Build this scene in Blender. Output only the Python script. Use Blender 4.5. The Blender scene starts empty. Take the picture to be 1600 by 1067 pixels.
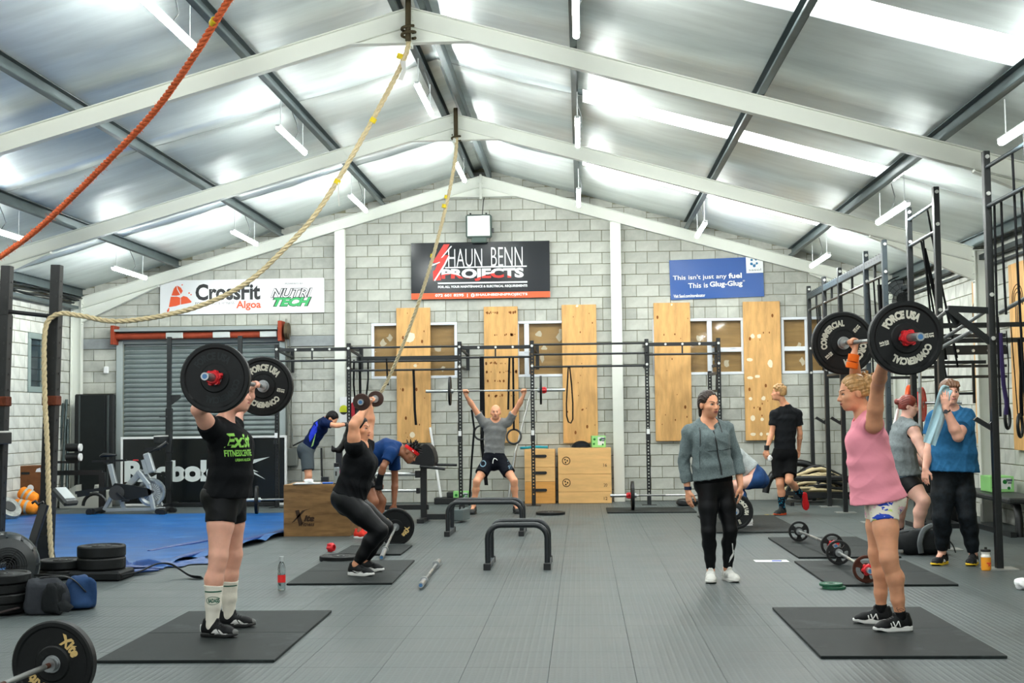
import bpy, math, random
import numpy as np
from mathutils import Matrix, Vector, geometry
from mathutils.bvhtree import BVHTree
pi = math.pi
random.seed(7)
SC = bpy.context.scene
COL = SC.collection

# ------------------------------------------------------------- camera, sky, exposure
cam = bpy.data.cameras.new('camera')
cam.lens = 45.0
cam.sensor_width = 36.0
cam.clip_end = 200
camera = bpy.data.objects.new('camera', cam)
COL.objects.link(camera)
camera.matrix_world = Matrix(((0.99845899, 0.01447766, 0.05357269, 0), (0.05432742, -0.05806555, -0.99683345, 0),
                              (-0.01132108, 0.99820779, -0.0587626, 1.5), (0, 0, 0, 1)))
SC.camera = camera
world = bpy.data.worlds.new('sky')
SC.world = world
world.use_nodes = True
bg = world.node_tree.nodes['Background']
bg.inputs['Color'].default_value = (0.93, 0.97, 1.0, 1)
bg.inputs['Strength'].default_value = 1.3          # overcast daylight through the open front of the hall
SC.view_settings.view_transform = 'Standard'
SC.view_settings.look = 'None'
SC.view_settings.gamma = 1.0
SC.view_settings.use_curve_mapping = False
SC.view_settings.exposure = 0.02
SC.cycles.use_denoising = True
SC.cycles.max_bounces = 7
SC.cycles.diffuse_bounces = 4
SC.cycles.caustics_reflective = False
SC.cycles.caustics_refractive = False
TUBE = 185.0        # radiance of the fluorescent tubes
SKYL = 9.0         # radiance of the translucent roof sheets

# ------------------------------------------------------------- materials
def s2l(v):
    v /= 255.0
    return v / 12.92 if v <= 0.04045 else ((v + 0.055) / 1.055) ** 2.4
def rgb(r, g, b):
    return (s2l(r), s2l(g), s2l(b), 1)
MATS = {}
def mat(name, col, rough=0.6, metal=0.0, var=0.0, scale=12.0, bump=0.0, bscale=60.0, emit=0.0, trans=0.0, spec=None, isl=0.0, sheen=0.0, stretch=None, alpha=1.0, sss=0.0):
    """plain surface with optional tone variation (var), fine relief (bump) and per-piece tone (isl)"""
    if name in MATS:
        return MATS[name]
    m = bpy.data.materials.new(name)
    m.use_nodes = True
    nt = m.node_tree
    N, L = nt.nodes, nt.links
    b = N['Principled BSDF']
    c = rgb(*col) if max(col) > 1.001 or isinstance(col[0], int) else (*col, 1)
    b.inputs['Base Color'].default_value = c
    b.inputs['Roughness'].default_value = rough
    b.inputs['Metallic'].default_value = metal
    b.inputs['Specular IOR Level'].default_value = spec if spec is not None else (.5 if rough < .5 or metal else .2 if rough < .68 else .12)
    if sheen:
        b.inputs['Sheen Weight'].default_value = sheen
    if sss:
        b.inputs['Subsurface Weight'].default_value = sss
        b.inputs['Subsurface Radius'].default_value = (0.02, 0.008, 0.004)
        b.inputs['Subsurface Scale'].default_value = 0.6
    if trans:
        b.inputs['Transmission Weight'].default_value = trans
        b.inputs['IOR'].default_value = 1.4
    if alpha < 1:
        b.inputs['Alpha'].default_value = alpha
    if emit:
        b.inputs['Emission Color'].default_value = c
        b.inputs['Emission Strength'].default_value = emit
    if var or bump or isl:
        tc = N.new('ShaderNodeTexCoord')
        src = tc.outputs['Object']
        if stretch:
            mp = N.new('ShaderNodeMapping')
            mp.inputs['Scale'].default_value = stretch
            L.new(src, mp.inputs['Vector'])
            src = mp.outputs['Vector']
    if var or isl:
        val = None
        if var:
            nz = N.new('ShaderNodeTexNoise')
            nz.inputs['Scale'].default_value = scale
            nz.inputs['Detail'].default_value = 4
            nz.inputs['Roughness'].default_value = 0.6
            L.new(src, nz.inputs['Vector'])
            mr = N.new('ShaderNodeMapRange')
            mr.inputs['From Min'].default_value = 0.3
            mr.inputs['From Max'].default_value = 0.7
            mr.inputs['To Min'].default_value = 1 - var
            mr.inputs['To Max'].default_value = 1 + var
            L.new(nz.outputs['Fac'], mr.inputs['Value'])
            val = mr.outputs['Result']
        if isl:
            g = N.new('ShaderNodeNewGeometry')
            oi = N.new('ShaderNodeObjectInfo')
            ad = N.new('ShaderNodeMath'); ad.operation = 'ADD'
            fr = N.new('ShaderNodeMath'); fr.operation = 'FRACT'
            L.new(g.outputs['Random Per Island'], ad.inputs[0])
            L.new(oi.outputs['Random'], ad.inputs[1])
            L.new(ad.outputs[0], fr.inputs[0])
            mr2 = N.new('ShaderNodeMapRange')
            mr2.inputs['To Min'].default_value = 1 - isl
            mr2.inputs['To Max'].default_value = 1 + isl
            L.new(fr.outputs[0], mr2.inputs['Value'])
            if val:
                mu = N.new('ShaderNodeMath'); mu.operation = 'MULTIPLY'
                L.new(val, mu.inputs[0]); L.new(mr2.outputs['Result'], mu.inputs[1])
                val = mu.outputs[0]
            else:
                val = mr2.outputs['Result']
        mx = N.new('ShaderNodeVectorMath'); mx.operation = 'SCALE'
        mx.inputs[0].default_value = c[:3]
        L.new(val, mx.inputs['Scale'])
        L.new(mx.outputs[0], b.inputs['Base Color'])
    if bump:
        n2 = N.new('ShaderNodeTexNoise')
        n2.inputs['Scale'].default_value = bscale
        n2.inputs['Detail'].default_value = 3
        L.new(src, n2.inputs['Vector'])
        bp = N.new('ShaderNodeBump')
        bp.inputs['Strength'].default_value = bump
        bp.inputs['Distance'].default_value = 0.01
        L.new(n2.outputs['Fac'], bp.inputs['Height'])
        L.new(bp.outputs['Normal'], b.inputs['Normal'])
    MATS[name] = m
    return m

def wear(m, col, scale=3.0, lo=.58, hi=.75, stretch=(1, 1, 1), amount=.6, rough=None):
    """scuffs and dust of another colour in patches"""
    N, L = m.node_tree.nodes, m.node_tree.links
    b = N['Principled BSDF']; inp = b.inputs['Base Color']
    tc = N.new('ShaderNodeTexCoord'); mp = N.new('ShaderNodeMapping'); mp.inputs['Scale'].default_value = stretch
    nz = N.new('ShaderNodeTexNoise'); nz.inputs['Scale'].default_value = scale; nz.inputs['Detail'].default_value = 6; nz.inputs['Roughness'].default_value = .7
    mr = N.new('ShaderNodeMapRange'); mr.inputs['From Min'].default_value = lo; mr.inputs['From Max'].default_value = hi; mr.inputs['To Max'].default_value = amount
    mx = N.new('ShaderNodeMix'); mx.data_type = 'RGBA'; mx.inputs[7].default_value = rgb(*col)
    L.new(tc.outputs['Object'], mp.inputs['Vector']); L.new(mp.outputs[0], nz.inputs['Vector']); L.new(nz.outputs['Fac'], mr.inputs['Value']); L.new(mr.outputs[0], mx.inputs[0])
    if inp.is_linked: L.new(inp.links[0].from_socket, mx.inputs[6])
    else: mx.inputs[6].default_value = inp.default_value
    L.new(mx.outputs[2], inp)
    return m

# ------------------------------------------------------------- mesh building
def V(*a):
    return np.array(a, dtype=float)
def nrm(v):
    v = np.asarray(v, float)
    return v / (np.linalg.norm(v) + 1e-12)
def basis(d, up=(0, 0, 1)):
    """right, up, direction for a segment along d"""
    d = nrm(d)
    up = np.asarray(up, float)
    if abs(d.dot(nrm(up))) > 0.98:
        up = V(0, 1, 0) if abs(d[1]) < 0.9 else V(1, 0, 0)
    r = nrm(np.cross(up, d))
    return r, np.cross(d, r), d
def rotz(a):
    c, s = math.cos(a), math.sin(a)
    return np.array(((c, -s, 0), (s, c, 0), (0, 0, 1)))
def rotx(a):
    c, s = math.cos(a), math.sin(a)
    return np.array(((1, 0, 0), (0, c, -s), (0, s, c)))
def roty(a):
    c, s = math.cos(a), math.sin(a)
    return np.array(((c, 0, s), (0, 1, 0), (-s, 0, c)))

class MB:
    """collects shapes, builds them as one mesh object"""
    def __init__(self):
        self.v, self.f, self.mi, self.sm, self.m, self.sh, self.sid = [], [], [], [], 0, [], 0
    def add(self, verts, faces, smooth=False):
        o = len(self.v)
        self.v.extend([tuple(map(float, p)) for p in verts])
        for f in faces:
            self.f.append([i + o for i in f]); self.mi.append(self.m); self.sm.append(smooth); self.sh.append(self.sid)
        return self
    def box(self, c, s, rot=None, bev=0.0):
        self.sid += 1
        hx, hy, hz = s[0] / 2, s[1] / 2, s[2] / 2
        vs, fs = [], []
        if bev <= 0 or bev * 2.2 > min(s):
            for x in (-1, 1):
                for y in (-1, 1):
                    for z in (-1, 1):
                        vs.append((x * hx, y * hy, z * hz))
            fs = [(0, 1, 3, 2), (4, 6, 7, 5), (0, 4, 5, 1), (2, 3, 7, 6), (0, 2, 6, 4), (1, 5, 7, 3)]
        else:
            idx = {}
            for x in (-1, 1):
                for y in (-1, 1):
                    for z in (-1, 1):
                        for a in range(3):
                            p = [x * (hx - bev), y * (hy - bev), z * (hz - bev)]
                            p[a] = (x, y, z)[a] * (hx, hy, hz)[a]
                            idx[(x, y, z, a)] = len(vs); vs.append(p)
            cyc = ((-1, -1), (1, -1), (1, 1), (-1, 1))
            for a in range(3):
                for s_ in (-1, 1):
                    q = []
                    for u, w in cyc:
                        k = [0, 0, 0]; k[a] = s_; k[(a + 1) % 3] = u; k[(a + 2) % 3] = w
                        q.append(idx[(*k, a)])
                    fs.append(q if s_ > 0 else q[::-1])
            for a in range(3):
                b_, c_ = (a + 1) % 3, (a + 2) % 3
                for u in (-1, 1):
                    for w in (-1, 1):
                        k0 = [0, 0, 0]; k1 = [0, 0, 0]
                        k0[a], k1[a] = -1, 1
                        k0[b_] = k1[b_] = u; k0[c_] = k1[c_] = w
                        q = [idx[(*k0, b_)], idx[(*k1, b_)], idx[(*k1, c_)], idx[(*k0, c_)]]
                        fs.append(q if u * w < 0 else q[::-1])
            for x in (-1, 1):
                for y in (-1, 1):
                    for z in (-1, 1):
                        q = [idx[(x, y, z, 0)], idx[(x, y, z, 1)], idx[(x, y, z, 2)]]
                        fs.append(q if x * y * z > 0 else q[::-1])
        vs = np.array(vs, float)
        if rot is not None:
            vs = vs @ np.asarray(rot).T
        return self.add(vs + np.asarray(c, float), fs)
    def bar(self, p0, p1, w, h, up=(0, 0, 1), bev=0.0):
        p0, p1 = np.asarray(p0, float), np.asarray(p1, float)
        r, u, d = basis(p1 - p0, up)
        return self.box((p0 + p1) / 2, (w, h, np.linalg.norm(p1 - p0)), np.array((r, u, d)).T, bev)
    def cyl(self, p0, p1, r0, r1=None, n=14, caps=True):
        self.sid += 1
        p0, p1 = np.asarray(p0, float), np.asarray(p1, float)
        r1 = r0 if r1 is None else r1
        a, b_, d = basis(p1 - p0)
        t = np.arange(n) * 2 * pi / n
        ring = np.outer(np.cos(t), a) + np.outer(np.sin(t), b_)
        A, B = p0 + ring * r0, p1 + ring * r1
        self.add(np.vstack((A, B)), [(i, (i + 1) % n, n + (i + 1) % n, n + i) for i in range(n)], True)
        if caps:
            self.add(A, [list(range(n))[::-1]]); self.add(B, [list(range(n))])
        return self
    def tube(self, pts, r, n=8, closed=False, caps=True, flat=1.0):
        self.sid += 1
        pts = np.asarray(pts, float)
        k = len(pts)
        rs = np.full(k, r) if np.isscalar(r) else np.asarray(r, float)
        tg = np.gradient(pts, axis=0) if not closed else np.roll(pts, -1, 0) - np.roll(pts, 1, 0)
        a = None
        t = np.arange(n) * 2 * pi / n
        vs = []
        for i in range(k):
            d = nrm(tg[i])
            if a is None:
                a = basis(d)[0]
            a = nrm(a - d * a.dot(d))
            b_ = np.cross(d, a)
            vs.append(pts[i] + rs[i] * (np.outer(np.cos(t), a) + flat * np.outer(np.sin(t), b_)))
        fs = []
        for i in range(k if closed else k - 1):
            j = (i + 1) % k
            fs += [(i * n + q, i * n + (q + 1) % n, j * n + (q + 1) % n, j * n + q) for q in range(n)]
        self.add(np.vstack(vs), fs, True)
        if caps and not closed:
            self.add(vs[0], [list(range(n))[::-1]]); self.add(vs[-1], [list(range(n))])
        return self
    def lathe(self, prof, c=(0, 0, 0), axis=(0, 0, 1), n=32, smooth=True):
        """profile of (radius, height); sharp corners are doubled by the caller repeating a point"""
        a, b_, d = basis(axis)
        t = np.arange(n) * 2 * pi / n
        ring = np.outer(np.cos(t), a) + np.outer(np.sin(t), b_)
        c = np.asarray(c, float)
        for (r0, z0), (r1, z1) in zip(prof[:-1], prof[1:]):
            if r0 == r1 and z0 == z1:
                continue
            vs = np.vstack((c + d * z0 + ring * r0, c + d * z1 + ring * r1))
            self.add(vs, [(i, (i + 1) % n, n + (i + 1) % n, n + i) for i in range(n)], smooth)
        return self
    def prism(self, outline, h, frame=None, o=(0, 0, 0)):
        """2D outline in the frame's first two axes, pushed h along the third"""
        self.sid += 1
        fr = np.eye(3) if frame is None else np.asarray(frame, float)
        o = np.asarray(o, float)
        p = np.array([(x, y, 0) for x, y in outline], float)
        ar = sum(p[i, 0] * p[(i + 1) % len(p), 1] - p[(i + 1) % len(p), 0] * p[i, 1] for i in range(len(p)))
        if ar < 0:
            p = p[::-1]
        A = o + p @ fr
        B = A + fr[2] * h
        n = len(p)
        self.add(A, [list(range(n))[::-1]]); self.add(B, [list(range(n))])
        return self.add(np.vstack((A, B)), [(i, (i + 1) % n, n + (i + 1) % n, n + i) for i in range(n)])
    def ell(self, c, r, rot=None, n=14, m=9):
        self.sid += 1
        vs, fs = [], []
        for j in range(m + 1):
            ph = pi * j / m
            for i in range(n):
                th = 2 * pi * i / n
                vs.append((r[0] * math.sin(ph) * math.cos(th), r[1] * math.sin(ph) * math.sin(th), r[2] * math.cos(ph)))
        for j in range(m):
            for i in range(n):
                fs.append((j * n + i, (j + 1) * n + i, (j + 1) * n + (i + 1) % n, j * n + (i + 1) % n))
        vs = np.array(vs)
        if rot is not None:
            vs = vs @ np.asarray(rot).T
        return self.add(vs + np.asarray(c, float), fs, True)
    def grid(self, P, smooth=True):
        """P: (n, m, 3) array of points"""
        self.sid += 1
        P = np.asarray(P, float)
        n, m = P.shape[:2]
        return self.add(P.reshape(-1, 3), [(i * m + j, i * m + j + 1, (i + 1) * m + j + 1, (i + 1) * m + j) for i in range(n - 1) for j in range(m - 1)], smooth)
    def split(self):
        """one MB for each shape that was added"""
        out = []
        for s in sorted(set(self.sh)):
            b = MB(); mp = {}
            for f, sm, q in zip(self.f, self.sm, self.sh):
                if q != s: continue
                for i in f:
                    if i not in mp: mp[i] = len(b.v); b.v.append(self.v[i])
                b.f.append([mp[i] for i in f]); b.sm.append(sm); b.mi.append(0); b.sh.append(0)
            out.append(b)
        return out
    def mesh(self, name, mats):
        me = bpy.data.meshes.new(name)
        me.from_pydata(self.v, [], self.f)
        for m_ in (mats if isinstance(mats, (list, tuple)) else [mats]):
            me.materials.append(m_)
        me.polygons.foreach_set('material_index', self.mi)
        me.polygons.foreach_set('use_smooth', self.sm)
        me.update()
        return me

OFF = {}
def link(name, me, parent=None, world=True):
    o = bpy.data.objects.new(name, me)
    COL.objects.link(o)
    if parent is not None:
        o.parent = parent
        OFF[o.name] = OFF.get(parent.name, (0, 0, 0))
    return o
def part(name, mb, mats, parent=None, world=True, label=None, kind=None, each=False):
    """one mesh object; points are world points unless world=False (then local to the thing)"""
    if each:
        return [part(name, b, mats, parent, world, label, kind) for b in mb.split()][0]
    if name in ('bolt', 'bolt_hole', 'sock_dots'): kind = 'stuff'
    if parent is not None and world:
        ox, oy, oz = OFF.get(parent.name, (0, 0, 0))
        mb.v = [(x - ox, y - oy, z - oz) for x, y, z in mb.v]
    o = link(name, mb.mesh(name, mats), parent)
    if label: o['label'] = label
    if kind: o['kind'] = kind
    return o
def thing(name, label, cat, loc=(0, 0, 0), rz=0.0, group=None):
    o = bpy.data.objects.new(name, None)
    o.empty_display_size = 0.1
    COL.objects.link(o)
    o.location = loc
    o.rotation_euler = (0, 0, rz)
    o['label'] = label; o['category'] = cat
    if group: o['group'] = group
    OFF[o.name] = tuple(loc)
    return o
def solo(name, mb, mats, label, cat, group=None, base=None):
    """a thing that is one mesh, its origin at its base"""
    if base is None:
        a = np.array(mb.v)
        base = (a[:, 0].mean(), a[:, 1].mean(), a[:, 2].min())
    mb.v = [(x - base[0], y - base[1], z - base[2]) for x, y, z in mb.v]
    o = link(name, mb.mesh(name, mats))
    o.location = base
    o['label'] = label; o['category'] = cat
    if group: o['group'] = group
    return o
def struct(name, mb=None, mats=None, loc=None):
    o = link(name, mb.mesh(name, mats)) if mb else bpy.data.objects.new(name, None)
    if not mb: COL.objects.link(o)
    o['kind'] = 'structure'
    OFF[o.name] = (0, 0, 0)
    return o
KIDS = {}
def kids(o):
    return [c for c in bpy.data.objects if c.parent == o]
def copy_tree(o, loc=None, rz=None, label=None, parent=None):
    c = o.copy()
    COL.objects.link(c)
    if parent is not None: c.parent = parent
    if loc is not None: c.location = loc
    if rz is not None: c.rotation_euler = (0, 0, rz)
    if label: c['label'] = label
    for k in kids(o):
        copy_tree(k, parent=c)
    return c

# ------------------------------------------------------------- lettering
def text2d(s, size=1.0, bold=0.0, sx=1.0, shear=0.0, space=1.0, align='CENTER', res=3):
    """letters as flat triangles, centred on the origin: (n,2) points, faces"""
    cu = bpy.data.curves.new('lettering', 'FONT')
    cu.body = s; cu.size = 1.0; cu.offset = bold; cu.shear = shear; cu.space_character = space
    cu.resolution_u = res
    cu.align_x = align
    ob = bpy.data.objects.new('lettering', cu)
    me = ob.to_mesh()
    n = len(me.vertices)
    co = np.empty(n * 3); me.vertices.foreach_get('co', co)
    fs = [list(p.vertices) for p in me.polygons]
    co = co.reshape(-1, 3)[:, :2]
    ob.to_mesh_clear()
    bpy.data.objects.remove(ob); bpy.data.curves.remove(cu)
    if n:
        co[:, 1] -= 0.36
        co = co * size; co[:, 0] *= sx
    return co, fs
def put2d(mb, co, fs, o, ax, ay, lift=(0, 0, 0), depth=0.0):
    """flat letters in the plane through o spanned by ax, ay"""
    o = np.asarray(o, float) + np.asarray(lift, float)
    P = o + np.outer(co[:, 0], ax) + np.outer(co[:, 1], ay)
    mb.add(P, fs)
    return mb
def fit_text(mb, s, x0, x1, y0, y1, o, ax, ay, **kw):
    """write s so that its letters fill the box x0..x1, y0..y1 of the plane"""
    co, fs = text2d(s, **kw)
    lo, hi = co.min(0), co.max(0)
    q = (co - lo) / (hi - lo) * (x1 - x0, y1 - y0) + (x0, y0)
    return put2d(mb, q, fs, o, ax, ay)
def arc_text(mb, s, radius, h, mid, arc, face_z, flip=False, top=True, bold=0.02):
    """letters bent round a ring in the local XY plane; mid angle, arc length in radians"""
    co, fs = text2d(s, bold=bold)
    lo, hi = co.min(0), co.max(0)
    u = (co[:, 0] - lo[0]) / (hi[0] - lo[0]) - 0.5
    v = (co[:, 1] - lo[1]) / (hi[1] - lo[1]) - 0.5
    if top:
        ang = mid - u * arc; r = radius + v * h
    else:
        ang = mid + u * arc; r = radius - v * h
    x = r * np.cos(ang)
    if flip: x = -x
    P = np.stack((x, r * np.sin(ang), np.full(len(x), face_z)), 1)
    mb.add(P, [f[::-1] for f in fs] if flip else fs)
    return mb


# ============================================================= THE HALL
XL, XR, YB, XM = -9.2, 5.65, 22.7, -1.74        # walls and ridge
SL = 0.284                                       # roof slope
def roof_z(x, top=5.97):
    return top - SL * abs(x - XM)

def floor_mat():
    m = mat('ribbed_rubber', (104, 111, 111), 0.47, spec=0.45)
    nt = m.node_tree; N, L = nt.nodes, nt.links
    ge = N.new('ShaderNodeNewGeometry'); sp = N.new('ShaderNodeSeparateXYZ')
    L.new(ge.outputs['Position'], sp.inputs[0])
    def math_(op, a, b):
        n = N.new('ShaderNodeMath'); n.operation = op
        for i, v in enumerate((a, b)):
            if isinstance(v, (int, float)): n.inputs[i].default_value = v
            else: L.new(v, n.inputs[i])
        return n.outputs[0]
    cx = math_('SINE', math_('MULTIPLY', sp.outputs[0], 2 * pi / 0.0455), 0)        # ribs along the hall
    cy = math_('SINE', math_('MULTIPLY', sp.outputs[1], 2 * pi / 0.025), 0)         # rungs between them
    rib = math_('MAXIMUM', cx, math_('MULTIPLY', cy, 0.25))
    bp = N.new('ShaderNodeBump'); bp.inputs['Strength'].default_value = 0.35; bp.inputs['Distance'].default_value = 0.004
    L.new(rib, bp.inputs['Height'])
    b = N['Principled BSDF']
    L.new(bp.outputs['Normal'], b.inputs['Normal'])
    nz = N.new('ShaderNodeTexNoise'); nz.inputs['Scale'].default_value = 1.3; nz.inputs['Detail'].default_value = 6
    L.new(ge.outputs['Position'], nz.inputs['Vector'])
    dust = N.new('ShaderNodeMapRange'); dust.inputs['From Min'].default_value = .35; dust.inputs['From Max'].default_value = .65; dust.inputs['To Min'].default_value = .86; dust.inputs['To Max'].default_value = 1.14
    L.new(nz.outputs['Fac'], dust.inputs['Value'])
    n2 = N.new('ShaderNodeTexNoise'); n2.inputs['Scale'].default_value = .8; n2.inputs['Detail'].default_value = 3
    L.new(ge.outputs['Position'], n2.inputs['Vector'])
    k = math_('MULTIPLY', math_('MULTIPLY', n2.outputs['Fac'], .26), rib)                 # ribs paler than the grooves, by a varying amount
    tone = math_('MULTIPLY', dust.outputs[0], math_('ADD', k, .97))
    mx = N.new('ShaderNodeVectorMath'); mx.operation = 'SCALE'; mx.inputs[0].default_value = rgb(74, 82, 82)[:3]
    L.new(tone, mx.inputs['Scale']); L.new(mx.outputs[0], b.inputs['Base Color'])
    mr = N.new('ShaderNodeMapRange'); mr.inputs['To Min'].default_value = 0.36; mr.inputs['To Max'].default_value = 0.6
    L.new(nz.outputs['Fac'], mr.inputs['Value']); L.new(mr.outputs[0], b.inputs['Roughness'])
    return m

FM = floor_mat()
floor = struct('floor', MB().add([(XL, -4, -.02), (XR, -4, -.02), (XR, YB + 0.1, -.02), (XL, YB + 0.1, -.02)], [(0, 1, 2, 3)]), mat('subfloor', (40, 44, 44), .9))
# interlocking half-metre tiles: the 300 nearest are single pieces, the rest one part
TS = 0.505
tile = MB().box((0, 0, -.01), (TS - .002, TS - .002, .02), bev=.0008).mesh('tile', FM)
rest = MB(); cells = []
for i in range(-20, 12):
    for j in range(-15, 30):
        x, y = .29 + (i + .5) * TS, 9.79 + (j + .5) * TS
        if XL + .02 < x < XR - .02 and -4 < y < YB: cells.append((x, y))
seen = [c for c in cells if c[1] > 6.4 and -.44 * c[1] - .3 < c[0] + .0545 * c[1] - .0 < .36 * c[1] + .6]
seen.sort(key=lambda c: c[1])
single = set(seen[:300])
for c in cells:
    if c in single:
        o = link('tile', tile, floor); o.location = (c[0], c[1], 0)
    else: rest.box((c[0], c[1], -.01), (TS - .003, TS - .003, .02))
part('tiles', rest, FM, floor, kind='stuff')

MORTAR = mat('mortar', (136, 134, 112), 0.9, var=0.15, scale=3)
BLOCK = mat('concrete_block', (182, 184, 175), 0.85, var=0.14, scale=5, bump=0.35, bscale=90, isl=0.13)
BLOCK_PAINTED = mat('painted_block', (192, 194, 186), 0.8, var=0.15, scale=4, bump=0.25, bscale=80, isl=0.07)
LINTEL = mat('concrete_lintel', (150, 155, 155), 0.85, var=0.15, scale=5, bump=0.3, bscale=60)
WHITE_STEEL = mat('white_steel', (226, 229, 219), 0.42, var=0.03, scale=1.5)
WHITE_PAINT = mat('white_paint', (232, 234, 232), 0.4)
PURLIN = mat('galvanised_purlin', (92, 104, 106), 0.42, metal=0.65, var=0.15, scale=3)
DARK_STEEL = mat('dark_steel', (46, 54, 56), 0.5, metal=0.3)
PLY = mat('plywood', (212, 166, 106), 0.6, var=0.22, scale=3.2, stretch=(3.2, 3.2, 0.55), bump=0.05)
PLY_PALE = mat('pale_filler', (240, 226, 196), 0.7)
KNOT = mat('wood_knot', (128, 78, 38), 0.7)

# --- back wall: backing with real openings, blocks laid in courses
WIN = [((-3.742, 22.7, 3.26)[0], (-2.199, 22.7, 3.236)[0]), ((-1.147, 22.7, 3.22)[0], (-0.157, 22.7, 3.204)[0]), ((1.269, 22.7, 3.182)[0], (2.875, 22.7, 3.158)[0]), ((3.523, 22.7, 3.148)[0], (4.747, 22.7, 3.129)[0])]
WZ = (2.2, 3.2)
DOOR = ((-8.287, 22.7, 2.171)[0], (-5.354, 22.7, 2.134)[0], 2.95)
HOLES = [(a, b, WZ[0], WZ[1]) for a, b in WIN] + [(DOOR[0], DOOR[1], 0.0, DOOR[2])]
outer = [Vector((XL, 0, 0)), Vector((DOOR[0], 0, 0)), Vector((DOOR[0], DOOR[2], 0)), Vector((DOOR[1], DOOR[2], 0)), Vector((DOOR[1], 0, 0)),
         Vector((XR, 0, 0)), Vector((XR, roof_z(XR), 0)), Vector((XM, roof_z(XM), 0)), Vector((XL, roof_z(XL), 0))]
loops = [outer] + [[Vector((a, z0, 0)), Vector((b, z0, 0)), Vector((b, z1, 0)), Vector((a, z1, 0))] for a, b, z0, z1 in HOLES[:4]]
flat = [p for l in loops for p in l]
wb = MB().add([(p.x, YB + 0.008, p.y) for p in flat], [list(t) for t in geometry.tessellate_polygon(loops)])
for a, b, z0, z1 in HOLES:                         # reveals
    for q in (((a, z0), (a, z1)), ((b, z0), (b, z1)), ((a, z0), (b, z0)), ((a, z1), (b, z1))):
        wb.add([(q[0][0], YB + 0.008, q[0][1]), (q[1][0], YB + 0.008, q[1][1]), (q[1][0], YB + 0.2, q[1][1]), (q[0][0], YB + 0.2, q[0][1])], [(0, 1, 2, 3)])
wall_back = struct('wall_back', wb, MORTAR)

def lay(parent, spans, M_, frame, matl, singles, jitter=0.002):
    """blocks: spans of (u0,u1,z0,z1); frame(u,z,d) gives a world point; the first ones are single objects sharing meshes"""
    cache = {}
    rest = MB()
    ax = np.array(frame(1, 0, 0)) - np.array(frame(0, 0, 0)); nn = np.array(frame(0, 0, 1)) - np.array(frame(0, 0, 0))
    R = np.array((ax, nn, (0, 0, 1))).T
    for k, (u0, u1, z0, z1) in enumerate(spans):
        w, h = round(u1 - u0 - 0.011, 2), round(z1 - z0 - 0.011, 3)
        if w < 0.03 or h < 0.03: continue
        d = random.uniform(-jitter, jitter)
        c = np.array(frame((u0 + u1) / 2, (z0 + z1) / 2, -0.012 + d))
        if k in singles:
            if (w, h) not in cache:
                cache[(w, h)] = MB().box((0, 0, 0), (w, 0.04, h), R, 0.004).mesh('brick', matl)
            o = link('brick', cache[(w, h)], parent)
            o.location = c
        else:
            rest.box(c, (w, 0.04, h), R)
    if rest.v:
        part('bricks', rest, matl, parent, kind='stuff')

spans = []
for k in range(30):
    z0, z1 = k * 0.2, k * 0.2 + 0.2
    cuts = sorted([(a, b) for a, b, h0, h1 in HOLES if h0 < z1 - 0.02 and h1 > z0 + 0.02])
    free, u = [], XL
    for a, b in cuts:
        free.append((u, a)); u = b
    free.append((u, XR))
    half = k == 16                                     # a course of half blocks over the windows
    for a, b in free:
        st = 0.2 if half else 0.4
        u = math.floor((a + 9.4) / st) * st - 9.4 + (0.2 if k % 2 and not half else 0) - st
        while u < b:
            s0, s1 = max(u, a), min(u + st, b)
            if s1 - s0 > 0.04:
                top = min(max(roof_z(s0, 5.93), roof_z(s1, 5.93)), z1)
                if top - z0 > 0.03: spans.append((s0, s1, z0, top))
            u += st
def rank(i):                                            # the blocks seen most openly come first
    u0, u1, z0, z1 = spans[i]
    c = (u0 + u1) / 2
    open_ = (u1 - u0) > 0.3
    behind = (-9 < c < -5 and z0 < 2.6) or (-3.05 < c < -0.55 and 3.2 < z0 < 4.2) or z0 > roof_z(c) - 0.6
    return (not open_, behind, abs(c + 0.8))
order = sorted(range(len(spans)), key=rank)
lay(wall_back, spans, None, lambda u, z, d: (u, YB - d, z), BLOCK, set(order[:300]))
bl = MB()
for x0, x1, z0, z1 in (((-9.142, 22.7, 2.866)[0], (-8.375, 22.7, 2.855)[0], 2.8, 3.0), ((-5.272, 22.7, 3.122)[0], (-4.355, 22.7, 3.108)[0], 2.8, 3.0)):
    bl.box(((x0 + x1) / 2, YB - 0.012, (z0 + z1) / 2), (x1 - x0, 0.04, z1 - z0 - 0.01), bev=0.004)
part('lintel', bl, LINTEL, wall_back, each=True)

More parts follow.
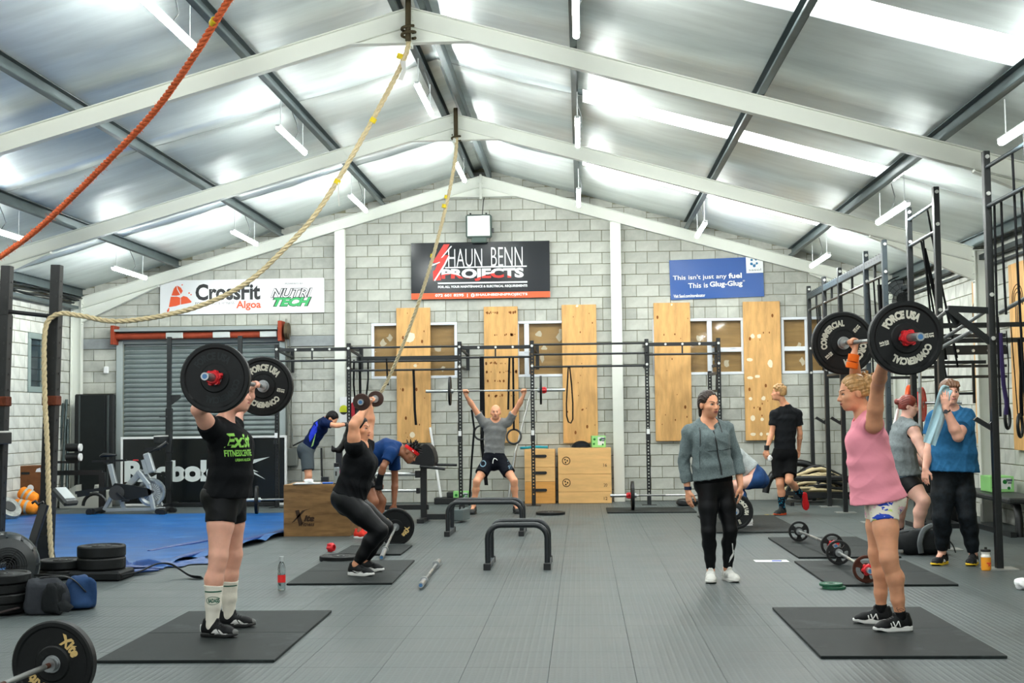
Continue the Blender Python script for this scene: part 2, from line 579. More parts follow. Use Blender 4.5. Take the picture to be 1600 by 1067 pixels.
# --- side walls
def side_wall(name, x, sgn, y0, y1, hole=None):
    w = MB()
    h = roof_z(x)
    xx = x + sgn * 0.008
    if hole:
        a, b, z0, z1 = hole
        lp = [[Vector((-4, 0, 0)), Vector((YB + .1, 0, 0)), Vector((YB + .1, h, 0)), Vector((-4, h, 0))], [Vector((a, z0, 0)), Vector((b, z0, 0)), Vector((b, z1, 0)), Vector((a, z1, 0))]]
        fl = [p for l in lp for p in l]
        w.add([(xx, p.x, p.y) for p in fl], [list(t) for t in geometry.tessellate_polygon(lp)])
    else:
        w.add([(xx, -4, 0), (xx, YB + .1, 0), (xx, YB + .1, h), (xx, -4, h)], [(0, 1, 2, 3)])
    o = struct(name, w, MORTAR)
    sp = []
    for k in range(int(h / 0.2) + 1):
        z0, z1 = k * 0.2, min(k * 0.2 + 0.2, h)
        u = y0 - (0.2 if k % 2 else 0)
        while u < y1:
            s0, s1 = u, min(u + 0.4, y1)
            if hole and hole[2] < z1 - 0.02 and hole[3] > z0 + 0.02:
                for q0, q1 in ((s0, min(s1, hole[0])), (max(s0, hole[1]), s1)):
                    if q1 - q0 > 0.04: sp.append((q0, q1, z0, z1))
            elif s1 - s0 > 0.04: sp.append((s0, s1, z0, z1))
            u += 0.4
    lay(o, sp, None, lambda u, z, d: (x + sgn * -d, u, z), BLOCK_PAINTED, set(range(min(300, len(sp)))))
    return o
LW = (20.82, 21.48, 2.0, 3.0)
wall_left = side_wall('wall_left', XL, -1, 18.3, YB, LW)
wall_right = side_wall('wall_right', XR, 1, 16.3, YB)

# --- ceiling: foil insulation sheets running from ridge to eave, translucent sheets between
FOIL = mat('foil_insulation', (222, 230, 228), 0.43, metal=0.55, var=0.10, scale=1.3, stretch=(0.6, 3, 1), bump=0.12, bscale=160)
SHEET = mat('translucent_sheet', (255, 255, 252), 0.5, emit=SKYL)
ceiling = struct('ceiling')
SKY = ((10.2, 10.95), (15.3, 15.98), (19.42, 20.05))
cutsY = [-4.0]
for a, b in SKY:
    n = max(1, round((a - cutsY[-1]) / 1.15)); s = cutsY[-1]
    cutsY += [s + (a - s) * (i + 1) / n for i in range(n)] + [b]
n = 2; s = cutsY[-1]
cutsY += [s + (YB + 0.1 - s) * (i + 1) / n for i in range(n)]
def sheet(x0, x1, y0, y1, lift, seed):
    rr = random.Random(seed)
    n = max(2, int(abs(x1 - x0) / 0.23))
    P = []
    for i in range(n + 1):
        x = x0 + (x1 - x0) * i / n
        sag = 0.025 * abs(math.sin(pi * (x - XM) / 1.85)) * rr.uniform(0.5, 1.2)
        P.append([(x, y, roof_z(x) - sag * (1.0 if j in (1, 2) else 0.35) - lift * (1 if j else 0)) for j, y in enumerate((y0 - 0.02, y0 + 0.35, y1 - 0.35, y1 + 0.02))])
    return MB().grid(P)
for k in range(len(cutsY) - 1):
    y0, y1 = cutsY[k], cutsY[k + 1]
    part('insulation_sheet', sheet(XM, XL - 0.05, y0, y1, 0.008, k), FOIL, ceiling)
    if any(abs(y0 - a) < 1e-6 for a, b in SKY):
        part('insulation_sheet', sheet(XM, 0.07, y0, y1, 0.008, k + 50), FOIL, ceiling)
        part('insulation_sheet', sheet(3.9, XR + 0.05, y0, y1, 0.008, k + 60), FOIL, ceiling)
        sk = MB()
        P = [[(x, y, roof_z(x) + 0.012 + 0.012 * math.cos(2 * pi * (y - y0) / 0.19)) for y in np.linspace(y0 - 0.02, y1 + 0.02, 25)] for x in np.linspace(0.05, 3.92, 9)]
        part('skylight_sheet', sk.grid(P), SHEET, ceiling, label='bright translucent roof sheet')
    else:
        part('insulation_sheet', sheet(XM, XR + 0.05, y0, y1, 0.008, k + 90), FOIL, ceiling)

# --- purlins
def cbeam(mb, x, z, y0, y1, w=0.065, h=0.15, t=0.008, open_=1):
    mb.box((x, (y0 + y1) / 2, z + h / 2), (t, y1 - y0, h))
    for zz in (z + t / 2, z + h - t / 2):
        mb.box((x + open_ * w / 2, (y0 + y1) / 2, zz), (w, y1 - y0, t))
    mb.box((x + open_ * w, (y0 + y1) / 2, z + 0.018), (t, y1 - y0, 0.028))
    return mb
for x in (-9.02, -7.25, -5.37, -3.53, -1.92, -1.56, 0.0, 1.92, 3.74, 5.48):
    o = struct('roof_beam', cbeam(MB(), x, roof_z(x, 5.815), -4, YB, open_=1 if x < XM else -1), PURLIN)

# --- portal frames
def isect(mb, p0, p1, h0, h1, w=0.1, t=0.012):
    """I section whose top edge runs from p0 to p1 in a plane y = const; depth h0 to h1"""
    p0, p1 = np.asarray(p0, float), np.asarray(p1, float)
    dn = V(0, 0, -1)
    def slab(a, b, ha, hb, ta, tb, wd):
        vs = []
        for q, hh, tt in ((a, ha, ta), (b, hb, tb)):
            for yy in (-wd / 2, wd / 2):
                vs.append(q + dn * hh + V(0, yy, 0)); vs.append(q + dn * (hh + tt) + V(0, yy, 0))
        mb.add(vs, [(0, 2, 3, 1), (4, 5, 7, 6), (0, 1, 5, 4), (2, 6, 7, 3), (0, 4, 6, 2), (1, 3, 7, 5)])
    slab(p0, p1, 0, 0, t, t, w)
    slab(p0, p1, h0 - t, h1 - t, t, t, w)
    slab(p0, p1, t, t, h0 - 2 * t, h1 - 2 * t, t)
    return mb
def frame_at(y, label_end=True):
    o = struct('portal_beam')
    for sg, xe in ((-1, XL + 0.13), (1, XR - 0.13)):
        rf = MB()
        zt = lambda x: roof_z(x, 5.8)
        x0 = XM + sg * 0.01
        xi = xe - sg * 0.098
        isect(rf, (x0, y, zt(x0)), (xi, y, zt(xi)), 0.205, 0.205)
        part('rafter', rf, WHITE_STEEL, o)
        hn = MB()                                       # haunch under the knee
        xk = xe - sg * 1.5
        isect(hn, (xk, y, zt(xk) - 0.2), (xi, y, zt(xi) - 0.2), 0.03, 0.26)
        part('haunch', hn, WHITE_STEEL, o)
        ap = MB()                                       # gusset under the apex
        xa = XM + sg * 0.62
        zb = zt(xa) - 0.2
        ap.add([(XM, y - 0.006, zt(XM) - 0.2), (xa, y - 0.006, zb), (XM, y - 0.006, zb), (XM, y + 0.006, zt(XM) - 0.2), (xa, y + 0.006, zb), (XM, y + 0.006, zb)],
               [(0, 1, 2), (3, 5, 4), (0, 3, 4, 1), (1, 4, 5, 2), (2, 5, 3, 0)])
        ap.box(((XM + xa) / 2, y, zb), (abs(xa - XM), 0.1, 0.012))
        ap.box((XM + sg * 0.012, y, zt(XM) - 0.2), (0.02, 0.13, 0.44))
        for zz in (0.04, 0.14, 0.24, 0.34):
            for yy in (-0.045, 0.045):
                ap.cyl((XM + sg * 0.02, y + yy, zt(XM) - zz), (XM + sg * 0.04, y + yy, zt(XM) - zz), 0.012, n=6)
        part('apex_gusset', ap, WHITE_STEEL, o)
        cl = MB()
        zc = zt(xe) - 0.02
        for dx in (-0.1, 0.1):
            cl.box((xe + dx * 0.9, y, zc / 2), (0.014, 0.11, zc))
        cl.box((xe, y, zc / 2), (0.17, 0.012, zc))
        cl.box((xe, y, zc), (0.22, 0.12, 0.014))
        for zz in (0.08, 0.2, 0.32, 0.44):
            cl.cyl((xe - sg * 0.1, y - 0.035, zc - zz), (xe - sg * 0.125, y - 0.035, zc - zz), 0.014, n=6)
        part('column', cl, WHITE_STEEL, o)
    return o
for y in (13.15, 17.88, 22.58):
    frame_at(y)
for x in (-4.285, 0.64):                                  # gable posts against the back wall
    zt = roof_z(x, 5.8) - 0.2
    o = struct('gable_column')
    OFF[o.name] = (0, 0, 0)
    for nm, dy in (('flange', -0.09), ('flange', 0.0)):
        part(nm, MB().box((x, 22.66 + dy, zt / 2), (0.185, 0.014, zt + 0.02)), WHITE_STEEL, o)
    part('web', MB().box((x, 22.615, zt / 2), (0.012, 0.08, zt)), WHITE_STEEL, o)

# --- services under the left eave
trim_1, trim_2 = struct('trim_1'), struct('trim_2')
cab = MB()
for k in range(5):
    yy = np.linspace(13, 22.5, 24)
    cab.tube([(XL + 0.1 + 0.03 * k, y, 3.62 + 0.03 * k + 0.03 * math.sin(y * 1.7 + k * 1.3)) for y in yy], 0.016, 6)
part('cable', cab, mat('cable_black', (40, 44, 44), 0.5), trim_1, each=True)
part('cable_tray', MB().box((XL + 0.1, 17.5, 3.55), (0.18, 10, 0.05)), PURLIN, trim_1)
tr = MB().box((XR - 0.1, 17.6, 3.62), (0.1, 10, 0.07)).box((XR - 0.06, 17.6, 3.5), (0.03, 10, 0.03))
part('eave_rail', tr, DARK_STEEL, trim_2, each=True)

# --- windows boarded with plywood from behind
WFRAME = mat('window_frame_white', (228, 233, 238), 0.4)
BOARD = mat('plywood_behind_glass', (190, 152, 96), 0.5, var=0.22, scale=2.6, stretch=(0.6, 3, 3.4))
GLASS = mat('clear_glass', (235, 242, 240), 0.04, trans=0.97, alpha=0.25, spec=0.6)
def window(n, x0, x1, panes_x, panes_z):
    o = struct('window_%d' % n)
    fr = MB(); t = 0.05; z0, z1 = WZ; y = YB + 0.02
    w = x1 - x0
    for z in (z0 + t / 2, z1 - t / 2): fr.box(((x0 + x1) / 2, y, z), (w, 0.06, t), bev=0.006)
    for x in (x0 + t / 2, x1 - t / 2): fr.box((x, y, (z0 + z1) / 2), (t, 0.056, z1 - z0 - 2 * t), bev=0.006)
    part('window_frame', fr, WFRAME, o)
    for px in panes_x: part('mullion', MB().box((px, y, (z0 + z1) / 2), (0.085, 0.05, z1 - z0 - 0.1), bev=0.006), WFRAME, o)
    for (a, b, zz) in panes_z:
        part('transom', MB().box(((a + b) / 2, y, zz), (b - a, 0.044, 0.08), bev=0.006).box(((a + b) / 2 + 0.1, y - 0.03, zz + 0.03), (0.1, 0.02, 0.015)), WFRAME, o)
    part('board', MB().box(((x0 + x1) / 2, YB + 0.09, (z0 + z1) / 2), (w, 0.02, z1 - z0)), BOARD, o, label='plywood board fixed behind the glass')
    part('pane', MB().box(((x0 + x1) / 2, YB + 0.035, (z0 + z1) / 2), (w - 0.06, 0.004, z1 - z0 - 0.06)), GLASS, o)
    rr = random.Random(n)
    sc = MB()
    for k in range(5):
        cx, cz = rr.uniform(x0 + .15, x1 - .15), rr.uniform(z0 + .15, z1 - .15)
        pts = [(cx + rr.uniform(.03, .07) * math.cos(a), cz + rr.uniform(.02, .09) * math.sin(a)) for a in np.linspace(0, 2 * pi, 9)[:-1]]
        sc.add([(px, YB + 0.0785, pz) for px, pz in pts], [list(range(8))])
    part('filler_patch', sc, PLY_PALE, o)
xm = lambda p: p
window(1, *WIN[0], [], [])
window(2, *WIN[1], [(-0.959, 22.7, 2.76)[0]], [(WIN[1][0], (-0.959, 22.7, 2.76)[0], 2.62)])
window(3, *WIN[2], [(2.272, 22.7, 2.714)[0]], [((2.272, 22.7, 2.714)[0], WIN[2][1], 2.64)])
window(4, *WIN[3], [(3.98, 22.7, 2.69)[0]], [(WIN[3][0], WIN[3][1], 2.64)])
# steel casement in the left wall
o = struct('window_5')
GREYF = mat('grey_green_frame', (128, 142, 138), 0.5)
y0, y1, z0, z1 = LW
fr = MB()
for z in (z0 + .05, z1 - .05): fr.box((XL - 0.01, (y0 + y1) / 2, z), (0.07, y1 - y0, 0.1), bev=0.008)
for y in (y0 + .05, y1 - .05): fr.box((XL - 0.01, y, (z0 + z1) / 2), (0.066, 0.1, z1 - z0 - .2), bev=0.008)
part('window_frame', fr, GREYF, o)
part('pane', MB().box((XL - 0.03, (y0 + y1) / 2, (z0 + z1) / 2), (0.01, y1 - y0 - .1, z1 - z0 - .1)), mat('dark_glass', (40, 54, 60), 0.12, var=0.5, scale=7), o)
bars = MB()
for k in range(1, 5): bars.box((XL - 0.015, (y0 + y1) / 2, z0 + k * 0.2), (0.012, y1 - y0 - .2, 0.012))
part('glazing_bar', bars, DARK_STEEL, o, each=True)

# --- roller door in the back wall
SLAT = mat('galvanised_slat', (112, 124, 122), 0.5, metal=0.15, var=0.18, scale=2.5, stretch=(1, 1, 5), isl=0.08)
door = struct('door_1')
nz = 34
pr = [(0, 0), (0.012, 0.02), (0.022, 0.045), (0.012, 0.07), (0, 0.085)]
sl = MB()
for k in range(2):
    pass
h = 0.0868
me = None
for k in range(nz):
    if me is None:
        s = MB()
        P = [[(x, -0.0 - d, z) for x in (DOOR[0] + .02 - (DOOR[0] + DOOR[1]) / 2, DOOR[1] - .02 - (DOOR[0] + DOOR[1]) / 2)] for d, z in pr]
        s.grid(P, False)
        me = s.mesh('slat', SLAT)
    q = link('slat', me, door)
    q.location = ((DOOR[0] + DOOR[1]) / 2, YB + 0.07, k * h)
tr = MB()
for x in (DOOR[0] - 0.02, DOOR[1] + 0.02): tr.box((x, YB - 0.04, 1.47), (0.11, 0.07, 2.94), bev=0.006)
part('guide_rail', tr, mat('pale_grey_steel', (168, 178, 176), 0.5, metal=0.2), door, each=True)
zz = 3.02
x0, x1 = (-8.322, 22.55, 3.18)[0], (-5.376, 22.55, 3.136)[0]
part('shaft_housing', MB().box(((x0 + x1) / 2, YB - 0.17, zz + 0.1), (x1 - x0, 0.26, 0.04)).box(((x0 + x1) / 2, YB - 0.03, zz + 0.02), (x1 - x0, 0.02, 0.3)), mat('housing_grey', (150, 158, 156), 0.6), door)
RUST = mat('red_oxide_steel', (146, 62, 40), 0.6, var=0.2, scale=6)
part('shaft', MB().cyl((x0, YB - 0.17, zz), (x1, YB - 0.17, zz), 0.062, n=16), RUST, door, label='red oxide painted roller shaft')
dr = MB()
for px in (278, 351, 424): 
    xx = x0 + (px - 183) / (436 - 183) * (x1 - x0)
    dr.box((xx - 0.03, YB - 0.19, zz), (0.31, 0.13, 0.11), bev=0.01)
part('shaft_bracket', dr, mat('zinc_plate', (186, 192, 190), 0.4, metal=0.5), door, each=True)
en = MB().box((x0 - 0.03, YB - 0.17, zz + 0.02), (0.06, 0.3, 0.34), bev=0.006).box((x1 + 0.05, YB - 0.17, zz + 0.05), (0.07, 0.3, 0.36), bev=0.006)
part('end_plate', en, RUST, door, each=True)
ch = MB()
ch.cyl((x1 + 0.13, YB - 0.2, zz + 0.05), (x1 + 0.19, YB - 0.2, zz + 0.05), 0.15, n=20)
part('chain_wheel', ch, mat('chain_rusty', (84, 70, 50), 0.6, metal=0.5), door)
ch = MB()
for dx, zb in ((0.12, 0.75), (0.2, 0.8)): ch.tube([(x1 + dx, YB - 0.2, zz), (x1 + dx + .02, YB - .15, 2.0), (x1 + dx, YB - 0.12, zb)], 0.01, 6)
part('hand_chain', ch, mat('chain_grey', (110, 112, 106), 0.4, metal=0.8), door, each=True)

# --- boards on the walls
def plank_board(name, x0, x1, z0, z1, label, rot=0.0, knots='few', filler=()):
    g = 'plywood boards screwed to the back wall'
    rr = random.Random(int(x0 * 100))
    c = ((x0 + x1) / 2, YB - 0.05, z0)
    t = thing(name, label, 'board', c, 0, g)
    w, h = x1 - x0, z1 - z0
    part('board', MB().box((0, 0, h / 2), (w, 0.035, h), bev=0.004), PLY, t, world=False)
    kn = MB(); y = -0.0185
    def spot(cx, cz, r, e=1.5):
        a = np.linspace(0, 2 * pi, 8)[:-1]
        kn.add([(cx + r * math.cos(q), y, cz + r * e * math.sin(q)) for q in a], [list(range(7))])
    if knots == 'rows':
        for fz in (0.955, 0.79, 0.585, 0.52, 0.455, 0.345):
            for k in range(rr.randint(8, 13)):
                spot(rr.uniform(-w / 2 + .03, w / 2 - .03), fz * h + rr.uniform(-.012, .012), rr.choice((.008, .012, .018)))
    else:
        for k in range(16): spot(rr.uniform(-w / 2 + .04, w / 2 - .04), rr.uniform(.05, h - .05), rr.choice((.007, .011, .02)), 1.7)
    part('knot', kn, KNOT, t, world=False, kind='stuff')
    if filler:
        fl = MB()
        for fx, fz, rx, rz in filler:
            a = np.linspace(0, 2 * pi, 9)[:-1]
            fl.add([((fx - .5) * w + rx * rr.uniform(.8, 1.2) * math.cos(q), y - 0.0005, fz * h + rz * rr.uniform(.8, 1.2) * math.sin(q)) for q in a], [list(range(8))])
        part('filler_patch', fl, PLY_PALE, t, world=False, kind='stuff')
    return t
for (a, b, zt, zb), lab, kn, fl in (
    ((620, 673, 481, 692), 'plywood board nearest the roller door with one big pale filled knot hole', 'few', ((.45, .06, .05, .05), (.4, .78, .1, .1), (.55, .57, .03, .03))),
    ((757, 810, 479, 692), 'plywood board with straight rows of small dark knots behind the grey shirted lifter', 'rows', ()),
    ((879, 933, 476, 692), 'plywood board with long drips of knots above the large wooden plyo box', 'few', ((.45, .99, .03, .02),)),
    ((1023, 1080, 473, 689), 'plywood board directly under the first words of the blue fuel banner', 'few', ((.5, .985, .02, .02),)),
    ((1163, 1221, 471, 688), 'plywood board dotted with pale filler spots above the walking man', 'few', ((.25, .75, .04, .04), (.42, .75, .04, .04), (.7, .55, .04, .08), (.15, .58, .06, .03), (.35, .46, .05, .03), (.15, .45, .05, .03), (.5, .3, .04, .04), (.15, .3, .03, .03), (.2, .16, .04, .05), (.45, .15, .03, .03), (.2, .045, .05, .03), (.42, .045, .03, .03), (.6, .045, .03, .03)))):
    x0, x1 = 0, 0
    um = (a + b) / 2
    x0 = -9.2 + (a - 112) * 0.0; 
    BX = {620: (-3.279, 22.65, 2.22), 673: (-2.672, 22.65, 2.212), 757: (-1.714, 22.65, 2.2), 810: (-1.111, 22.65, 2.192), 879: (-0.329, 22.65, 2.182), 933: (0.281, 22.65, 2.174), 1023: (1.293, 22.65, 2.161), 1080: (1.932, 22.65, 2.152), 1163: (2.858, 22.65, 2.14), 1221: (3.503, 22.65, 2.132)}
    ZT = {481: (-2.973, 22.65, 3.462)[2], 479: (-1.404, 22.65, 3.459)[2], 476: (-0.005, 22.65, 3.471)[2], 473: (1.632, 22.65, 3.479)[2], 471: (3.211, 22.65, 3.476)[2]}[zt]
    ZB = {620: (-2.989, 22.65, 1.058)[2], 757: (-1.43, 22.65, 1.042)[2], 879: (-0.041, 22.65, 1.028)[2], 1023: (1.586, 22.65, 1.045)[2], 1163: (3.156, 22.65, 1.04)[2]}[a]
    plank_board('plywood_board', BX[a][0], BX[b][0], ZB, ZT, lab, knots=kn, filler=fl)
# boards on the right wall with a round target mark
EMB = mat('burnt_mark', (70, 52, 34), 0.7)
for (ya, yb, z0, z1), lab in (((18.1, 18.52, 1.05, 3.35), 'narrow plywood board on the side wall beside the white column'), ((16.3, 16.95, 1.0, 3.4), 'plywood board on the side wall behind the hanging gym rings')):
    t = thing('plywood_board', lab, 'board', (XR - 0.05, (ya + yb) / 2, z0), 0, 'plywood boards on the painted side wall')
    w, h = yb - ya, z1 - z0
    part('board', MB().box((0, 0, h / 2), (0.035, w, h), bev=0.004), PLY, t, world=False)
    mk = MB(); zc = h * 0.8
    for r in (0.2, 0.15, 0.1):
        mk.tube([(-0.0185, r * math.cos(q), zc + r * math.sin(q)) for q in np.linspace(-0.4, pi + 0.4, 20)], 0.007, 4)
    for k in range(4): mk.box((-0.0185, -0.1 + 0.06 * k, zc - 0.2 + 0.03 * (k % 2)), (0.004, 0.03, 0.25))
    part('target_mark', mk, EMB, t, world=False)


# ============================================================= TUBE LIGHTS
TUBE_M = mat('lit_tube', (250, 255, 252), 0.4, emit=TUBE)
FIX = mat('light_housing', (225, 230, 230), 0.4)
def make_light():
    t = thing('tube_light', 'x', 'light', (0, 0, 0), 0, 'hanging tube lights')
    part('housing', MB().box((0, 0, 0.034), (0.062, 1.5, 0.02), bev=0.006).box((0, -0.752, 0.024), (0.05, 0.008, 0.03), bev=0.002).box((0, 0.752, 0.024), (0.05, 0.008, 0.03), bev=0.002), FIX, t, world=False)
    part('diffuser', MB().box((0, 0, 0.0), (0.056, 1.49, 0.046), bev=0.014), TUBE_M, t, world=False)
    for y in (-0.6, 0.6):
        part('hanger', MB().cyl((0, y, 0.04), (0, y, 0.36), 0.006, n=6), FIX, t, world=False)
    part('power_cord', MB().tube([(0, 0.1, 0.04), (0.05, 0.12, 0.13), (0.05, 0.05, 0.22), (0, 0.0, 0.37)], 0.006, 5), mat('cord_grey', (120, 124, 124), 0.5), t, world=False)
    return t
lights = []
proto = make_light()
first = True
where = {10.75: 'foremost bay', 15.5: 'middle bay', 20.2: 'end-wall bay', 6.0: 'front bay', 1.5: 'entrance bay'}
rowname = {-7.25: 'lowest beam on the roller-door side', -5.37: 'middle beam on the roller-door side', -3.53: 'upper beam on the roller-door side', -1.88: 'ridge beam', 0.0: 'upper beam on the skylight side', 1.92: 'middle beam on the skylight side', 3.76: 'lowest beam on the skylight side'}
for y, xs in ((20.2, (-7.25, -5.37, -3.53, -1.88, 0.0, 1.92, 3.76)), (15.5, (-7.25, -3.53, -1.88, 0.0, 3.76)), (10.75, (-7.25, -3.53, -1.88, 0.0, 3.76)), (6.0, (-7.25, -3.53, 0.0, 3.76)), (1.5, (-7.25, -3.53, 0.0, 3.76))):
    for x in xs:
        z = roof_z(x, 5.815) - 0.37
        lab = 'lit tube light of the %s, under the %s' % (where[y], rowname[x])
        if first:
            proto.location = (x, y, z); proto['label'] = lab; first = False
        else:
            copy_tree(proto, (x, y, z), label=lab)


# ============================================================= SIGNS ON THE BACK WALL
RACK = mat('black_powder_coat', (17, 21, 23), 0.42, var=0.25, scale=14, spec=0.5)
RACKG = mat('grey_blue_powder_coat', (48, 59, 65), 0.42, var=0.15, scale=9)
CHROME = mat('chrome_bar', (188, 190, 188), 0.28, metal=0.85, var=0.1, scale=30)
BOLT = mat('zinc_bolt', (214, 216, 212), 0.35, metal=0.6)
WHITE = mat('print_white', (238, 240, 240), 0.5)
PBLACK = mat('print_black', (11, 14, 16), 0.45)
PORANGE = mat('print_orange', (236, 92, 48), 0.45)
PRED = mat('print_red', (212, 50, 40), 0.45)
PGREEN = mat('print_green', (54, 178, 100), 0.45)
AX, AZ = V(1, 0, 0), V(0, 0, 1)

def sign_board(name, label, x0, x1, z0, z1, y, face, cat='sign', tilt=0.0, frame=None):
    t = thing(name, label, cat, ((x0 + x1) / 2, y, z0))
    part('panel', MB().box(((x0 + x1) / 2, y, (z0 + z1) / 2), (x1 - x0, 0.02, z1 - z0), bev=0.003), face, t)
    return t
# white gym banner
x0, x1, z0, z1, y = -7.575, -4.58, 3.405, 4.03, 22.665
t = sign_board('gym_banner', 'long white banner with orange triangle emblem above the roller door', x0, x1, z0, z1, y, mat('banner_white', (236, 238, 238), 0.22))
O = V(x0, y - 0.0115, z0)
U = (x1 - x0) / 258.0                                    # banner measured in 258 units of width
fx = lambda a: a * U
b = MB(); fit_text(b, 'CrossFit', fx(56), fx(158), 0.25, 0.55, O, AX, AZ, bold=0.035); part('lettering', b, PBLACK, t, label='black gym name lettering')
b = MB(); fit_text(b, 'Algoa', fx(120), fx(159), 0.06, 0.235, O, AX, AZ, bold=0.03); part('lettering', b, PORANGE, t, label='orange lettering')
b = MB(); fit_text(b, 'FORGING ELITE FITNESS', fx(56), fx(117), 0.175, 0.22, O, AX, AZ); part('lettering', b, PBLACK, t, label='small black lettering')
b = MB(); fit_text(b, 'POWERED BY', fx(197), fx(225), 0.515, 0.545, O, AX, AZ); part('lettering', b, PBLACK, t, label='tiny black lettering')
b = MB(); fit_text(b, 'NUTRI', fx(174), fx(240), 0.275, 0.45, O, AX, AZ, bold=0.06, shear=0.35)
fit_text(b, 'TECH', fx(177), fx(239), 0.115, 0.29, O, AX, AZ, bold=0.075, shear=0.35); part('lettering', b, PBLACK, t, label='black outlined lettering')
b = MB(); fit_text(b, 'NUTRI', fx(175), fx(239), 0.285, 0.44, O + V(0, -0.001, 0), AX, AZ, bold=0.0, shear=0.35); part('lettering', b, WHITE, t, label='white slanted lettering')
b = MB(); fit_text(b, 'TECH', fx(179), fx(237), 0.125, 0.28, O + V(0, -0.001, 0), AX, AZ, bold=0.05, shear=0.35); part('lettering', b, PGREEN, t, label='green slanted lettering')
em = MB()
def quad(mb, pts):
    mb.add([O + AX * fx(px) + AZ * (pz) for px, pz in pts], [list(range(len(pts)))])
quad(em, [(14, .14), (17, .33), (27, .33), (32, .31), (32, .185), (26, .16)])
quad(em, [(33, .185), (33, .31), (37, .34), (43, .32), (50, .235), (49, .215)])
quad(em, [(18, .35), (22, .48), (26, .53), (27, .46), (32, .36), (26, .345)])
quad(em, [(28, .47), (27, .53), (33, .49), (36, .43), (33, .37)])
for px, pz, r in ((13, .08, 2), (14, .11, 1.4), (46, .39, 1.4), (49, .36, 1.2), (35, .54, 1.2), (12, .06, 1.0)):
    quad(em, [(px + r * math.cos(a), pz + r * .0115 * math.sin(a)) for a in np.linspace(0, 2 * pi, 7)[:-1]])
part('emblem', em, PORANGE, t, label='orange cracked triangle emblem')

# black electrician's banner
x0, x1, z0, z1, y = -3.005, -0.53, 3.61, 4.62, 22.63
t = sign_board('banner', 'black banner with red lightning bolt and orange strip under the floodlight', x0, x1, z0, z1, y, mat('banner_black', (14, 20, 26), 0.16))
O = V(x0, y - 0.0115, z0); U = (x1 - x0) / 1390.0
def quad(mb, pts, lift=0.0):
    mb.add([O + AX * (px * U) + AZ * ((570 - pz) * U) + V(0, -lift, 0) for px, pz in pts], [list(range(len(pts)))])
b = MB(); quad(b, [(0, 510), (1390, 510), (1390, 570), (0, 570)]); part('strip', b, PORANGE, t, label='orange strip')
Zp = lambda v: (570 - v) * U
b = MB()
fit_text(b, 'HAUN', 375 * U, 715 * U, Zp(250), Zp(70), O, AX, AZ, bold=-0.012)
fit_text(b, 'BENN', 805 * U, 1120 * U, Zp(250), Zp(60), O, AX, AZ, bold=-0.012)
quad(b, [(345, 262), (1160, 262), (1160, 248), (340, 250)]); quad(b, [(270, 420), (1165, 420), (1165, 405), (265, 405)])
for p in ([(415, 40), (320, 150), (300, 160), (330, 120), (400, 40)], [(390, 140), (340, 240), (240, 390), (230, 380), (330, 225), (375, 140)], [(290, 205), (215, 235), (205, 225), (290, 195)]): quad(b, p, 0.001)
part('lettering', b, WHITE, t, label='thin white lettering')
b = MB(); quad(b, [(330, 20), (390, 20), (330, 130), (385, 130), (290, 300), (300, 380), (222, 385), (220, 290), (240, 280), (270, 205), (215, 205)], 0.0005); part('bolt_mark', b, PRED, t, label='red lightning bolt')
b = MB(); fit_text(b, 'PROJECTS', 305 * U, 1130 * U, Zp(395), Zp(270), O + V(0, -0.0006, 0), AX, AZ, bold=0.05); part('lettering', b, WHITE, t, label='fat white lettering')
b = MB(); co, fs = text2d('PROJECTS', bold=0.05)
lo, hi = co.min(0), co.max(0); q = (co - lo) / (hi - lo)
# lower, red part of the same letters: clip the letter triangles on a wavy line
vs, ff = [], []
for f in fs:
    pl = [q[i] for i in f]
    out = []
    g = lambda p: 0.42 + 0.2 * math.sin(p[0] * 11.0 + 0.6) - p[1]
    for i in range(len(pl)):
        a, c = pl[i], pl[(i + 1) % len(pl)]
        ga, gc = g(a), g(c)
        if ga >= 0: out.append(a)
        if ga * gc < 0: out.append(a + (c - a) * ga / (ga - gc))
    if len(out) > 2:
        ff.append(list(range(len(vs), len(vs) + len(out)))); vs += out
vs = np.array(vs) * ((1130 - 305) * U, 125 * U) + (305 * U, Zp(395))
put2d(b, vs, ff, O + V(0, -0.0013, 0), AX, AZ); part('lettering', b, PRED, t, label='red lower half of the fat lettering')
b = MB(); fit_text(b, 'FOR ALL YOUR MAINTENANCE & ELECTRICAL REQUIREMENTS', 270 * U, 1165 * U, Zp(465), Zp(437), O, AX, AZ, bold=0.04)
fit_text(b, '072 601 8295  |', 240 * U, 568 * U, Zp(556), Zp(520), O + V(0, -0.001, 0), AX, AZ, bold=0.03)
fit_text(b, 'SHAUNBENNPROJECTS', 645 * U, 1165 * U, Zp(553), Zp(522), O + V(0, -0.001, 0), AX, AZ, bold=0.03)
quad(b, [(618 + 19 * math.cos(a), 538 + 19 * math.sin(a)) for a in np.linspace(0, 2 * pi, 17)[:-1]], 0.001)
part('lettering', b, WHITE, t, label='small white lettering')
b = MB(); fit_text(b, 'f', 612 * U, 625 * U, Zp(553), Zp(525), O + V(0, -0.002, 0), AX, AZ, bold=0.04); part('emblem', b, PORANGE, t)

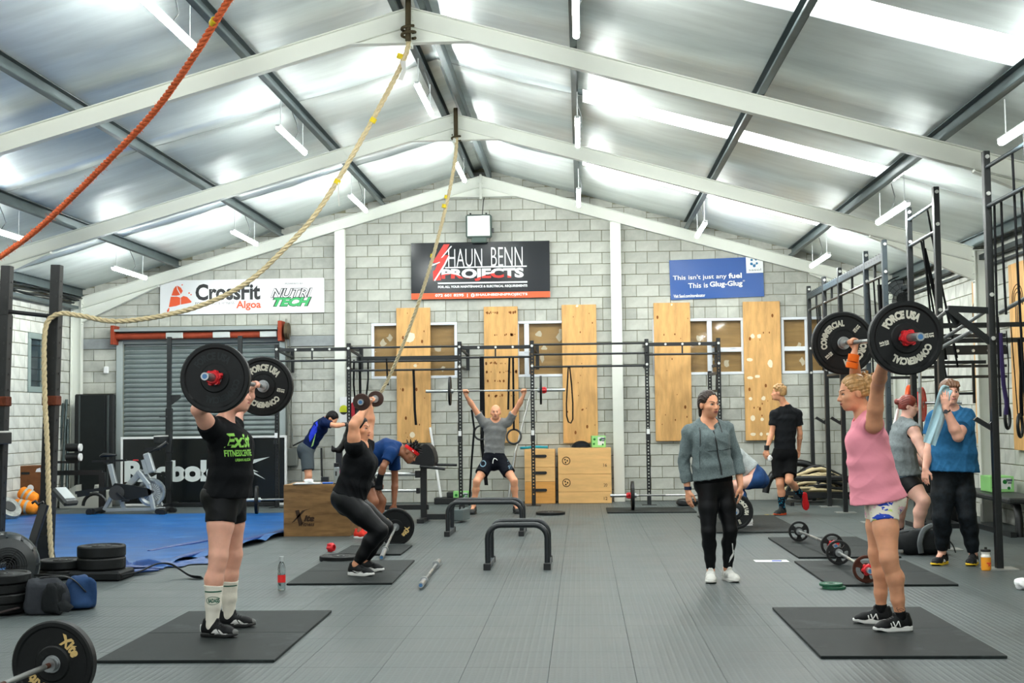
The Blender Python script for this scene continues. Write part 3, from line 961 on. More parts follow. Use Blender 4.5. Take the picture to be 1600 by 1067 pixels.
# blue fuel banner, hung a little askew
x0, x1, z0, z1, y = 1.60, 3.24, 3.53, 4.235, 22.665
t = thing('fuel_banner', 'wrinkled blue vinyl banner with white lettering and white corner square', 'sign', ((x0 + x1) / 2, y, z0))
tl = rotx(0) @ roty(-0.022)
AX2, AZ2 = tl @ AX, tl @ AZ
P = []
for i in range(13):
    row = []
    for j in range(25):
        u, v = j / 24, i / 12
        d = 0.012 * math.sin(9 * u + 4 * v) * math.sin(3 * v + 1) * (1 - v) - 0.004
        row.append(V(x0, y + min(d, 0.004), z0) + AX2 * (u * (x1 - x0)) + AZ2 * (v * (z1 - z0)))
    P.append(row)
part('vinyl_sheet', MB().grid(P), mat('vinyl_blue', (14, 76, 150), 0.35), t)
O = V(x0, y - 0.02, z0); U = (x1 - x0) / 1300.0
b = MB()
Zp = lambda v: (562 - v) * U
for tx, a, c, v0, v1, bo in (("This isn't just any", 40, 790, 305, 222, .012), ('fuel', 815, 1000, 292, 218, .03), ('This is', 250, 525, 408, 338, .012), ('Glug-Glug', 550, 1005, 421, 326, .03), ('®', 1010, 1040, 345, 322, 0), ('Visit Sasol.com/storelocator', 40, 480, 537, 490, .03)):
    fit_text(b, tx, a * U, c * U, Zp(v0), Zp(v1), O, AX2, AZ2, bold=bo)
part('lettering', b, WHITE, t, label='white lettering')
b = MB(); b.add([O + AX2 * (px * U) + AZ2 * Zp(pz) + V(0, -0.002, 0) for px, pz in ((1065, 2), (1300, 2), (1300, 229), (1065, 229))], [(0, 1, 2, 3)]); part('logo_square', b, WHITE, t)
b = MB()
for px, pz, r in ((1145, 45, 17), (1205, 40, 17), (1140, 100, 20), (1215, 95, 16), (1178, 130, 20), (1225, 25, 10)):
    b.add([O + AX2 * ((px + r * math.cos(a)) * U) + AZ2 * Zp(pz + r * math.sin(a)) + V(0, -0.003, 0) for a in np.linspace(0, 2 * pi, 13)[:-1]], [list(range(12))[::-1]])
for (a, c) in (((1140, 100), (1178, 130)), ((1215, 95), (1178, 130)), ((1205, 40), (1225, 25)), ((1178, 100), (1178, 130))):
    b.bar(O + AX2 * (a[0] * U) + AZ2 * Zp(a[1]) + V(0, -0.003, 0), O + AX2 * (c[0] * U) + AZ2 * Zp(c[1]) + V(0, -0.003, 0), 0.012, 0.001, up=(0, 1, 0))
part('emblem', b, mat('print_teal', (14, 110, 158), 0.45), t, label='teal dotted emblem')
b = MB(); fit_text(b, 'sasol', 1100 * U, 1270 * U, Zp(200), Zp(168), O + V(0, -0.003, 0), AX2, AZ2, bold=0.0); part('lettering', b, mat('print_grey', (110, 116, 120), 0.5), t, label='grey lettering')

# black board with frame and wordmark, in front of the roller door
x0, x1, z0, z1, y = -8.18, -5.2, 0.0, 1.22, 22.4
t = thing('framed_board', 'black board with thin white frame and big white wordmark before the roller door', 'sign', ((x0 + x1) / 2, y, 0))
part('panel', MB().box(((x0 + x1) / 2, y, (z0 + z1) / 2), (x1 - x0 - .02, 0.03, z1 - z0 - .02)), mat('board_black', (15, 20, 21), 0.22), t)
fr = MB()
for z in (z0 + .02, z1 - .02): fr.box(((x0 + x1) / 2, y, z), (x1 - x0, 0.05, 0.04), bev=0.004)
for x in (x0 + .02, x1 - .02): fr.box((x, y, (z0 + z1) / 2), (0.04, 0.05, z1 - z0 - .08), bev=0.004)
part('board_frame', fr, WHITE_PAINT, t)
O = V(x0, y - 0.0165, 0)
b = MB(); fit_text(b, 'Reebok', 0.07, 1.78, 0.42, 0.80, O, AX, AZ, bold=0.05, space=0.94, res=8)
part('lettering', b, mat('wordmark_white', (214, 222, 220), 0.5), t, label='white wordmark')
b = MB()
for p in ([(2.28, .78), (2.7, .845), (2.4, .73)], [(2.15, .74), (2.3, .66), (2.62, .45), (2.3, .60)], [(1.9, .56), (2.16, .75), (2.3, .67), (2.5, .58), (2.2, .63)]):
    b.add([O + AX * (px - .02) + AZ * pz for px, pz in p], [list(range(len(p)))])
part('emblem', b, MATS['wordmark_white'], t, label='white slashed emblem')

# floodlight
t = thing('floodlight', 'square grey floodlight on the back wall above the black banner', 'light', (-1.775, 22.5, 4.6))
GREENGREY = mat('floodlight_grey', (84, 98, 92), 0.5)
b = MB().box((-1.775, 22.5, 4.88), (0.46, 0.14, 0.42), bev=0.03)
part('housing', b, GREENGREY, t)
part('lens', MB().box((-1.775, 22.425, 4.88), (0.4, 0.012, 0.36), bev=0.005), mat('floodlight_lens', (222, 230, 226), 0.12, spec=0.8), t)
part('reflector', MB().box((-1.775, 22.418, 4.78), (0.3, 0.004, 0.05)).box((-1.59, 22.418, 4.88), (0.03, 0.004, 0.32)), mat('reflector_bright', (245, 248, 246), 0.2), t)
part('gear_box', MB().box((-1.775, 22.52, 4.635), (0.27, 0.12, 0.09), bev=0.01).box((-1.775, 22.61, 4.75), (0.1, 0.12, 0.1)), GREENGREY, t)
part('clip', MB().box((-1.92, 22.47, 5.1), (0.03, 0.05, 0.03)).box((-1.64, 22.47, 5.1), (0.03, 0.05, 0.03)).box((-1.525, 22.47, 4.8), (0.03, 0.05, 0.08)), PBLACK, t)
part('power_cord', MB().tube([(-1.72, 22.6, 5.1), (-1.7, 22.62, 5.35), (-1.64, 22.63, 5.62)], 0.008, 5), PBLACK, t)

# small things fixed to the wall
solo('motion_sensor', MB().box((-8.549, 22.64, 2.426), (0.09, 0.06, 0.13), bev=0.015), WHITE_PAINT, 'small white sensor box on the block wall beside the roller door', 'sensor')
b = MB()
bx, by, bz = (-5.175, 22.62, 0.831)
t = thing('switch_box', 'grey electrical isolator box with conduit beside the framed board', 'electrical box', (bx, 22.62, bz - .16))
part('box', MB().box((bx, 22.62, bz), (0.24, 0.12, 0.32), bev=0.012), mat('box_grey', (120, 124, 118), 0.5), t)
part('lever', MB().bar((bx + .05, 22.55, bz + .2), (bx + .3, 22.5, bz + .32), 0.025, 0.025), PBLACK, t)
part('conduit', MB().tube([(bx - .06, 22.63, bz + .15), (bx - .06, 22.63, 1.6), (bx - .09, 22.63, 2.0), (bx - .09, 22.63, 3.3)], 0.018, 6).tube([(bx + .02, 22.63, bz + .15), (bx + .02, 22.63, 1.3), (bx - .03, 22.63, 1.7), (bx - .03, 22.63, 2.6)], 0.015, 6), mat('conduit_grey', (136, 138, 130), 0.5), t, each=True)
px, py_, pz = (-4.105, 22.5, 1.637)
t = thing('ball_poster', 'white sheet with a yellow ball print on the white gable column', 'poster', (px, 22.5, pz - .28))
part('sheet', MB().box((px, 22.545, pz), (0.36, 0.006, 0.5)), WHITE, t)
a = np.linspace(0, 2 * pi, 25)[:-1]
b = MB().add([(px - .11 + .075 * math.cos(q), 22.5395, pz + .02 + .085 * math.sin(q)) for q in a], [list(range(24))])
part('ball_print', b, mat('print_yellow', (206, 214, 40), 0.45, var=0.12, scale=9), t, label='yellow ball print')
part('ball_print', MB().add([(px - .11 + .07 * math.cos(q), 22.5385, pz + .0 + .065 * math.sin(q)) for q in np.linspace(pi * 1.1, pi * 1.9, 12)], [list(range(12))]), PBLACK, t, label='dark base of the ball print')
# wall fan on the right
c = V(*(5.54, 22.2, 3.431))
t = thing('wall_fan', 'large black caged wall fan in the far corner behind the rig', 'fan', tuple(c))
b = MB()
for r in (0.1, 0.19, 0.28, 0.36, 0.4): b.tube([c + V(r * math.cos(a), -0.1 + 0.25 * (r / .4) ** 2 * .4, r * math.sin(a)) for a in np.linspace(0, 2 * pi, 33)[:-1]], 0.006 if r < .39 else 0.014, 5, closed=True)
for k in range(16):
    q = 2 * pi * k / 16
    b.tube([c + V(r * math.cos(q), -0.1 + 0.25 * (r / .4) ** 2 * .4, r * math.sin(q)) for r in (0.05, .15, .27, .4)], 0.004, 4)
part('cage', b, PBLACK, t)
b = MB().cyl(c + V(0, -.02, 0), c + V(0, 0.3, 0), 0.13, n=16); part('motor', b, PBLACK, t)
b = MB()
for k in range(3):
    q0 = 2 * pi * k / 3
    P = [[c + V(r * math.cos(q0 + w * .5), 0.02 + .04 * w, r * math.sin(q0 + w * .5)) for w in (-1, 0, 1)] for r in (.1, .2, .3, .36)]
    b.grid(P)
part('fan_blade', b, mat('fan_grey', (60, 66, 68), 0.4), t)
part('wall_bracket', MB().bar(c + V(0, .28, 0), c + V(0, .5, 0), .08, .08), PBLACK, t)

# ============================================================= RIGS
def perforated(mb, x, y, z0, z1, w=0.066, d=0.066, step=0.055, hole=0.024, zs=None, axis=0):
    """square tube with real bolt holes through front and back"""
    wall = 0.006
    for s in (-1, 1):
        mb.box((x + s * (w / 2 - wall / 2), y, (z0 + z1) / 2), (wall, d, z1 - z0))
    zb0, zb1 = zs if zs else (z0, z1)
    sw = (w - hole) / 2
    for s in (-1, 1):
        yy = y + s * (d / 2 - wall / 2)
        for q in (-1, 1):
            mb.box((x + q * (w / 2 - sw / 2), yy, (z0 + z1) / 2), (sw, wall, z1 - z0))
        z = zb0
        if zb0 > z0: mb.box((x, yy, (z0 + zb0) / 2), (hole, wall, zb0 - z0))
        while z < zb1 - hole:
            mb.box((x, yy, z + (step - hole) / 2), (hole, wall, step - hole)); z += step
        if zb1 < z1: mb.box((x, yy, (zb1 + z1) / 2), (hole, wall, z1 - zb1))
    mb.box((x, y, z1 + 0.004), (w, d, 0.008))
    return mb
def bolts(mb, pts, r=0.022, d=(0, -1, 0), l=0.02):
    for p in pts: mb.cyl(p, np.array(p) + np.array(d) * l, r, n=10)
    return mb

# --- wall rig in the middle of the back wall
YR = 21.7
rig = thing('pull_up_rig', 'long black wall-mounted pull-up rig with perforated uprights along the back wall', 'rig', (-1.9, YR, 0))
UX = [-5.207, -3.965, -2.062, -0.828, 1.11, 2.314]
for i, x in enumerate(UX):
    b = perforated(MB(), x, YR, 0.0, 2.78, zs=(0.15, 2.6))
    b.box((x, YR, 0.004), (0.24, 0.2, 0.008))
    u = part('upright', b, RACK, rig)
    part('j_cup', MB().box((x, YR - .05, 1.14), (0.075, 0.05, 0.12), bev=.006).box((x, YR - .1, 1.09), (0.06, 0.08, 0.02)).box((x, YR - .14, 1.12), (0.06, 0.015, 0.06)), RACK, u)
    part('j_cup_pad', MB().box((x, YR - .08, 1.23), (0.05, 0.015, 0.085)), WHITE_PAINT, u, label='pale plastic pad')
    # bracket back to the wall
    b = MB().bar((x, YR, 2.72), (x, 22.66, 2.72), .05, .05).bar((x, YR, 2.35), (x, 22.66, 2.35), .04, .04)
    b.box((x + .06, 22.6, 2.54), (0.06, 0.06, 0.42)).bar((x, YR + .1, 2.68), (x + .06, 22.6, 2.6), .045, .03)
    part('wall_bracket', b, RACK, rig, each=True)
    part('bolt', bolts(MB(), [(x, YR - .033, 2.7), (x, YR - .033, 2.36)], .022), BOLT, rig)
def cross(i, j, z, kind):
    x0, x1 = UX[i] + .033, UX[j] - .033
    if kind == 'beam':
        b = MB().box(((x0 + x1) / 2, YR, z), (x1 - x0, 0.05, 0.06), bev=0.004)
        o = part('crossbeam', b, RACK, rig)
        n = 3
        part('bolt', bolts(MB(), [(x0 + (x1 - x0) * k / 4, YR - .025, z) for k in (1, 2, 3)], .02), BOLT, o)
    elif kind == 'strap':
        part('crossbeam', MB().box(((x0 + x1) / 2, YR + .6, z), (x1 - x0, 0.07, 0.07), bev=0.004), RACK, rig)
    else:
        part('pull_up_bar', MB().cyl((x0 - .01, YR, z), (x1 + .01, YR, z), 0.018, n=8), RACK, rig)
cross(0, 1, 2.69, 'beam'); cross(0, 1, 2.5, 'bar')
cross(1, 2, 2.71, 'bar'); cross(1, 2, 2.55, 'strap'); cross(1, 2, 2.47, 'bar'); cross(1, 2, 2.32, 'bar')
cross(2, 3, 2.685, 'beam'); cross(2, 3, 2.515, 'bar')
cross(3, 4, 2.72, 'bar'); cross(3, 4, 2.55, 'bar'); cross(3, 4, 2.34, 'bar')
cross(4, 5, 2.695, 'beam'); cross(4, 5, 2.525, 'bar')
b = MB()
for x in (-4.6, -1.45, 1.71): b.box((x, YR, 2.6), (.025, .025, .16))
part('bar_link', b, RACK, rig, each=True)
b = MB(); perforated(b, 2.24, 22.5, 0.0, 2.25, zs=(.2, 2.2)); part('upright', b, RACK, rig)
part('side_rail', MB().bar((2.314, YR, 2.2), (2.24, 22.5, 2.2), .05, .05).bar((2.314, YR, 1.9), (2.24, 22.5, 1.9), .04, .04).bar((2.31, 22.0, 2.2), (2.3, 22.0, 1.9), .03, .03), RACK, rig, each=True)

# --- straps and bands hanging from it
BAND = mat('black_band', (13, 14, 16), 0.7)
def hang(pts, w, label, cat='strap', mt=None, t=0.006, grp=None, name='hanging_strap'):
    pts = [V(*p) for p in pts]
    b = MB()
    P = []
    for i, p in enumerate(pts):
        P.append([p + V(-w / 2, -t / 2, 0), p + V(w / 2, -t / 2, 0), p + V(w / 2, t / 2, 0), p + V(-w / 2, t / 2, 0), p + V(-w / 2, -t / 2, 0)])
    b.grid(P, False)
    return solo(name, b, mt or BAND, label, cat, grp)
YH = 21.68
hang([(-2.852, 21.68, 2.327), (-2.843, 21.68, 2.076), (-2.835, 21.68, 1.641), (-2.815, 21.68, 1.38)], 0.042, 'black strap hanging straight before the plywood board with the pale rope')
hang([(-3.31, 21.66, 2.518), (-3.3, 21.66, 2.245), (-3.29, 21.66, 2.06)], 0.028, 'short black strap hanging in front of the white framed window')
hang([(-1.68, 21.68, 2.529), (-1.674, 21.68, 2.061), (-1.668, 21.68, 1.541), (-1.695, 21.68, 1.086), (-1.626, 21.68, 0.352)], 0.062, 'wide black strap hanging behind the raised arm of the grey shirted lifter')
hang([(-1.212, 21.68, 2.501), (-1.228, 21.68, 2.056), (-1.243, 21.68, 1.622)], 0.034, 'narrow black strap hanging before the knotty plywood board')
hang([(-1.839, 21.4, 1.628), (-1.799, 21.4, 1.307), (-1.847, 21.4, 0.774), (-1.897, 21.4, 0.03)], 0.035, 'black leaning strap beside the rig upright at the grey shirted lifter')
# loop band on the right-hand bar
b = MB(); lp = []
for (u, v) in ((888, 573), (886, 600), (884, 625), (886, 650), (889, 659), (893, 660), (896, 655), (895, 625), (893, 600), (890, 573)): lp.append((u, v))
LP = [(-0.215, 21.68, 2.335), (-0.235, 21.68, 2.043), (-0.256, 21.68, 1.719), (-0.254, 21.68, 1.503), (-0.228, 21.68, 1.405), (-0.185, 21.68, 1.383), (-0.152, 21.68, 1.448), (-0.148, 21.68, 1.718), (-0.165, 21.68, 2.042), (-0.193, 21.68, 2.335)]
solo('loop_band', b.tube(LP, 0.012, 6, flat=0.6), BAND, 'thin black loop band hanging from the bar before the drip-knotted board', 'band')
# gymnastic rings behind the grey shirted lifter
for s, (cx, lab) in enumerate((((-1.705, 21.69, 1.238), 'black gymnastic ring hanging at the lifter’s arm before the leaning strap'), ((-1.151, 21.69, 1.167), 'black gymnastic ring hanging at the lifter’s arm near the wooden boxes'))):
    t = thing('gym_ring', lab.replace('’', "'"), 'gym ring', cx, 0, 'black gymnastic rings behind the lifter')
    part('ring', MB().tube([(0.12 * math.cos(a), 0.03 * math.sin(a), 0.12 * math.sin(a)) for a in np.linspace(0, 2 * pi, 29)[:-1]], 0.017, 8, closed=True), PBLACK, t, world=False)
    part('strap', MB().box((0.0, 0, (2.5 - cx[2]) / 2 + .06), (0.035, 0.006, 2.5 - cx[2] - .1)), BAND, t, world=False)
    part('buckle', MB().box((0.0, -.01, 0.33), (0.06, 0.02, 0.09), bev=.005), PBLACK, t, world=False)

# --- boxing pads and bands at the second upright
t = thing('punch_pad', 'red and black punching pad hanging behind the squatting woman', 'pad', (-3.84, 21.9, 1.544))
part('pad', MB().box((0, 0, 0), (0.26, 0.12, 0.52), bev=0.05), mat('pad_red', (176, 34, 52), 0.45), t, world=False)
part('edge', MB().box((0.03, -0.05, 0), (0.16, 0.06, 0.6), bev=0.02), PBLACK, t, world=False)
grp = 'black bands bundled on the rig behind the squatting woman'
for k, (u, w) in enumerate(((0, .03), (1, .045), (2, .03))):
    A = ((-3.887, 21.75, 2.508), (-3.796, 21.8, 2.553), (-3.644, 21.75, 2.505))[k]; B_ = ((-3.857, 21.75, 1.653), (-3.788, 21.8, 1.817), (-3.68, 21.75, 1.848))[k]
    hang([A, tuple((np.array(A) + np.array(B_)) / 2 + V(.02 * (k - 1), 0, 0)), B_], w, ('long black band touching the second rig upright', 'thick black strap with buckle beside the punching pad', 'thin black band behind the raised short bar')[k], 'band', grp=grp)

# --- squat stands in front of the roller door
def stand(px_top, label, x, y, h):
    t = thing('squat_stand', label, 'squat stand', (x, y, 0))
    b = MB().box((0, 0, h / 2), (0.07, 0.07, h), bev=.004)
    part('upright', b, RACK, t, world=False)
    part('sleeve', MB().box((0, 0, h * .45), (0.1, 0.1, h * .26), bev=.005).box((0, 0, .55), (0.1, 0.1, .5), bev=.005), RACK, t, world=False)
    part('base', MB().box((0, 0, .04), (0.1, 0.8, .07), bev=.004).box((.3, .1, .04), (.6, .08, .07), bev=.004), RACK, t, world=False)
    part('hook', MB().prism([(0.04, 0), (.2, .12), (.2, .17), (.04, .17)], .05, np.array((V(1, 0, 0), V(0, 0, 1), V(0, -1, 0))), (0, .025, h * .6)).bar((-.02, -.06, h * .53), (-.15, -.08, h * .53), .02, .02), RACK, t, world=False)
    part('safety_arm', MB().box((-.04, -.3, 1.18), (0.1, .5, .1), bev=.006), RACK, t, world=False)
    part('arm_pad', MB().box((-.04, -.3, 1.24), (0.09, .5, .02)), mat('pad_pale', (206, 208, 204), 0.4), t, world=False)
    return t
stand(262, 'black squat stand upright behind the spin bike', *(-7.168, 21.95, 1.026)[:2], 2.96)
stand(373, 'black squat stand upright behind the woman with white socks', *(-5.918, 21.95, 1.014)[:2], 2.96)

# --- tall squat stand on the left, with the climbing rope over its bar
t = thing('tall_squat_stand', 'tall rusty black squat stand with crossbar holding the looped pale rope', 'squat stand', (-5.5, 12.98, 0))
RUSTY = mat('worn_black_steel', (22, 25, 26), 0.5, var=0.35, scale=6, metal=0.2)
for k, (xb, xt) in enumerate(((-5.52, -5.43), (-6.05, -5.96))):
    b = MB().bar((xb + (xt - xb) * .5, 12.98, 1.5), (xt, 12.98, 3.13), .10, .10, up=(0, 1, 0), bev=.005)
    u = part('upright', b, RUSTY, t)
    part('outer_tube', MB().bar((xb, 12.98, 0.0), (xb + (xt - xb) * .76, 12.98, 2.62), .125, .125, up=(0, 1, 0), bev=.005), RUSTY, u)
    hl = MB()
    for z in np.arange(.4, 3.0, .16):
        hl.cyl((xb + (xt - xb) * z / 3.13 + .052 + (.012 if z < 2.6 else 0), 12.98, z), (xb + (xt - xb) * z / 3.13 + .056 + (.012 if z < 2.6 else 0), 12.98, z), .012, n=8)
        hl.cyl((xb + (xt - xb) * z / 3.13 + .02, 12.98 - (.064 if z < 2.6 else .051), z), (xb + (xt - xb) * z / 3.13 + .02, 12.98 - (.066 if z < 2.6 else .054), z), .011, n=8)
    part('bolt_hole', hl, PBLACK, u)
    part('collar', MB().box((xb + (xt - xb) * .55, 12.97, 1.72), (.15, .15, .1), bev=.008), mat('rust_brown', (92, 48, 32), 0.8, var=0.3, scale=18), u, label='rust brown collar')
part('crossbar', MB().cyl((-6.0, 12.96, 2.66), (-5.4, 12.96, 2.585), 0.022, n=10), RUSTY, t)
part('spotter_arm', MB().box((-5.98, 12.75, 1.34), (.16, .5, .12), bev=.006), RUSTY, t)
part('arm_pad', MB().box((-5.98, 12.75, 1.405), (.1, .48, .02)), MATS['pad_pale'], t)
part('foot', MB().box((-5.5, 12.75, .03), (.14, 1.1, .06), bev=.005).box((-6.03, 12.75, .03), (.14, 1.1, .06), bev=.005), RUSTY, t)
part('foot_bracket', MB().prism([(-.1, 0), (.16, 0), (.12, .22), (.05, .3), (-.06, .3), (-.12, .2)], .02, np.array((V(1, 0, 0), V(0, 0, 1), V(0, -1, 0))), (-5.53, 12.9, .05)), RUSTY, t)

# --- climbing ropes
ROPE = mat('manila_rope', (204, 188, 150), 0.8, var=0.12, scale=40)
ROPEO = mat('orange_rope', (224, 112, 70), 0.85, var=0.25, scale=40)
def cat(pts, n):
    """smooth curve through points"""
    p = np.asarray(pts, float)
    p = np.vstack((2 * p[0] - p[1], p, 2 * p[-1] - p[-2]))
    out = []
    for i in range(1, len(p) - 2):
        for s in np.linspace(0, 1, n, endpoint=False):
            a, b_, c, d = p[i - 1], p[i], p[i + 1], p[i + 2]
            out.append(0.5 * (2 * b_ + (c - a) * s + (2 * a - 5 * b_ + 4 * c - d) * s * s + (3 * b_ - a - 3 * c + d) * s ** 3))
    out.append(p[-2])
    return np.array(out)
def resample(c, step):
    d = np.r_[0, np.cumsum(np.linalg.norm(np.diff(c, axis=0), axis=1))]
    k = max(2, int(d[-1] / step))
    s = np.linspace(0, d[-1], k)
    return np.stack([np.interp(s, d, c[:, i]) for i in range(3)], 1)
def twisted(mb, curve, r, pitch, strands=3, seg=8, n=6, rs=None):
    c = resample(curve, pitch / seg)
    tg = np.gradient(c, axis=0)
    a = basis(tg[0])[0]
    A = []
    for d in tg:
        d = nrm(d); a = nrm(a - d * a.dot(d)); A.append((a, np.cross(d, a)))
    ph = np.arange(len(c)) * 2 * pi / seg
    for s in range(strands):
        q = ph + s * 2 * pi / strands
        mb.tube([c[i] + (A[i][0] * math.cos(q[i]) + A[i][1] * math.sin(q[i])) * r * 0.5 for i in range(len(c))], r * 0.56, n)
    return mb
def tape(mb, c, d, r):
    d = nrm(d); return mb.cyl(np.array(c) - d * .025, np.array(c) + d * .025, r, n=10)
YTAPE = mat('yellow_tape', (222, 196, 40), 0.5)
DARKROPE = mat('dark_binding', (74, 66, 48), 0.8)
# rope one: tied at the nearest apex, swung over the stand's bar, hanging to the floor
c1 = cat([(-1.745, 13.05, 5.55), (-1.795, 13.1, 5.259), (-2.183, 13.1, 4.524), (-2.68, 13.05, 3.685), (-3.077, 13.02, 3.234), (-3.44, 13.0, 2.912), (-3.87, 12.98, 2.698), (-4.329, 12.95, 2.577), (-4.781, 12.9, 2.528), (-5.11, 12.88, 2.584), (-5.307, 12.87, 2.619)], 14)
c1b = cat([(-5.307, 12.87, 2.619), (-5.408, 12.87, 2.595), (-5.484, 12.86, 2.509), (-5.508, 12.86, 2.285), (-5.496, 12.86, 1.759), (-5.464, 12.86, 1.235), (-5.445, 12.86, 0.714), (-5.421, 12.86, 0.26), (-5.399, 12.86, 0.04)], 12)
t = thing('climbing_rope', 'pale climbing rope from the foremost roof apex looped over the tall stand', 'rope', (-1.745, 13.1, 5.6))
part('rope', twisted(MB(), np.vstack((c1, c1b[1:])), 0.027, 0.2), ROPE, t)
part('binding', MB().cyl((-1.745, 13.04, 5.88), (-1.75, 13.05, 5.42), 0.03, n=10).tube([(-1.745 + .07 * math.cos(a), 13.05 + .06 * math.sin(a), 5.45 + .01 * a) for a in np.linspace(0, 12, 40)], 0.016, 6), DARKROPE, t, label='dark knotted binding')
b = MB()
for p, q in (((-1.842, 13.1, 5.274), (-1.877, 13.1, 5.16)), ((-2.129, 13.1, 4.604), (-2.156, 13.1, 4.557)), ((-2.503, 13.07, 3.96), (-2.53, 13.07, 3.906))): tape(b, p, np.array(q) - np.array(p), .034)
part('tape', b, YTAPE, t, label='yellow tape marks')
b = MB().grid([[(-1.836, 13.05, 5.213), (-1.775, 13.05, 5.211)], [(-1.81, 13.05, 5.11), (-1.776, 13.05, 5.096)], [(-1.857, 13.05, 5.017), (-1.81, 13.05, 5.002)]]).grid([[(-2.488, 13.03, 3.945), (-2.475, 13.03, 3.945)], [(-2.489, 13.03, 3.811), (-2.475, 13.03, 3.811)], [(-2.482, 13.03, 3.698), (-2.469, 13.03, 3.697)]])
part('rope_tag', b, mat('tag_grey', (196, 196, 190), 0.7), t)
# rope two: second apex to the rig behind the squatting woman
c2 = cat([(-1.716, 17.8, 5.62), (-1.717, 17.85, 5.316), (-1.79, 17.9, 4.87), (-1.962, 18.1, 4.264), (-2.206, 18.4, 3.566), (-2.526, 18.8, 2.834), (-2.877, 19.2, 2.16), (-3.155, 19.4, 1.711), (-3.281, 19.5, 1.439)], 12)
t = thing('climbing_rope', 'pale climbing rope from the second roof apex down behind the short bar', 'rope', (-1.716, 17.85, 5.6))
part('rope', twisted(MB(), c2, 0.026, 0.2), ROPE, t)
part('binding', MB().cyl((-1.716, 17.78, 5.86), (-1.716, 17.8, 5.45), 0.03, n=10).tube([(-1.716 + .06 * math.cos(a), 17.8 + .06 * math.sin(a), 5.4 + .01 * a) for a in np.linspace(0, 9, 30)], 0.014, 6), DARKROPE, t, label='dark knotted binding')
b = MB()
for p, q in (((-1.873, 17.98, 4.63), (-1.892, 17.98, 4.557)), ((-1.913, 18.0, 4.505), (-1.931, 18.0, 4.432)), ((-2.118, 18.3, 3.832), (-2.137, 18.3, 3.739))): tape(b, p, np.array(q) - np.array(p), .034)
part('tape', b, YTAPE, t, label='yellow tape marks')
# orange rope near the camera
c3 = cat([(-1.9, 8.45, 5.5), (-2.21, 8.6, 4.717), (-2.515, 9.0, 4.541), (-2.906, 9.4, 4.231), (-3.369, 9.9, 3.955), (-3.918, 10.4, 3.682), (-4.545, 11.0, 3.417), (-5.052, 11.5, 3.241), (-5.584, 12.0, 3.099), (-6.209, 12.5, 2.92)], 12)
t = thing('climbing_rope', 'frayed orange climbing rope slanting down under the roof', 'rope', (-1.9, 8.45, 5.5))
part('rope', twisted(MB(), c3, 0.028, 0.16), ROPEO, t)
rr = random.Random(5); fz = MB()
cc = resample(c3, 0.02)
for k in range(700):
    i = rr.randrange(len(cc)); d = nrm(V(rr.gauss(0, 1), rr.gauss(0, 1), rr.gauss(0, 1)))
    fz.cyl(cc[i] + d * .012, cc[i] + d * rr.uniform(.034, .05 if i < len(cc) * .5 else .06), 0.0022, 0.001, n=3, caps=False)
part('frayed_fibres', fz, ROPEO, t, kind='stuff')
part('tape', tape(MB(), (-2.667, 9.15, 4.432), np.array((-2.667, 9.15, 4.432)) - np.array((-2.705, 9.2, 4.41)), .03), YTAPE, t, label='yellow tape mark')

# --- rig along the right wall
XG = 3.95
rg = thing('tall_rig', 'tall black free-standing rig with high pull-up bars before the painted side wall', 'rig', (XG, 17, 0))
posts = [(22.3, 3.70, RACK), (20.9, 3.71, RACK), (19.65, 3.71, RACK), (17.85, 3.73, RACKG), (16.76, 3.74, RACKG), (15.6, 3.97, RACK), (14.3, 3.99, RACK), (12.53, 4.02, RACKG), (11.35, 4.02, RACKG)]
for y, h, m_ in posts:
    XP = 3.98 if y == 15.6 else XG
    b = MB().box((XP, y, h / 2), (0.064, 0.078, h), bev=.005)
    u = part('upright', b, m_ if y > 13 else RACK, rg)
    part('foot_plate', MB().box((XP, y, .006), (0.3, 0.24, .012)), mat('bare_steel', (166, 168, 164), 0.4, metal=0.5), u, label='bare steel foot plate')
    part('bolt', bolts(MB(), [(XP, y - .04, h - .06), (XP, y - .04, h - .42), (XP, y - .04, 2.62), (XP, y - .04, 2.2)], .02), BOLT, u)
    hl = MB()
    for z in np.arange(.5, h - .2, .22): hl.cyl((XP, y - .0385, z), (XP, y - .0405, z), .009, n=6)
    part('bolt_hole', hl, PBLACK, u)
for (ya, yb) in ((22.3, 20.9), (20.9, 19.65), (19.65, 17.85), (17.85, 16.76)):
    b = MB().box((XG, (ya + yb) / 2, 3.52), (.06, ya - yb - .078, .1), bev=.004)
    o = part('top_rail', b, RACKG, rg)
    hl = MB()
    for y in np.arange(yb + .12, ya - .1, .16): hl.cyl((XG - .031, y, 3.53), (XG - .0325, y, 3.53), .014, n=8).cyl((XG, y, 3.57), (XG, y, 3.59), .012, n=6)
    part('bolt_hole', hl, PBLACK, o)
    part('pull_up_bar', MB().cyl((XG, ya, 3.28), (XG, yb, 3.28), .018, n=10), RACK, rg)
    part('bar_link', MB().box((XG, (ya + yb) / 2, 3.4), (.03, .03, .24)), RACK, rg)
for (ya, yb, zs) in ((15.6, 14.3, (3.82, 3.5)), (12.53, 11.35, (3.86, 3.48))):
    for z in zs: part('pull_up_bar', MB().cyl((3.98 if ya == 15.6 else XG, ya, z), (XG, yb, z), .021, n=10), RACKG, rg)
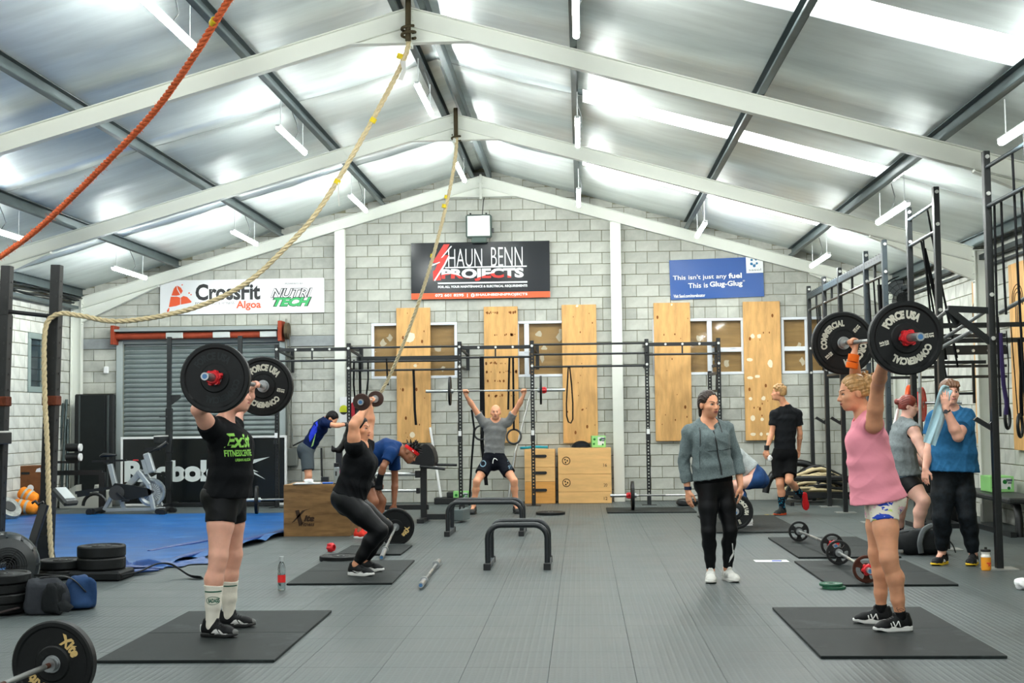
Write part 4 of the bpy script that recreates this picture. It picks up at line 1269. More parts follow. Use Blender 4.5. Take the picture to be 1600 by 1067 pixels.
# ring straps and cords on the high bars
b = MB()
for (y, z0, z1, dx) in ((15.0, 3.5, 1.9, .25), (14.9, 3.5, 2.2, .1), (14.7, 3.82, 2.0, .3), (14.55, 3.5, 2.1, .25), (12.35, 3.48, 1.45, 0), (12.15, 3.48, 2.4, 0.02), (11.8, 3.86, 1.4, .05), (11.6, 3.48, 1.4, .05)):
    b.tube([(XG + .01, y, z0), (XG + dx * .5, y, (z0 + z1) / 2), (XG + dx, y, z1)], .012, 5)
for (y, z0, z1) in ((21.6, 3.28, 2.3), (21.45, 3.28, 2.35), (21.3, 3.28, 2.2), (17.7, 3.28, 2.0), (17.4, 3.28, 2.2), (17.1, 3.28, 1.9)):
    b.tube([(XG, y, z0), (XG + .02, y, (z0 + z1) / 2), (XG + .03, y, z1)], .012, 5)
part('hanging_cord', b, BAND, rg, each=True)
b = MB().tube([(XG + .05, 15.02, 3.4), (XG + .16, 15.0, 2.8), (XG + .25, 15.0, 2.1)], .022, 6, flat=.4).tube([(XG + .03, 17.2, 3.2), (XG + .05, 17.2, 2.5), (XG + .05, 17.2, 2.0)], .03, 6, flat=.4)
part('hanging_strap', b, BAND, rg, each=True)
# flying pull-up brackets at the near posts
FP = MB()
for y0 in (14.3, 12.53):
    p = V(XG, y0, 2.47)
    for a_, c_ in ((V(0, 0, 0), V(-.42, -.05, .02)), (V(-.42, -.05, .02), V(-.02, 0, -.3)), (V(-.42, -.05, .02), V(-.32, 0, -.12))):
        FP.bar(p + a_, p + c_, .04, .06)
part('bracket_arm', FP, RACK, rg, each=True)
for (p, q) in (((3.55, 12.48, 2.49), (3.62, 14.25, 2.3)), ((3.75, 12.5, 2.27), (3.7, 14.25, 2.07)), ((4.03, 12.5, 2.45), (4.0, 11.2, 2.56)), ((3.95, 12.5, 2.5), (3.95, 14.3, 2.28))):
    part('grip_bar', MB().cyl(p, q, .02, n=10), mat('worn_bar', (112, 118, 120), 0.4, metal=0.4, var=.25, scale=30), rg)
# rails to the side wall
for y, z in ((14.3, 2.45), (14.3, 2.28), (17.2, 2.35), (17.2, 2.1), (17.2, 1.96), (17.2, 2.63), (17.2, 2.5)):
    part('cross_rail', MB().bar((XG, y, z), (XR - .05, y, z), .05, .05 if z > 2.2 else .035), RACK, rg)
part('cross_rail', MB().box(((XG + XR) / 2, 17.15, 2.3), (XR - XG - .1, .05, .1), bev=.004), RACK, rg)
b = bolts(MB(), [(4.35 + .2 * k, 17.12, 2.3) for k in range(6)], .02); part('bolt', b, BOLT, rg)
part('side_frame', MB().bar((4.3, 15.8, 2.1), (4.3, 15.8, 1.5), .03, .03).bar((4.75, 15.8, 2.1), (4.75, 15.8, 1.6), .03, .03).bar((4.3, 15.8, 1.72), (4.75, 15.8, 1.72), .03, .03).bar((4.1, 15.8, 2.1), (4.9, 15.8, 2.1), .04, .04), RACK, rg, each=True)
for y in (20.9, 19.65, 12.53):
    part('j_cup', MB().prism([(0, 0), (-.16, .1), (-.13, .13), (-.02, .06), (0, .08)], .05, np.array((V(1, 0, 0), V(0, 0, 1), V(0, -1, 0))), (XG - .04, y + .02, 1.32)), RACK, rg)
for y in (17.85, 19.65): part('cross_rail', MB().box((XG - .5, y + .6, 2.1), (1.0, .05, .05)) if False else MB().cyl((XG - .02, y, 2.1), (XG - .02, y + 1.0, 2.1), .02, n=8), RACK, rg)
part('cross_rail', MB().box((4.35, 20.95, 2.1), (.8, .05, .07), bev=.004), RACK, rg)

# rings and purple band at the near post
for (u, lab), c, mt in ((( 0, 'black gymnastic ring hanging beside the purple band against bare blocks'), (4.421, 13.6, 1.437), BAND), ((1, 'black gymnastic ring hanging before the side wall plywood board'), (4.548, 13.6, 1.349), BAND)):
    t = thing('gym_ring', lab, 'gym ring', c, 0, 'gymnastic rings on the tall rig')
    part('ring', MB().tube([(.045 * math.cos(a), .11 * math.cos(a) * .6, .115 * math.sin(a)) for a in np.linspace(0, 2 * pi, 29)[:-1]], .018, 8, closed=True), PBLACK, t, world=False)
    part('strap', MB().tube([(-.02, 0, .1), (-.04, 0, .6), (-.06, 0, 1.05)], .006, 5).tube([(.02, 0, .1), (.02, 0, .3), (.03, 0, .55), (.02, 0, .9)], .02 if u else .006, 6, flat=.35), BAND, t, world=False)
solo('resistance_band', MB().tube([(4.153, 12.9, 2.276), (4.157, 12.9, 2.022), (4.167, 12.9, 1.769), (4.192, 12.9, 1.579), (4.182, 12.9, 1.465)], .022, 6, flat=.3), mat('purple_band', (58, 46, 92), 0.6), 'dark purple stretch band hanging beside the near rig post', 'band')


# ============================================================= RUBBER MATS AND TARP
MATR = mat('rubber_mat', (26, 32, 32), 0.62, var=0.22, scale=3.5, bump=0.25, bscale=220, spec=0.22)
MATE = mat('rubber_edge', (20, 24, 25), 0.7)
def rubber_mat(label, x0, x1, y0, y1, tiles=2, rz=0.0, h=0.018):
    cx, cy = (x0 + x1) / 2, (y0 + y1) / 2
    t = thing('rubber_mat', label, 'mat', (cx, cy, 0), rz, 'black rubber lifting mats')
    L_ = (y1 - y0) / tiles
    for k in range(tiles):
        b = MB(); c = (0, y0 - cy + L_ * (k + .5), h / 2 + .001)
        b.box(c, (x1 - x0, L_ - .004, h), bev=.003)
        part('tile', b, MATR, t, world=False)
    return t
rubber_mat('large black rubber mat under the woman with white crew socks', -3.06, -1.94, 7.91, 9.94, rz=0.02)
rubber_mat('black rubber mat under the squatting woman in black', -2.71, -1.75, 11.57, 13.42, rz=0.02)
rubber_mat('black rubber mat under the barbell end behind the squatting woman', -2.72, -2.0, 14.02, 15.0, 1)
rubber_mat('large black rubber mat under the woman in the pink top', 1.44, 2.56, 8.02, 10.03)
rubber_mat('black rubber mat below the nearer three-hole plate barbell', 2.12, 3.22, 11.32, 13.16)
rubber_mat('black rubber mat below the farther three-hole plate barbell', 2.22, 3.27, 13.5, 15.68)
rubber_mat('black rubber mat under the big lettered plate behind the hoodie woman', 1.68, 2.78, 16.4, 19.1)
rubber_mat('black rubber mat far back beside the large wooden plyo box', 0.37, 1.74, 19.85, 20.9, 1)

BLUE = mat('blue_tarp', (0, 88, 156), 0.4, var=0.25, scale=1.6, stretch=(0.5, 2.2, 1), bump=0.3, bscale=12, spec=0.3)
wear(BLUE, (150, 196, 232), 2.2, .57, .72, (.45, 3.4, 1), .7); wear(BLUE, (0, 64, 124), .9, .45, .6, (1, 1, 1), .6)
wear(MATR, (96, 106, 104), 2.5, .55, .8, (1, 1, 1), .4)
t = thing('blue_tarp', 'big shiny blue tarpaulin mat spread over the floor', 'tarp', (-6.5, 16.4, 0))
rr = random.Random(3)
P = []
nu, nv = 70, 60
for i in range(nu + 1):
    v = i / nu
    y = 12.15 + v * (20.35 - 12.15)
    xr = float(np.interp(y, [12.15, 12.45, 14.1, 16.4, 20.4], [-4.55, -4.35, -4.1, -3.82, -3.75])) + 0.03 * math.sin(y * 5)
    row = []
    for j in range(nv + 1):
        u = j / nv
        x = -8.92 + (xr + 8.92) * u
        e = max(0, 1 - (xr - x) / 0.5); e2 = max(0, 1 - (y - 12.15) / 0.35)
        fold = 0.05 * e * abs(math.sin(y * 3.1 + x * 2)) + 0.05 * e2 * abs(math.sin(x * 4.3 + 1)) * (1 if x < -4.2 else 1)
        z = 0.012 + 0.004 * math.sin(3 * x + 1.3 * y) + 0.004 * math.sin(7 * y - 2 * x) + fold
        row.append((x, y + 0.05 * math.sin(x * 3) * e2, z))
    P.append(row)
P = np.array(P)
part('sheet', MB().grid(P[:, ::1]), BLUE, t)
b = MB()
for pts, r in (([(-3.9, 18.6, .012), (-3.97, 17.6, .02), (-4.02, 16.5, .025), (-4.2, 15.0, .03), (-4.35, 13.8, .025), (-4.5, 12.7, .015)], .06), ([(-4.45, 16.4, .008), (-4.75, 15.4, .014), (-5.0, 14.6, .008)], .05),
               ([(-4.33, 12.36, .03), (-4.7, 12.2, .045), (-5.1, 12.15, .04), (-5.6, 12.2, .02)], .06), ([(-4.22, 12.75, .02), (-4.5, 12.5, .06), (-4.8, 12.36, .07), (-5.0, 12.3, .03)], .06), ([(-4.2, 12.55, .03), (-4.4, 12.34, .04), (-4.62, 12.14, .02)], .045)):
    c_ = cat(pts, 8); n_ = len(c_)
    b.tube(c_, [max(.006, r * math.sin(pi * min(max((i + 1) / (n_ + 1), 0), 1)) ** .5) for i in range(n_)], 10, flat=.45)
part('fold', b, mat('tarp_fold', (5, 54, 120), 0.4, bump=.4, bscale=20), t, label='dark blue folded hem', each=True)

P = []
p0, p1 = V(-5.05, 12.45, 0), V(-4.12, 13.7, 0)
for i in range(33):
    u = i / 32; row = []
    for j in range(13):
        v = j / 12
        q = p0 + (p1 - p0) * u + V(.42, -.3, 0) * v * (.55 + .3 * math.sin(u * 9 + 1) + .2 * math.sin(u * 23))
        row.append((q[0], q[1], .014 + .12 * abs(math.sin(u * 11 + v * 3.2)) ** 1.5 * math.sin(pi * min(1, v * 1.05)) * (.5 + .5 * math.sin(u * 5 + .6)) + .03 * abs(math.sin(u * 26 - v * 5)) * v * (1 - v) * 3))
    P.append(row)
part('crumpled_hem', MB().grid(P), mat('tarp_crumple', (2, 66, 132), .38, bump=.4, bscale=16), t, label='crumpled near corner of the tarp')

# ============================================================= PLATES AND BARBELLS
RUB = mat('bumper_rubber', (12, 15, 16), 0.5, var=0.25, scale=12, spec=0.3)
wear(RUB, (70, 78, 76), 7, .6, .85, (1, 1, 1), .35)
CREAM = mat('plate_print', (214, 212, 196), 0.6, var=.08, scale=30)
GOLD = mat('plate_print_gold', (222, 190, 124), 0.6)
REDC = mat('red_collar', (214, 34, 42), 0.45)
STEEL = mat('brushed_steel', (176, 180, 180), 0.3, metal=0.85, var=.1, scale=40)
IRON = mat('black_iron_plate', (14, 16, 17), 0.45)
RUSTI = mat('rusty_iron', (74, 44, 34), 0.7, var=.3, scale=25)
def frame_of(d, up=(0, 0, 1)):
    r, u, d = basis(d, up)
    return np.array((r, u, d))                          # rows: local x, y, z axes;  r x u = d
def placed(mb_local, fr, o):
    m = mb_local
    m.v = [tuple(np.array(p) @ fr + np.array(o)) for p in m.v]
    return m
def bumper(parent, c, d, R=.225, t=.06, style='plain', spin=0.0, hub=True):
    """d: the direction its printed face looks"""
    fr = frame_of(d)
    ca, sa = math.cos(spin), math.sin(spin)
    fr = np.array((fr[0] * ca + fr[1] * sa, -fr[0] * sa + fr[1] * ca, fr[2]))
    h = t / 2; k = R / .225
    side = [(.026, h * .85), (.05 * k, h * .85), (.052 * k, h), (.088 * k, h), (.096 * k, h * .72), (.188 * k, h * .72), (.197 * k, h), (.217 * k, h), (R, h * .75)]
    prof = side + [(r, -z) for r, z in side[::-1]]
    b = MB().lathe(prof, n=56)
    p = part('bumper_plate', placed(b, fr, c), RUB, parent)
    b = MB().lathe([(.0255, h * .9), (.046, h * .9), (.046, h * .8)], n=24).lathe([(.046, -h * .8), (.046, -h * .9), (.0255, -h * .9)], n=24)
    part('hub_ring', placed(b, fr, c), STEEL, p, label='steel hub ring')
    z = h * .72 + .0012
    b = MB()
    if style == 'force':
        arc_text(b, 'FORCE USA', .142, .052, 1.80, 1.75, z, bold=.07)
        arc_text(b, 'COMMERCIAL', .142, .046, -1.25, 1.95, z, bold=.06)
        arc_text(b, '15', .152, .03, 3.37, .17, z, bold=.06); arc_text(b, 'KG', .122, .026, 3.37, .22, z, bold=.06)
        arc_text(b, '15', .152, .03, .1, .17, z, bold=.06); arc_text(b, 'KG', .122, .026, .1, .22, z, bold=.06)
        part('lettering', placed(b, fr, c), CREAM, p, label='cream lettering')
    elif style == 'dark':
        arc_text(b, 'FORCE USA', .142, .05, 1.5, 1.75, z, bold=.05)
        arc_text(b, 'COMMERCIAL', .142, .044, -1.25, 1.95, z, bold=.05)
        part('lettering', placed(b, fr, c), mat('worn_print', (40, 45, 46), 0.6), p, label='worn black lettering')
    elif style == 'xite':
        for a in (0.62, 3.76):
            arc_text(b, 'Xite', .138, .062, a, .95, z, bold=.05)
        part('lettering', placed(b, fr, c), GOLD, p, label='gold lettering')
    return p
def holed(parent, c, d, R=.12, t=.03, m_=None, spin=.5):
    """iron plate with three oval grips"""
    fr = frame_of(d)
    h = t / 2
    b = MB().lathe([(R * .78, h * .6), (R * .8, h), (R * .96, h), (R, h * .6), (R, -h * .6), (R * .96, -h), (R * .8, -h), (R * .78, -h * .6), (R * .78, h * .6)], n=40)
    b.lathe([(.026, h), (R * .42, h), (R * .45, h * .6), (R * .45, -h * .6), (R * .42, -h), (.026, -h)], n=30)
    for k in range(3):
        a0 = spin + 2 * pi * k / 3
        P = []
        for r in (R * .4, R * .55, R * .7, R * .82):
            wd = .42 if r < R * .5 or r > R * .75 else .34
            P.append([(r * math.cos(a0 + q), r * math.sin(a0 + q)) for q in (-wd, -wd / 2, 0, wd / 2, wd)])
        P = np.array(P)
        for zz, sgn in ((h * .7, 1), (-h * .7, -1)):
            b.grid(np.dstack((P, np.full(P.shape[:2], zz)))[::sgn])
        for col in (0, -1):
            b.add([(x, y, zz) for zz in (h * .7, -h * .7) for x, y in P[:, col]], [(i, i + 1, 5 + i, 4 + i) for i in range(3)])
    return part('grip_plate', placed(b, fr, c), m_ or IRON, parent)
def spin_collar(parent, c, d):
    fr = frame_of(d)
    b = MB()
    out = []
    for k in range(24):
        a = 2 * pi * k / 24
        r = .052 if k % 4 in (0, 1) else .042
        out.append((r * math.cos(a), r * math.sin(a)))
    b.prism(out, .05); b.lathe([(.044, .05), (.036, .07), (.027, .07)], n=20)
    b.box((.045, .02, .03), (.035, .02, .03), bev=.004)
    return part('collar', placed(b, fr, np.array(c) - fr[2] * .0), REDC, parent, label='red plastic collar')
def bar_parts(t, c, d, shaft=1.31, sleeve=.4, r=.0145, worn=False):
    c, d = np.asarray(c, float), nrm(d)
    a, e = c - d * shaft / 2, c + d * shaft / 2
    part('shaft', MB().cyl(a, e, r, n=14), RUSTI if worn == 2 else CHROME, t)
    kn = MB()
    for s in (-1, 1): kn.cyl(c + d * s * .18, c + d * s * .6, r * 1.04, n=14)
    part('knurling', kn, mat('knurled_steel', (132, 134, 132), 0.5, metal=.8), t, each=True)
    for s, q in ((-1, a), (1, e)):
        b = MB().cyl(q - d * s * .01, q + d * s * .025, .037, n=20).cyl(q, q + d * s * sleeve, .025, n=20)
        o = part('sleeve', b, STEEL, t)
        tip = q + d * s * (sleeve + .001)
        part('end_cap', MB().cyl(tip - d * s * .004, tip, .016, n=14), mat('cap_blue', (70, 120, 170), 0.3), o, label='small blue end cap')
    return a, e
def barbell(label, near, far, R=.225, t=.06, styles=('plain', 'plain'), spins=(0, 0), shaft=None, sleeve=.34, collars=(True, True), faces=(1, 1), base=None, group=None, worn=False):
    """plates centred on near and far; faces: 1 printed face outward, -1 inward"""
    near, far = np.array(near, float), np.array(far, float)
    d = nrm(far - near); c = (near + far) / 2
    sh = np.linalg.norm(far - near) - t - .05
    T = thing('barbell', label, 'barbell', tuple(c - V(0, 0, 0)), 0, group)
    bar_parts(T, c, d, sh, sleeve, worn=worn)
    for s, q, st, sp, fc, co in ((-1, near, styles[0], spins[0], faces[0], collars[0]), (1, far, styles[1], spins[1], faces[1], collars[1])):
        if st is None: continue
        if st == 'grip': holed(T, q, d * s, R, t, RUSTI if worn and s < 0 and worn != 1 else None)
        else: bumper(T, q, d * s * fc, R, t, st, sp)
        if co: spin_collar(T, q + d * s * (t / 2 + .004), d * s)
    return T
BELL_A = barbell('barbell held overhead by the woman with white socks, near plate hiding her face', (-2.351, 8.13, 1.77), (-2.399, 9.57, 1.752), styles=('dark', 'force'), faces=(1, -1), spins=(0.2, -0.35), sleeve=.33, collars=(True, False))
BELL_B = barbell('barbell held overhead by the woman in pink, both plates with cream lettering', (1.964, 7.86, 1.95), (1.877, 9.28, 2.001), styles=('force', 'force'), faces=(1, -1), spins=(0.0, -2.55), sleeve=.34, collars=(True, False))
# grey-shirted man's bar, thin plates seen on edge
n_, f_ = V(*(-2.058, 20.0, 1.914)), V(*(-0.635, 20.05, 1.912))
BELL_C = barbell('silver barbell with two thin plates held overhead by the bald man', n_, f_, R=.225, t=.035, styles=('plain', 'plain'), sleeve=.42, collars=(False, True))
# near left corner
pc = V(*(-2.807, 6.723, 0.226)); pe = V(*(-2.835, 6.202, 0.226))
d_ = nrm(pc - pe)
barbell('barbell with gold lettered bumper plate beside the gym bag, far end out of view', pc - d_ * 1.42, pc, styles=('plain', 'xite'), faces=(1, -1), spins=(0, .15), sleeve=.4, collars=(False, False), worn=2)
# plate behind the squatting woman, free end on the floor
pc = V(*(-2.262, 15.605, 0.225)); pe = V(*(-2.138, 13.559, 0.03))
T = thing('barbell', 'tilted barbell with one gold lettered plate, bare end on the floor', 'barbell', tuple((pc + pe) / 2))
d_ = nrm(pc - pe); bar_parts(T, pe + d_ * (.42 + 1.31 / 2), d_, 1.31, .42)
pp = pe + d_ * (.42 + 1.31 + .07)
bumper(T, pp, -d_, .225, .06, 'xite', 2.1)
# bare bar on the floor
a_, b_ = V(*(-1.428, 11.227, 0.037)), V(*(-1.482, 13.165, 0.037))
T = thing('barbell', 'bare barbell without plates lying on the floor beside the mat', 'barbell', tuple((a_ + b_) / 2))
L_ = np.linalg.norm(b_ - a_); bar_parts(T, (a_ + b_) / 2, b_ - a_, L_ - .7, .33)
barbell('barbell lying far back before the framed board, plate beside the wooden box', (-5.19, 20.25, .226), (-3.85, 20.5, .226), styles=('plain', 'plain'), t=.05, sleeve=.4, collars=(False, False))
barbell('barbell on the far mat beside the large wooden box, plate seen on edge', (.78, 20.3, .245), (2.17, 20.3, .245), styles=('plain', 'plain'), t=.05, sleeve=.4, collars=(True, True))
barbell('barbell with big cream lettered plate half hidden behind the hoodie woman', (1.938, 16.55, 0.264), (2.077, 17.95, 0.239), styles=('force', 'plain'), spins=(-1.3, 0), t=.06, sleeve=.35, collars=(False, False))
barbell('barbell with small three-hole plates on the mat nearer the walking man', ((2.57, 13.524, 0.14)[0], (2.57, 13.524, 0.14)[1], .14), ((2.489, 15.083, 0.14)[0], (2.489, 15.083, 0.14)[1], .14), R=.118, t=.03, styles=('grip', 'grip'), sleeve=.2, collars=(True, False))
barbell('barbell with small three-hole plates on the mat with green plates, one plate rusty', ((2.461, 11.413, 0.14)[0], (2.461, 11.413, 0.14)[1], .14), ((2.488, 12.779, 0.14)[0], (2.488, 12.779, 0.14)[1], .14), R=.12, t=.03, styles=('grip', 'grip'), sleeve=.2, collars=(True, False), worn=3)
# loose plates
def flat_plate(label, x, y, z, R=.225, t=.06, m_=None, style='plain', rz=0, name='bumper_plate', group=None):
    T = thing(name, label, 'weight plate', (x, y, z - t / 2), 0, group)
    p = bumper(T, (x, y, z), (0, 0, 1), R, t, style, rz)
    if m_: p.data.materials[0] = m_
    return T
flat_plate('black plate lying flat on the floor at the squatting woman\'s mat', -2.57, 13.55, .031, R=.225, t=.055)
flat_plate('black plate lying flat far back before the three-part wooden box', -.5, 19.75, .021, R=.225, t=.04)
GRN = mat('green_plate', (22, 84, 58), 0.45)
flat_plate('lower of two small green plates at the mat corner', 2.135, 11.2, .012, R=.1, t=.022, m_=GRN)
flat_plate('upper of two small green plates at the mat corner', 2.115, 11.22, .035, R=.1, t=.022, m_=GRN)
g = 'stacked bumper plates beside the rowing machine'
for k, lab in enumerate(('lowest bumper plate of the stack before the rowing machine', 'second bumper plate from the floor in the stack before the rowing machine', 'third bumper plate from the floor in the stack before the rowing machine', 'topmost bumper plate of the stack before the rowing machine')):
    flat_plate(lab, -4.62 + .015 * (k % 2), 9.98, .05 + .076 * k, R=.225, t=.072, group=g)
g = 'two bumper plates behind the gym bag'
for k, lab in enumerate(('lower bumper plate behind the blue grey gym bag', 'upper bumper plate behind the blue grey gym bag')):
    flat_plate(lab, (-5.011, 12.088, 0.0)[0], (-5.011, 12.088, 0.0)[1] + .1, .05 + .09 * k, t=.08, group=g)
g = 'two bumper plates at the tarp edge'
for k, lab in enumerate(('lower thick bumper plate at the near edge of the blue tarp', 'upper thick bumper plate at the near edge of the blue tarp')):
    flat_plate(lab, -4.62, 12.15, .15 + .112 * k, t=.108, group=g)
b = MB().box((-4.6, 12.1, .045), (.5, .42, .09), bev=.02)
solo('equipment_bag', b, mat('black_nylon', (20, 23, 25), 0.6), 'flat black bag under the thick plates at the tarp edge', 'bag')
solo('bag_strap', MB().tube(cat([(-4.35, 11.95, .05), (-4.2, 12.0, .08), (-4.06, 12.1, .14), (-3.95, 12.2, .12), (-3.75, 12.1, .03), (-3.6, 12.0, .02)], 6), .03, 6, flat=.25), MATS['black_nylon'], 'dark strap curling from the black bag onto the floor', 'strap')
# red collar, lone
fr = frame_of((0.3, -1, 0.1)); T = thing('bar_collar', 'red plastic bar collar lying on the floor before the old wooden box', 'collar', (-2.878, 14.462, 0.0))
spin_collar(T, np.array((-2.878, 14.462, 0.0)) + V(0, 0, .05), (.9, -.4, .0))

# ============================================================= BOXES
PLYB = mat('plyo_ply', (226, 180, 118), 0.55, var=.13, scale=3, stretch=(.6, 1, 4), bump=.05)
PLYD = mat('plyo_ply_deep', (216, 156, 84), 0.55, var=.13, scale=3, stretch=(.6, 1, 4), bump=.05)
PLYO = mat('old_ply', (136, 104, 66), 0.6, var=.4, scale=2.2, stretch=(.7, 1, 3.2), bump=.08)
wear(PLYO, (78, 54, 30), 2.6, .5, .7, (.5, 1, 4.5), .8)
BURN = mat('burnt_print', (58, 44, 34), 0.7)
# old lettered box
x0, x1, y0, y1, h = -3.84, -2.98, 16.35, 17.05, .66
t = thing('wooden_plyo_box', 'old wooden plyo box with black printed mark behind the squatting woman', 'box', ((x0 + x1) / 2, (y0 + y1) / 2, 0))
cx, cy = (x0 + x1) / 2, (y0 + y1) / 2
for (c, s) in (((cx, y0 + .011, h / 2), (x1 - x0, .022, h)), ((cx, y1 - .011, h / 2), (x1 - x0, .022, h)), ((x0 + .011, cy, h / 2), (.022, y1 - y0 - .044, h)), ((x1 - .011, cy, h / 2), (.022, y1 - y0 - .044, h)), ((cx, cy, h - .011), (x1 - x0 - .044, y1 - y0 - .044, .022))):
    part('panel', MB().box(c, s, bev=.003), PLYO, t)
b = MB(); O = V(x0, y0 - .0015, 0)
b.add([O + AX * p + AZ * q for p, q in ((.10, .17), (.14, .19), (.28, .33), (.36, .36), (.24, .33))], [list(range(5))])
b.add([O + AX * p + AZ * q for p, q in ((.15, .33), (.2, .34), (.25, .16), (.2, .13))], [list(range(4))])
fit_text(b, 'ite', .26, .4, .19, .27, O, AX, AZ, bold=.06, shear=.3)
fit_text(b, 'Fitness', .22, .4, .13, .185, O, AX, AZ, bold=.03, shear=.3)
part('lettering', b, BURN, t, label='black printed mark')
# three stacked sections
g = 'stacked wooden plyo box sections'
zz = 0
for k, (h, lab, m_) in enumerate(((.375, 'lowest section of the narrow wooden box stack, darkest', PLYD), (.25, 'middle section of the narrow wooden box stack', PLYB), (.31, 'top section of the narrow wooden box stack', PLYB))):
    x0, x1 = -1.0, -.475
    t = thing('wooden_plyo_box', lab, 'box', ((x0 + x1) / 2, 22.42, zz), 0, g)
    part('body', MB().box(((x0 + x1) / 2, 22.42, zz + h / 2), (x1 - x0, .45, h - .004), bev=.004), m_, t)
    b = MB().box((-.74, 22.19, zz + h * .62), (.2, .012, .05)).cyl((-.84, 22.19, zz + h * .62), (-.84, 22.196, zz + h * .62), .025).cyl((-.64, 22.19, zz + h * .62), (-.64, 22.196, zz + h * .62), .025)
    part('hand_hole', b, PBLACK, t, label='dark hand hole')
    zz += h
zz = 0
for k, (h, lab, num) in enumerate(((.2, 'lowest section of the wide wooden box stack', '12'), (.3, 'middle section of the wide wooden box stack with round emblem', '20'), (.45, 'top section of the wide wooden box stack with round emblem', '16'))):
    x0, x1 = -.42, .495
    t = thing('wooden_plyo_box', lab, 'box', ((x0 + x1) / 2, 22.42, zz), 0, g)
    part('body', MB().box(((x0 + x1) / 2, 22.42, zz + h / 2), (x1 - x0, .5, h - .004), bev=.004), PLYB, t)
    b = MB()
    O = V(x0, 22.168, zz)
    fit_text(b, num, .78, .84, h * .28, h * .28 + .055, O, AX, AZ)
    if k:
        cz = h * .52
        for r in (.062, .068): b.tube([O + AX * (.14 + r * math.cos(a)) + AZ * (cz + r * math.sin(a)) for a in np.linspace(0, 2 * pi, 25)[:-1]], .003, 4, closed=True)
        for px, pz in ((-.02, .02), (.02, .0), (-.01, -.03)):
            b.add([O + AX * (.14 + px + .014 * math.cos(a)) + AZ * (cz + pz + .018 * math.sin(a)) for a in np.linspace(0, 2 * pi, 7)[:-1]], [list(range(6))])
    part('stamp', b, BURN, t, label='burnt stamp')
    zz += h
def carton(label, c, s, rz=0, name='drinks_carton'):
    t = thing(name, label, 'carton', c, rz)
    part('box', MB().box((0, 0, s[2] / 2), s, bev=.004), mat('carton_green', (150, 214, 132), 0.5), t, world=False)
    b = MB()
    y = -s[1] / 2 - .001
    b.box((s[0] * .15, y, s[2] * .55), (s[0] * .45, .002, s[2] * .7)); part('label_panel', b, mat('carton_white', (226, 232, 226), 0.5), t, world=False)
    b = MB()
    for px, pz, r in ((-.32, .7, .09), (-.36, .3, .08), (.28, .25, .07), (.12, .65, .1)):
        b.add([(px * s[0] + r * s[0] * math.cos(a), y - .002, pz * s[2] + r * s[0] * math.sin(a)) for a in np.linspace(0, 2 * pi, 9)[:-1]], [list(range(8))])
    part('print_dot', b, mat('carton_dark_green', (34, 120, 52), 0.5), t, world=False, kind='stuff')
    b = MB().box((s[0] * .3, y - .003, s[2] * .75), (.08, .001, .03)).box((s[0] * .32, y - .003, s[2] * .58), (.05, .001, .02))
    part('print_bar', b, mat('carton_grey', (90, 100, 104), 0.5), t, world=False, kind='stuff')
    return t
carton('green and white carton on the wide wooden box stack', (.28, 22.42, .955), (.24, .2, .2), .1)
carton('green and white carton on the floor behind the parallel bars', ((-2.108, 23.001, 0.0)[0], 22.35, 0), (.28, .2, .22))
carton('green and white carton on the bench by the side wall', (5.35, 16.95, .47), (.3, .4, .2), .0)
b = MB(); b.grid([[(-.02 + .16 * math.cos(a) * math.cos(e) * 1.05, 22.4 + .12 * math.sin(a) * math.cos(e), .958 + .1 * math.sin(e) * (1 + .15 * math.sin(3 * a))) for a in np.linspace(0, 2 * pi, 19)] for e in np.linspace(0, pi / 2, 7)])
solo('folded_bag', b, mat('bag_black', (24, 27, 30), 0.7, bump=.3, bscale=25), 'small black bag on the wide wooden box stack', 'bag')
b = MB().tube([(-1.08, 22.38, .955), (-.95, 22.36, .96), (-.85, 22.37, .975), (-.6, 22.37, .965)], .022, 8)
solo('skipping_rope', b, mat('teal_plastic', (24, 150, 170), 0.4), 'teal rope handle on the narrow wooden box stack', 'rope')
# step and pipe by the wall
t = thing('step_platform', 'low black two-step platform against the back wall', 'step', (-2.25, 22.45, 0))
part('lower_step', MB().box((-2.28, 22.4, .055), (.6, .35, .11), bev=.01), PBLACK, t)
part('upper_step', MB().box((-2.16, 22.45, .155), (.42, .28, .09), bev=.01), PBLACK, t)
solo('white_pipe', MB().cyl((-2.684, 22.6, 1.327), (-2.462, 22.25, 0.119), .022, n=10), mat('pvc_white', (228, 230, 228), 0.4), 'white plastic pipe leaning on the block wall by the rig', 'pipe')
solo('leaning_barbell', MB().cyl((-0.893, 22.5, 1.903), (-1.165, 22.3, 0.869), .016, n=10).cyl((-1.165, 22.3, 0.869), (-1.291, 22.2, 0.035), .024, n=12).cyl((-0.836, 22.56, 2.163), (-0.893, 22.5, 1.903), .024, n=12), CHROME, 'silver bar leaning on the wall behind the bald man', 'barbell')
solo('leaning_pole', MB().cyl((-4.624, 22.62, 0.486), (-4.638, 22.64, 0.984), .018, n=8).cyl((-4.638, 22.64, 0.984), (-4.578, 22.5, 0.03), .016, n=8), PBLACK, 'thin black pole leaning on the wall beside the white gable column', 'pole')

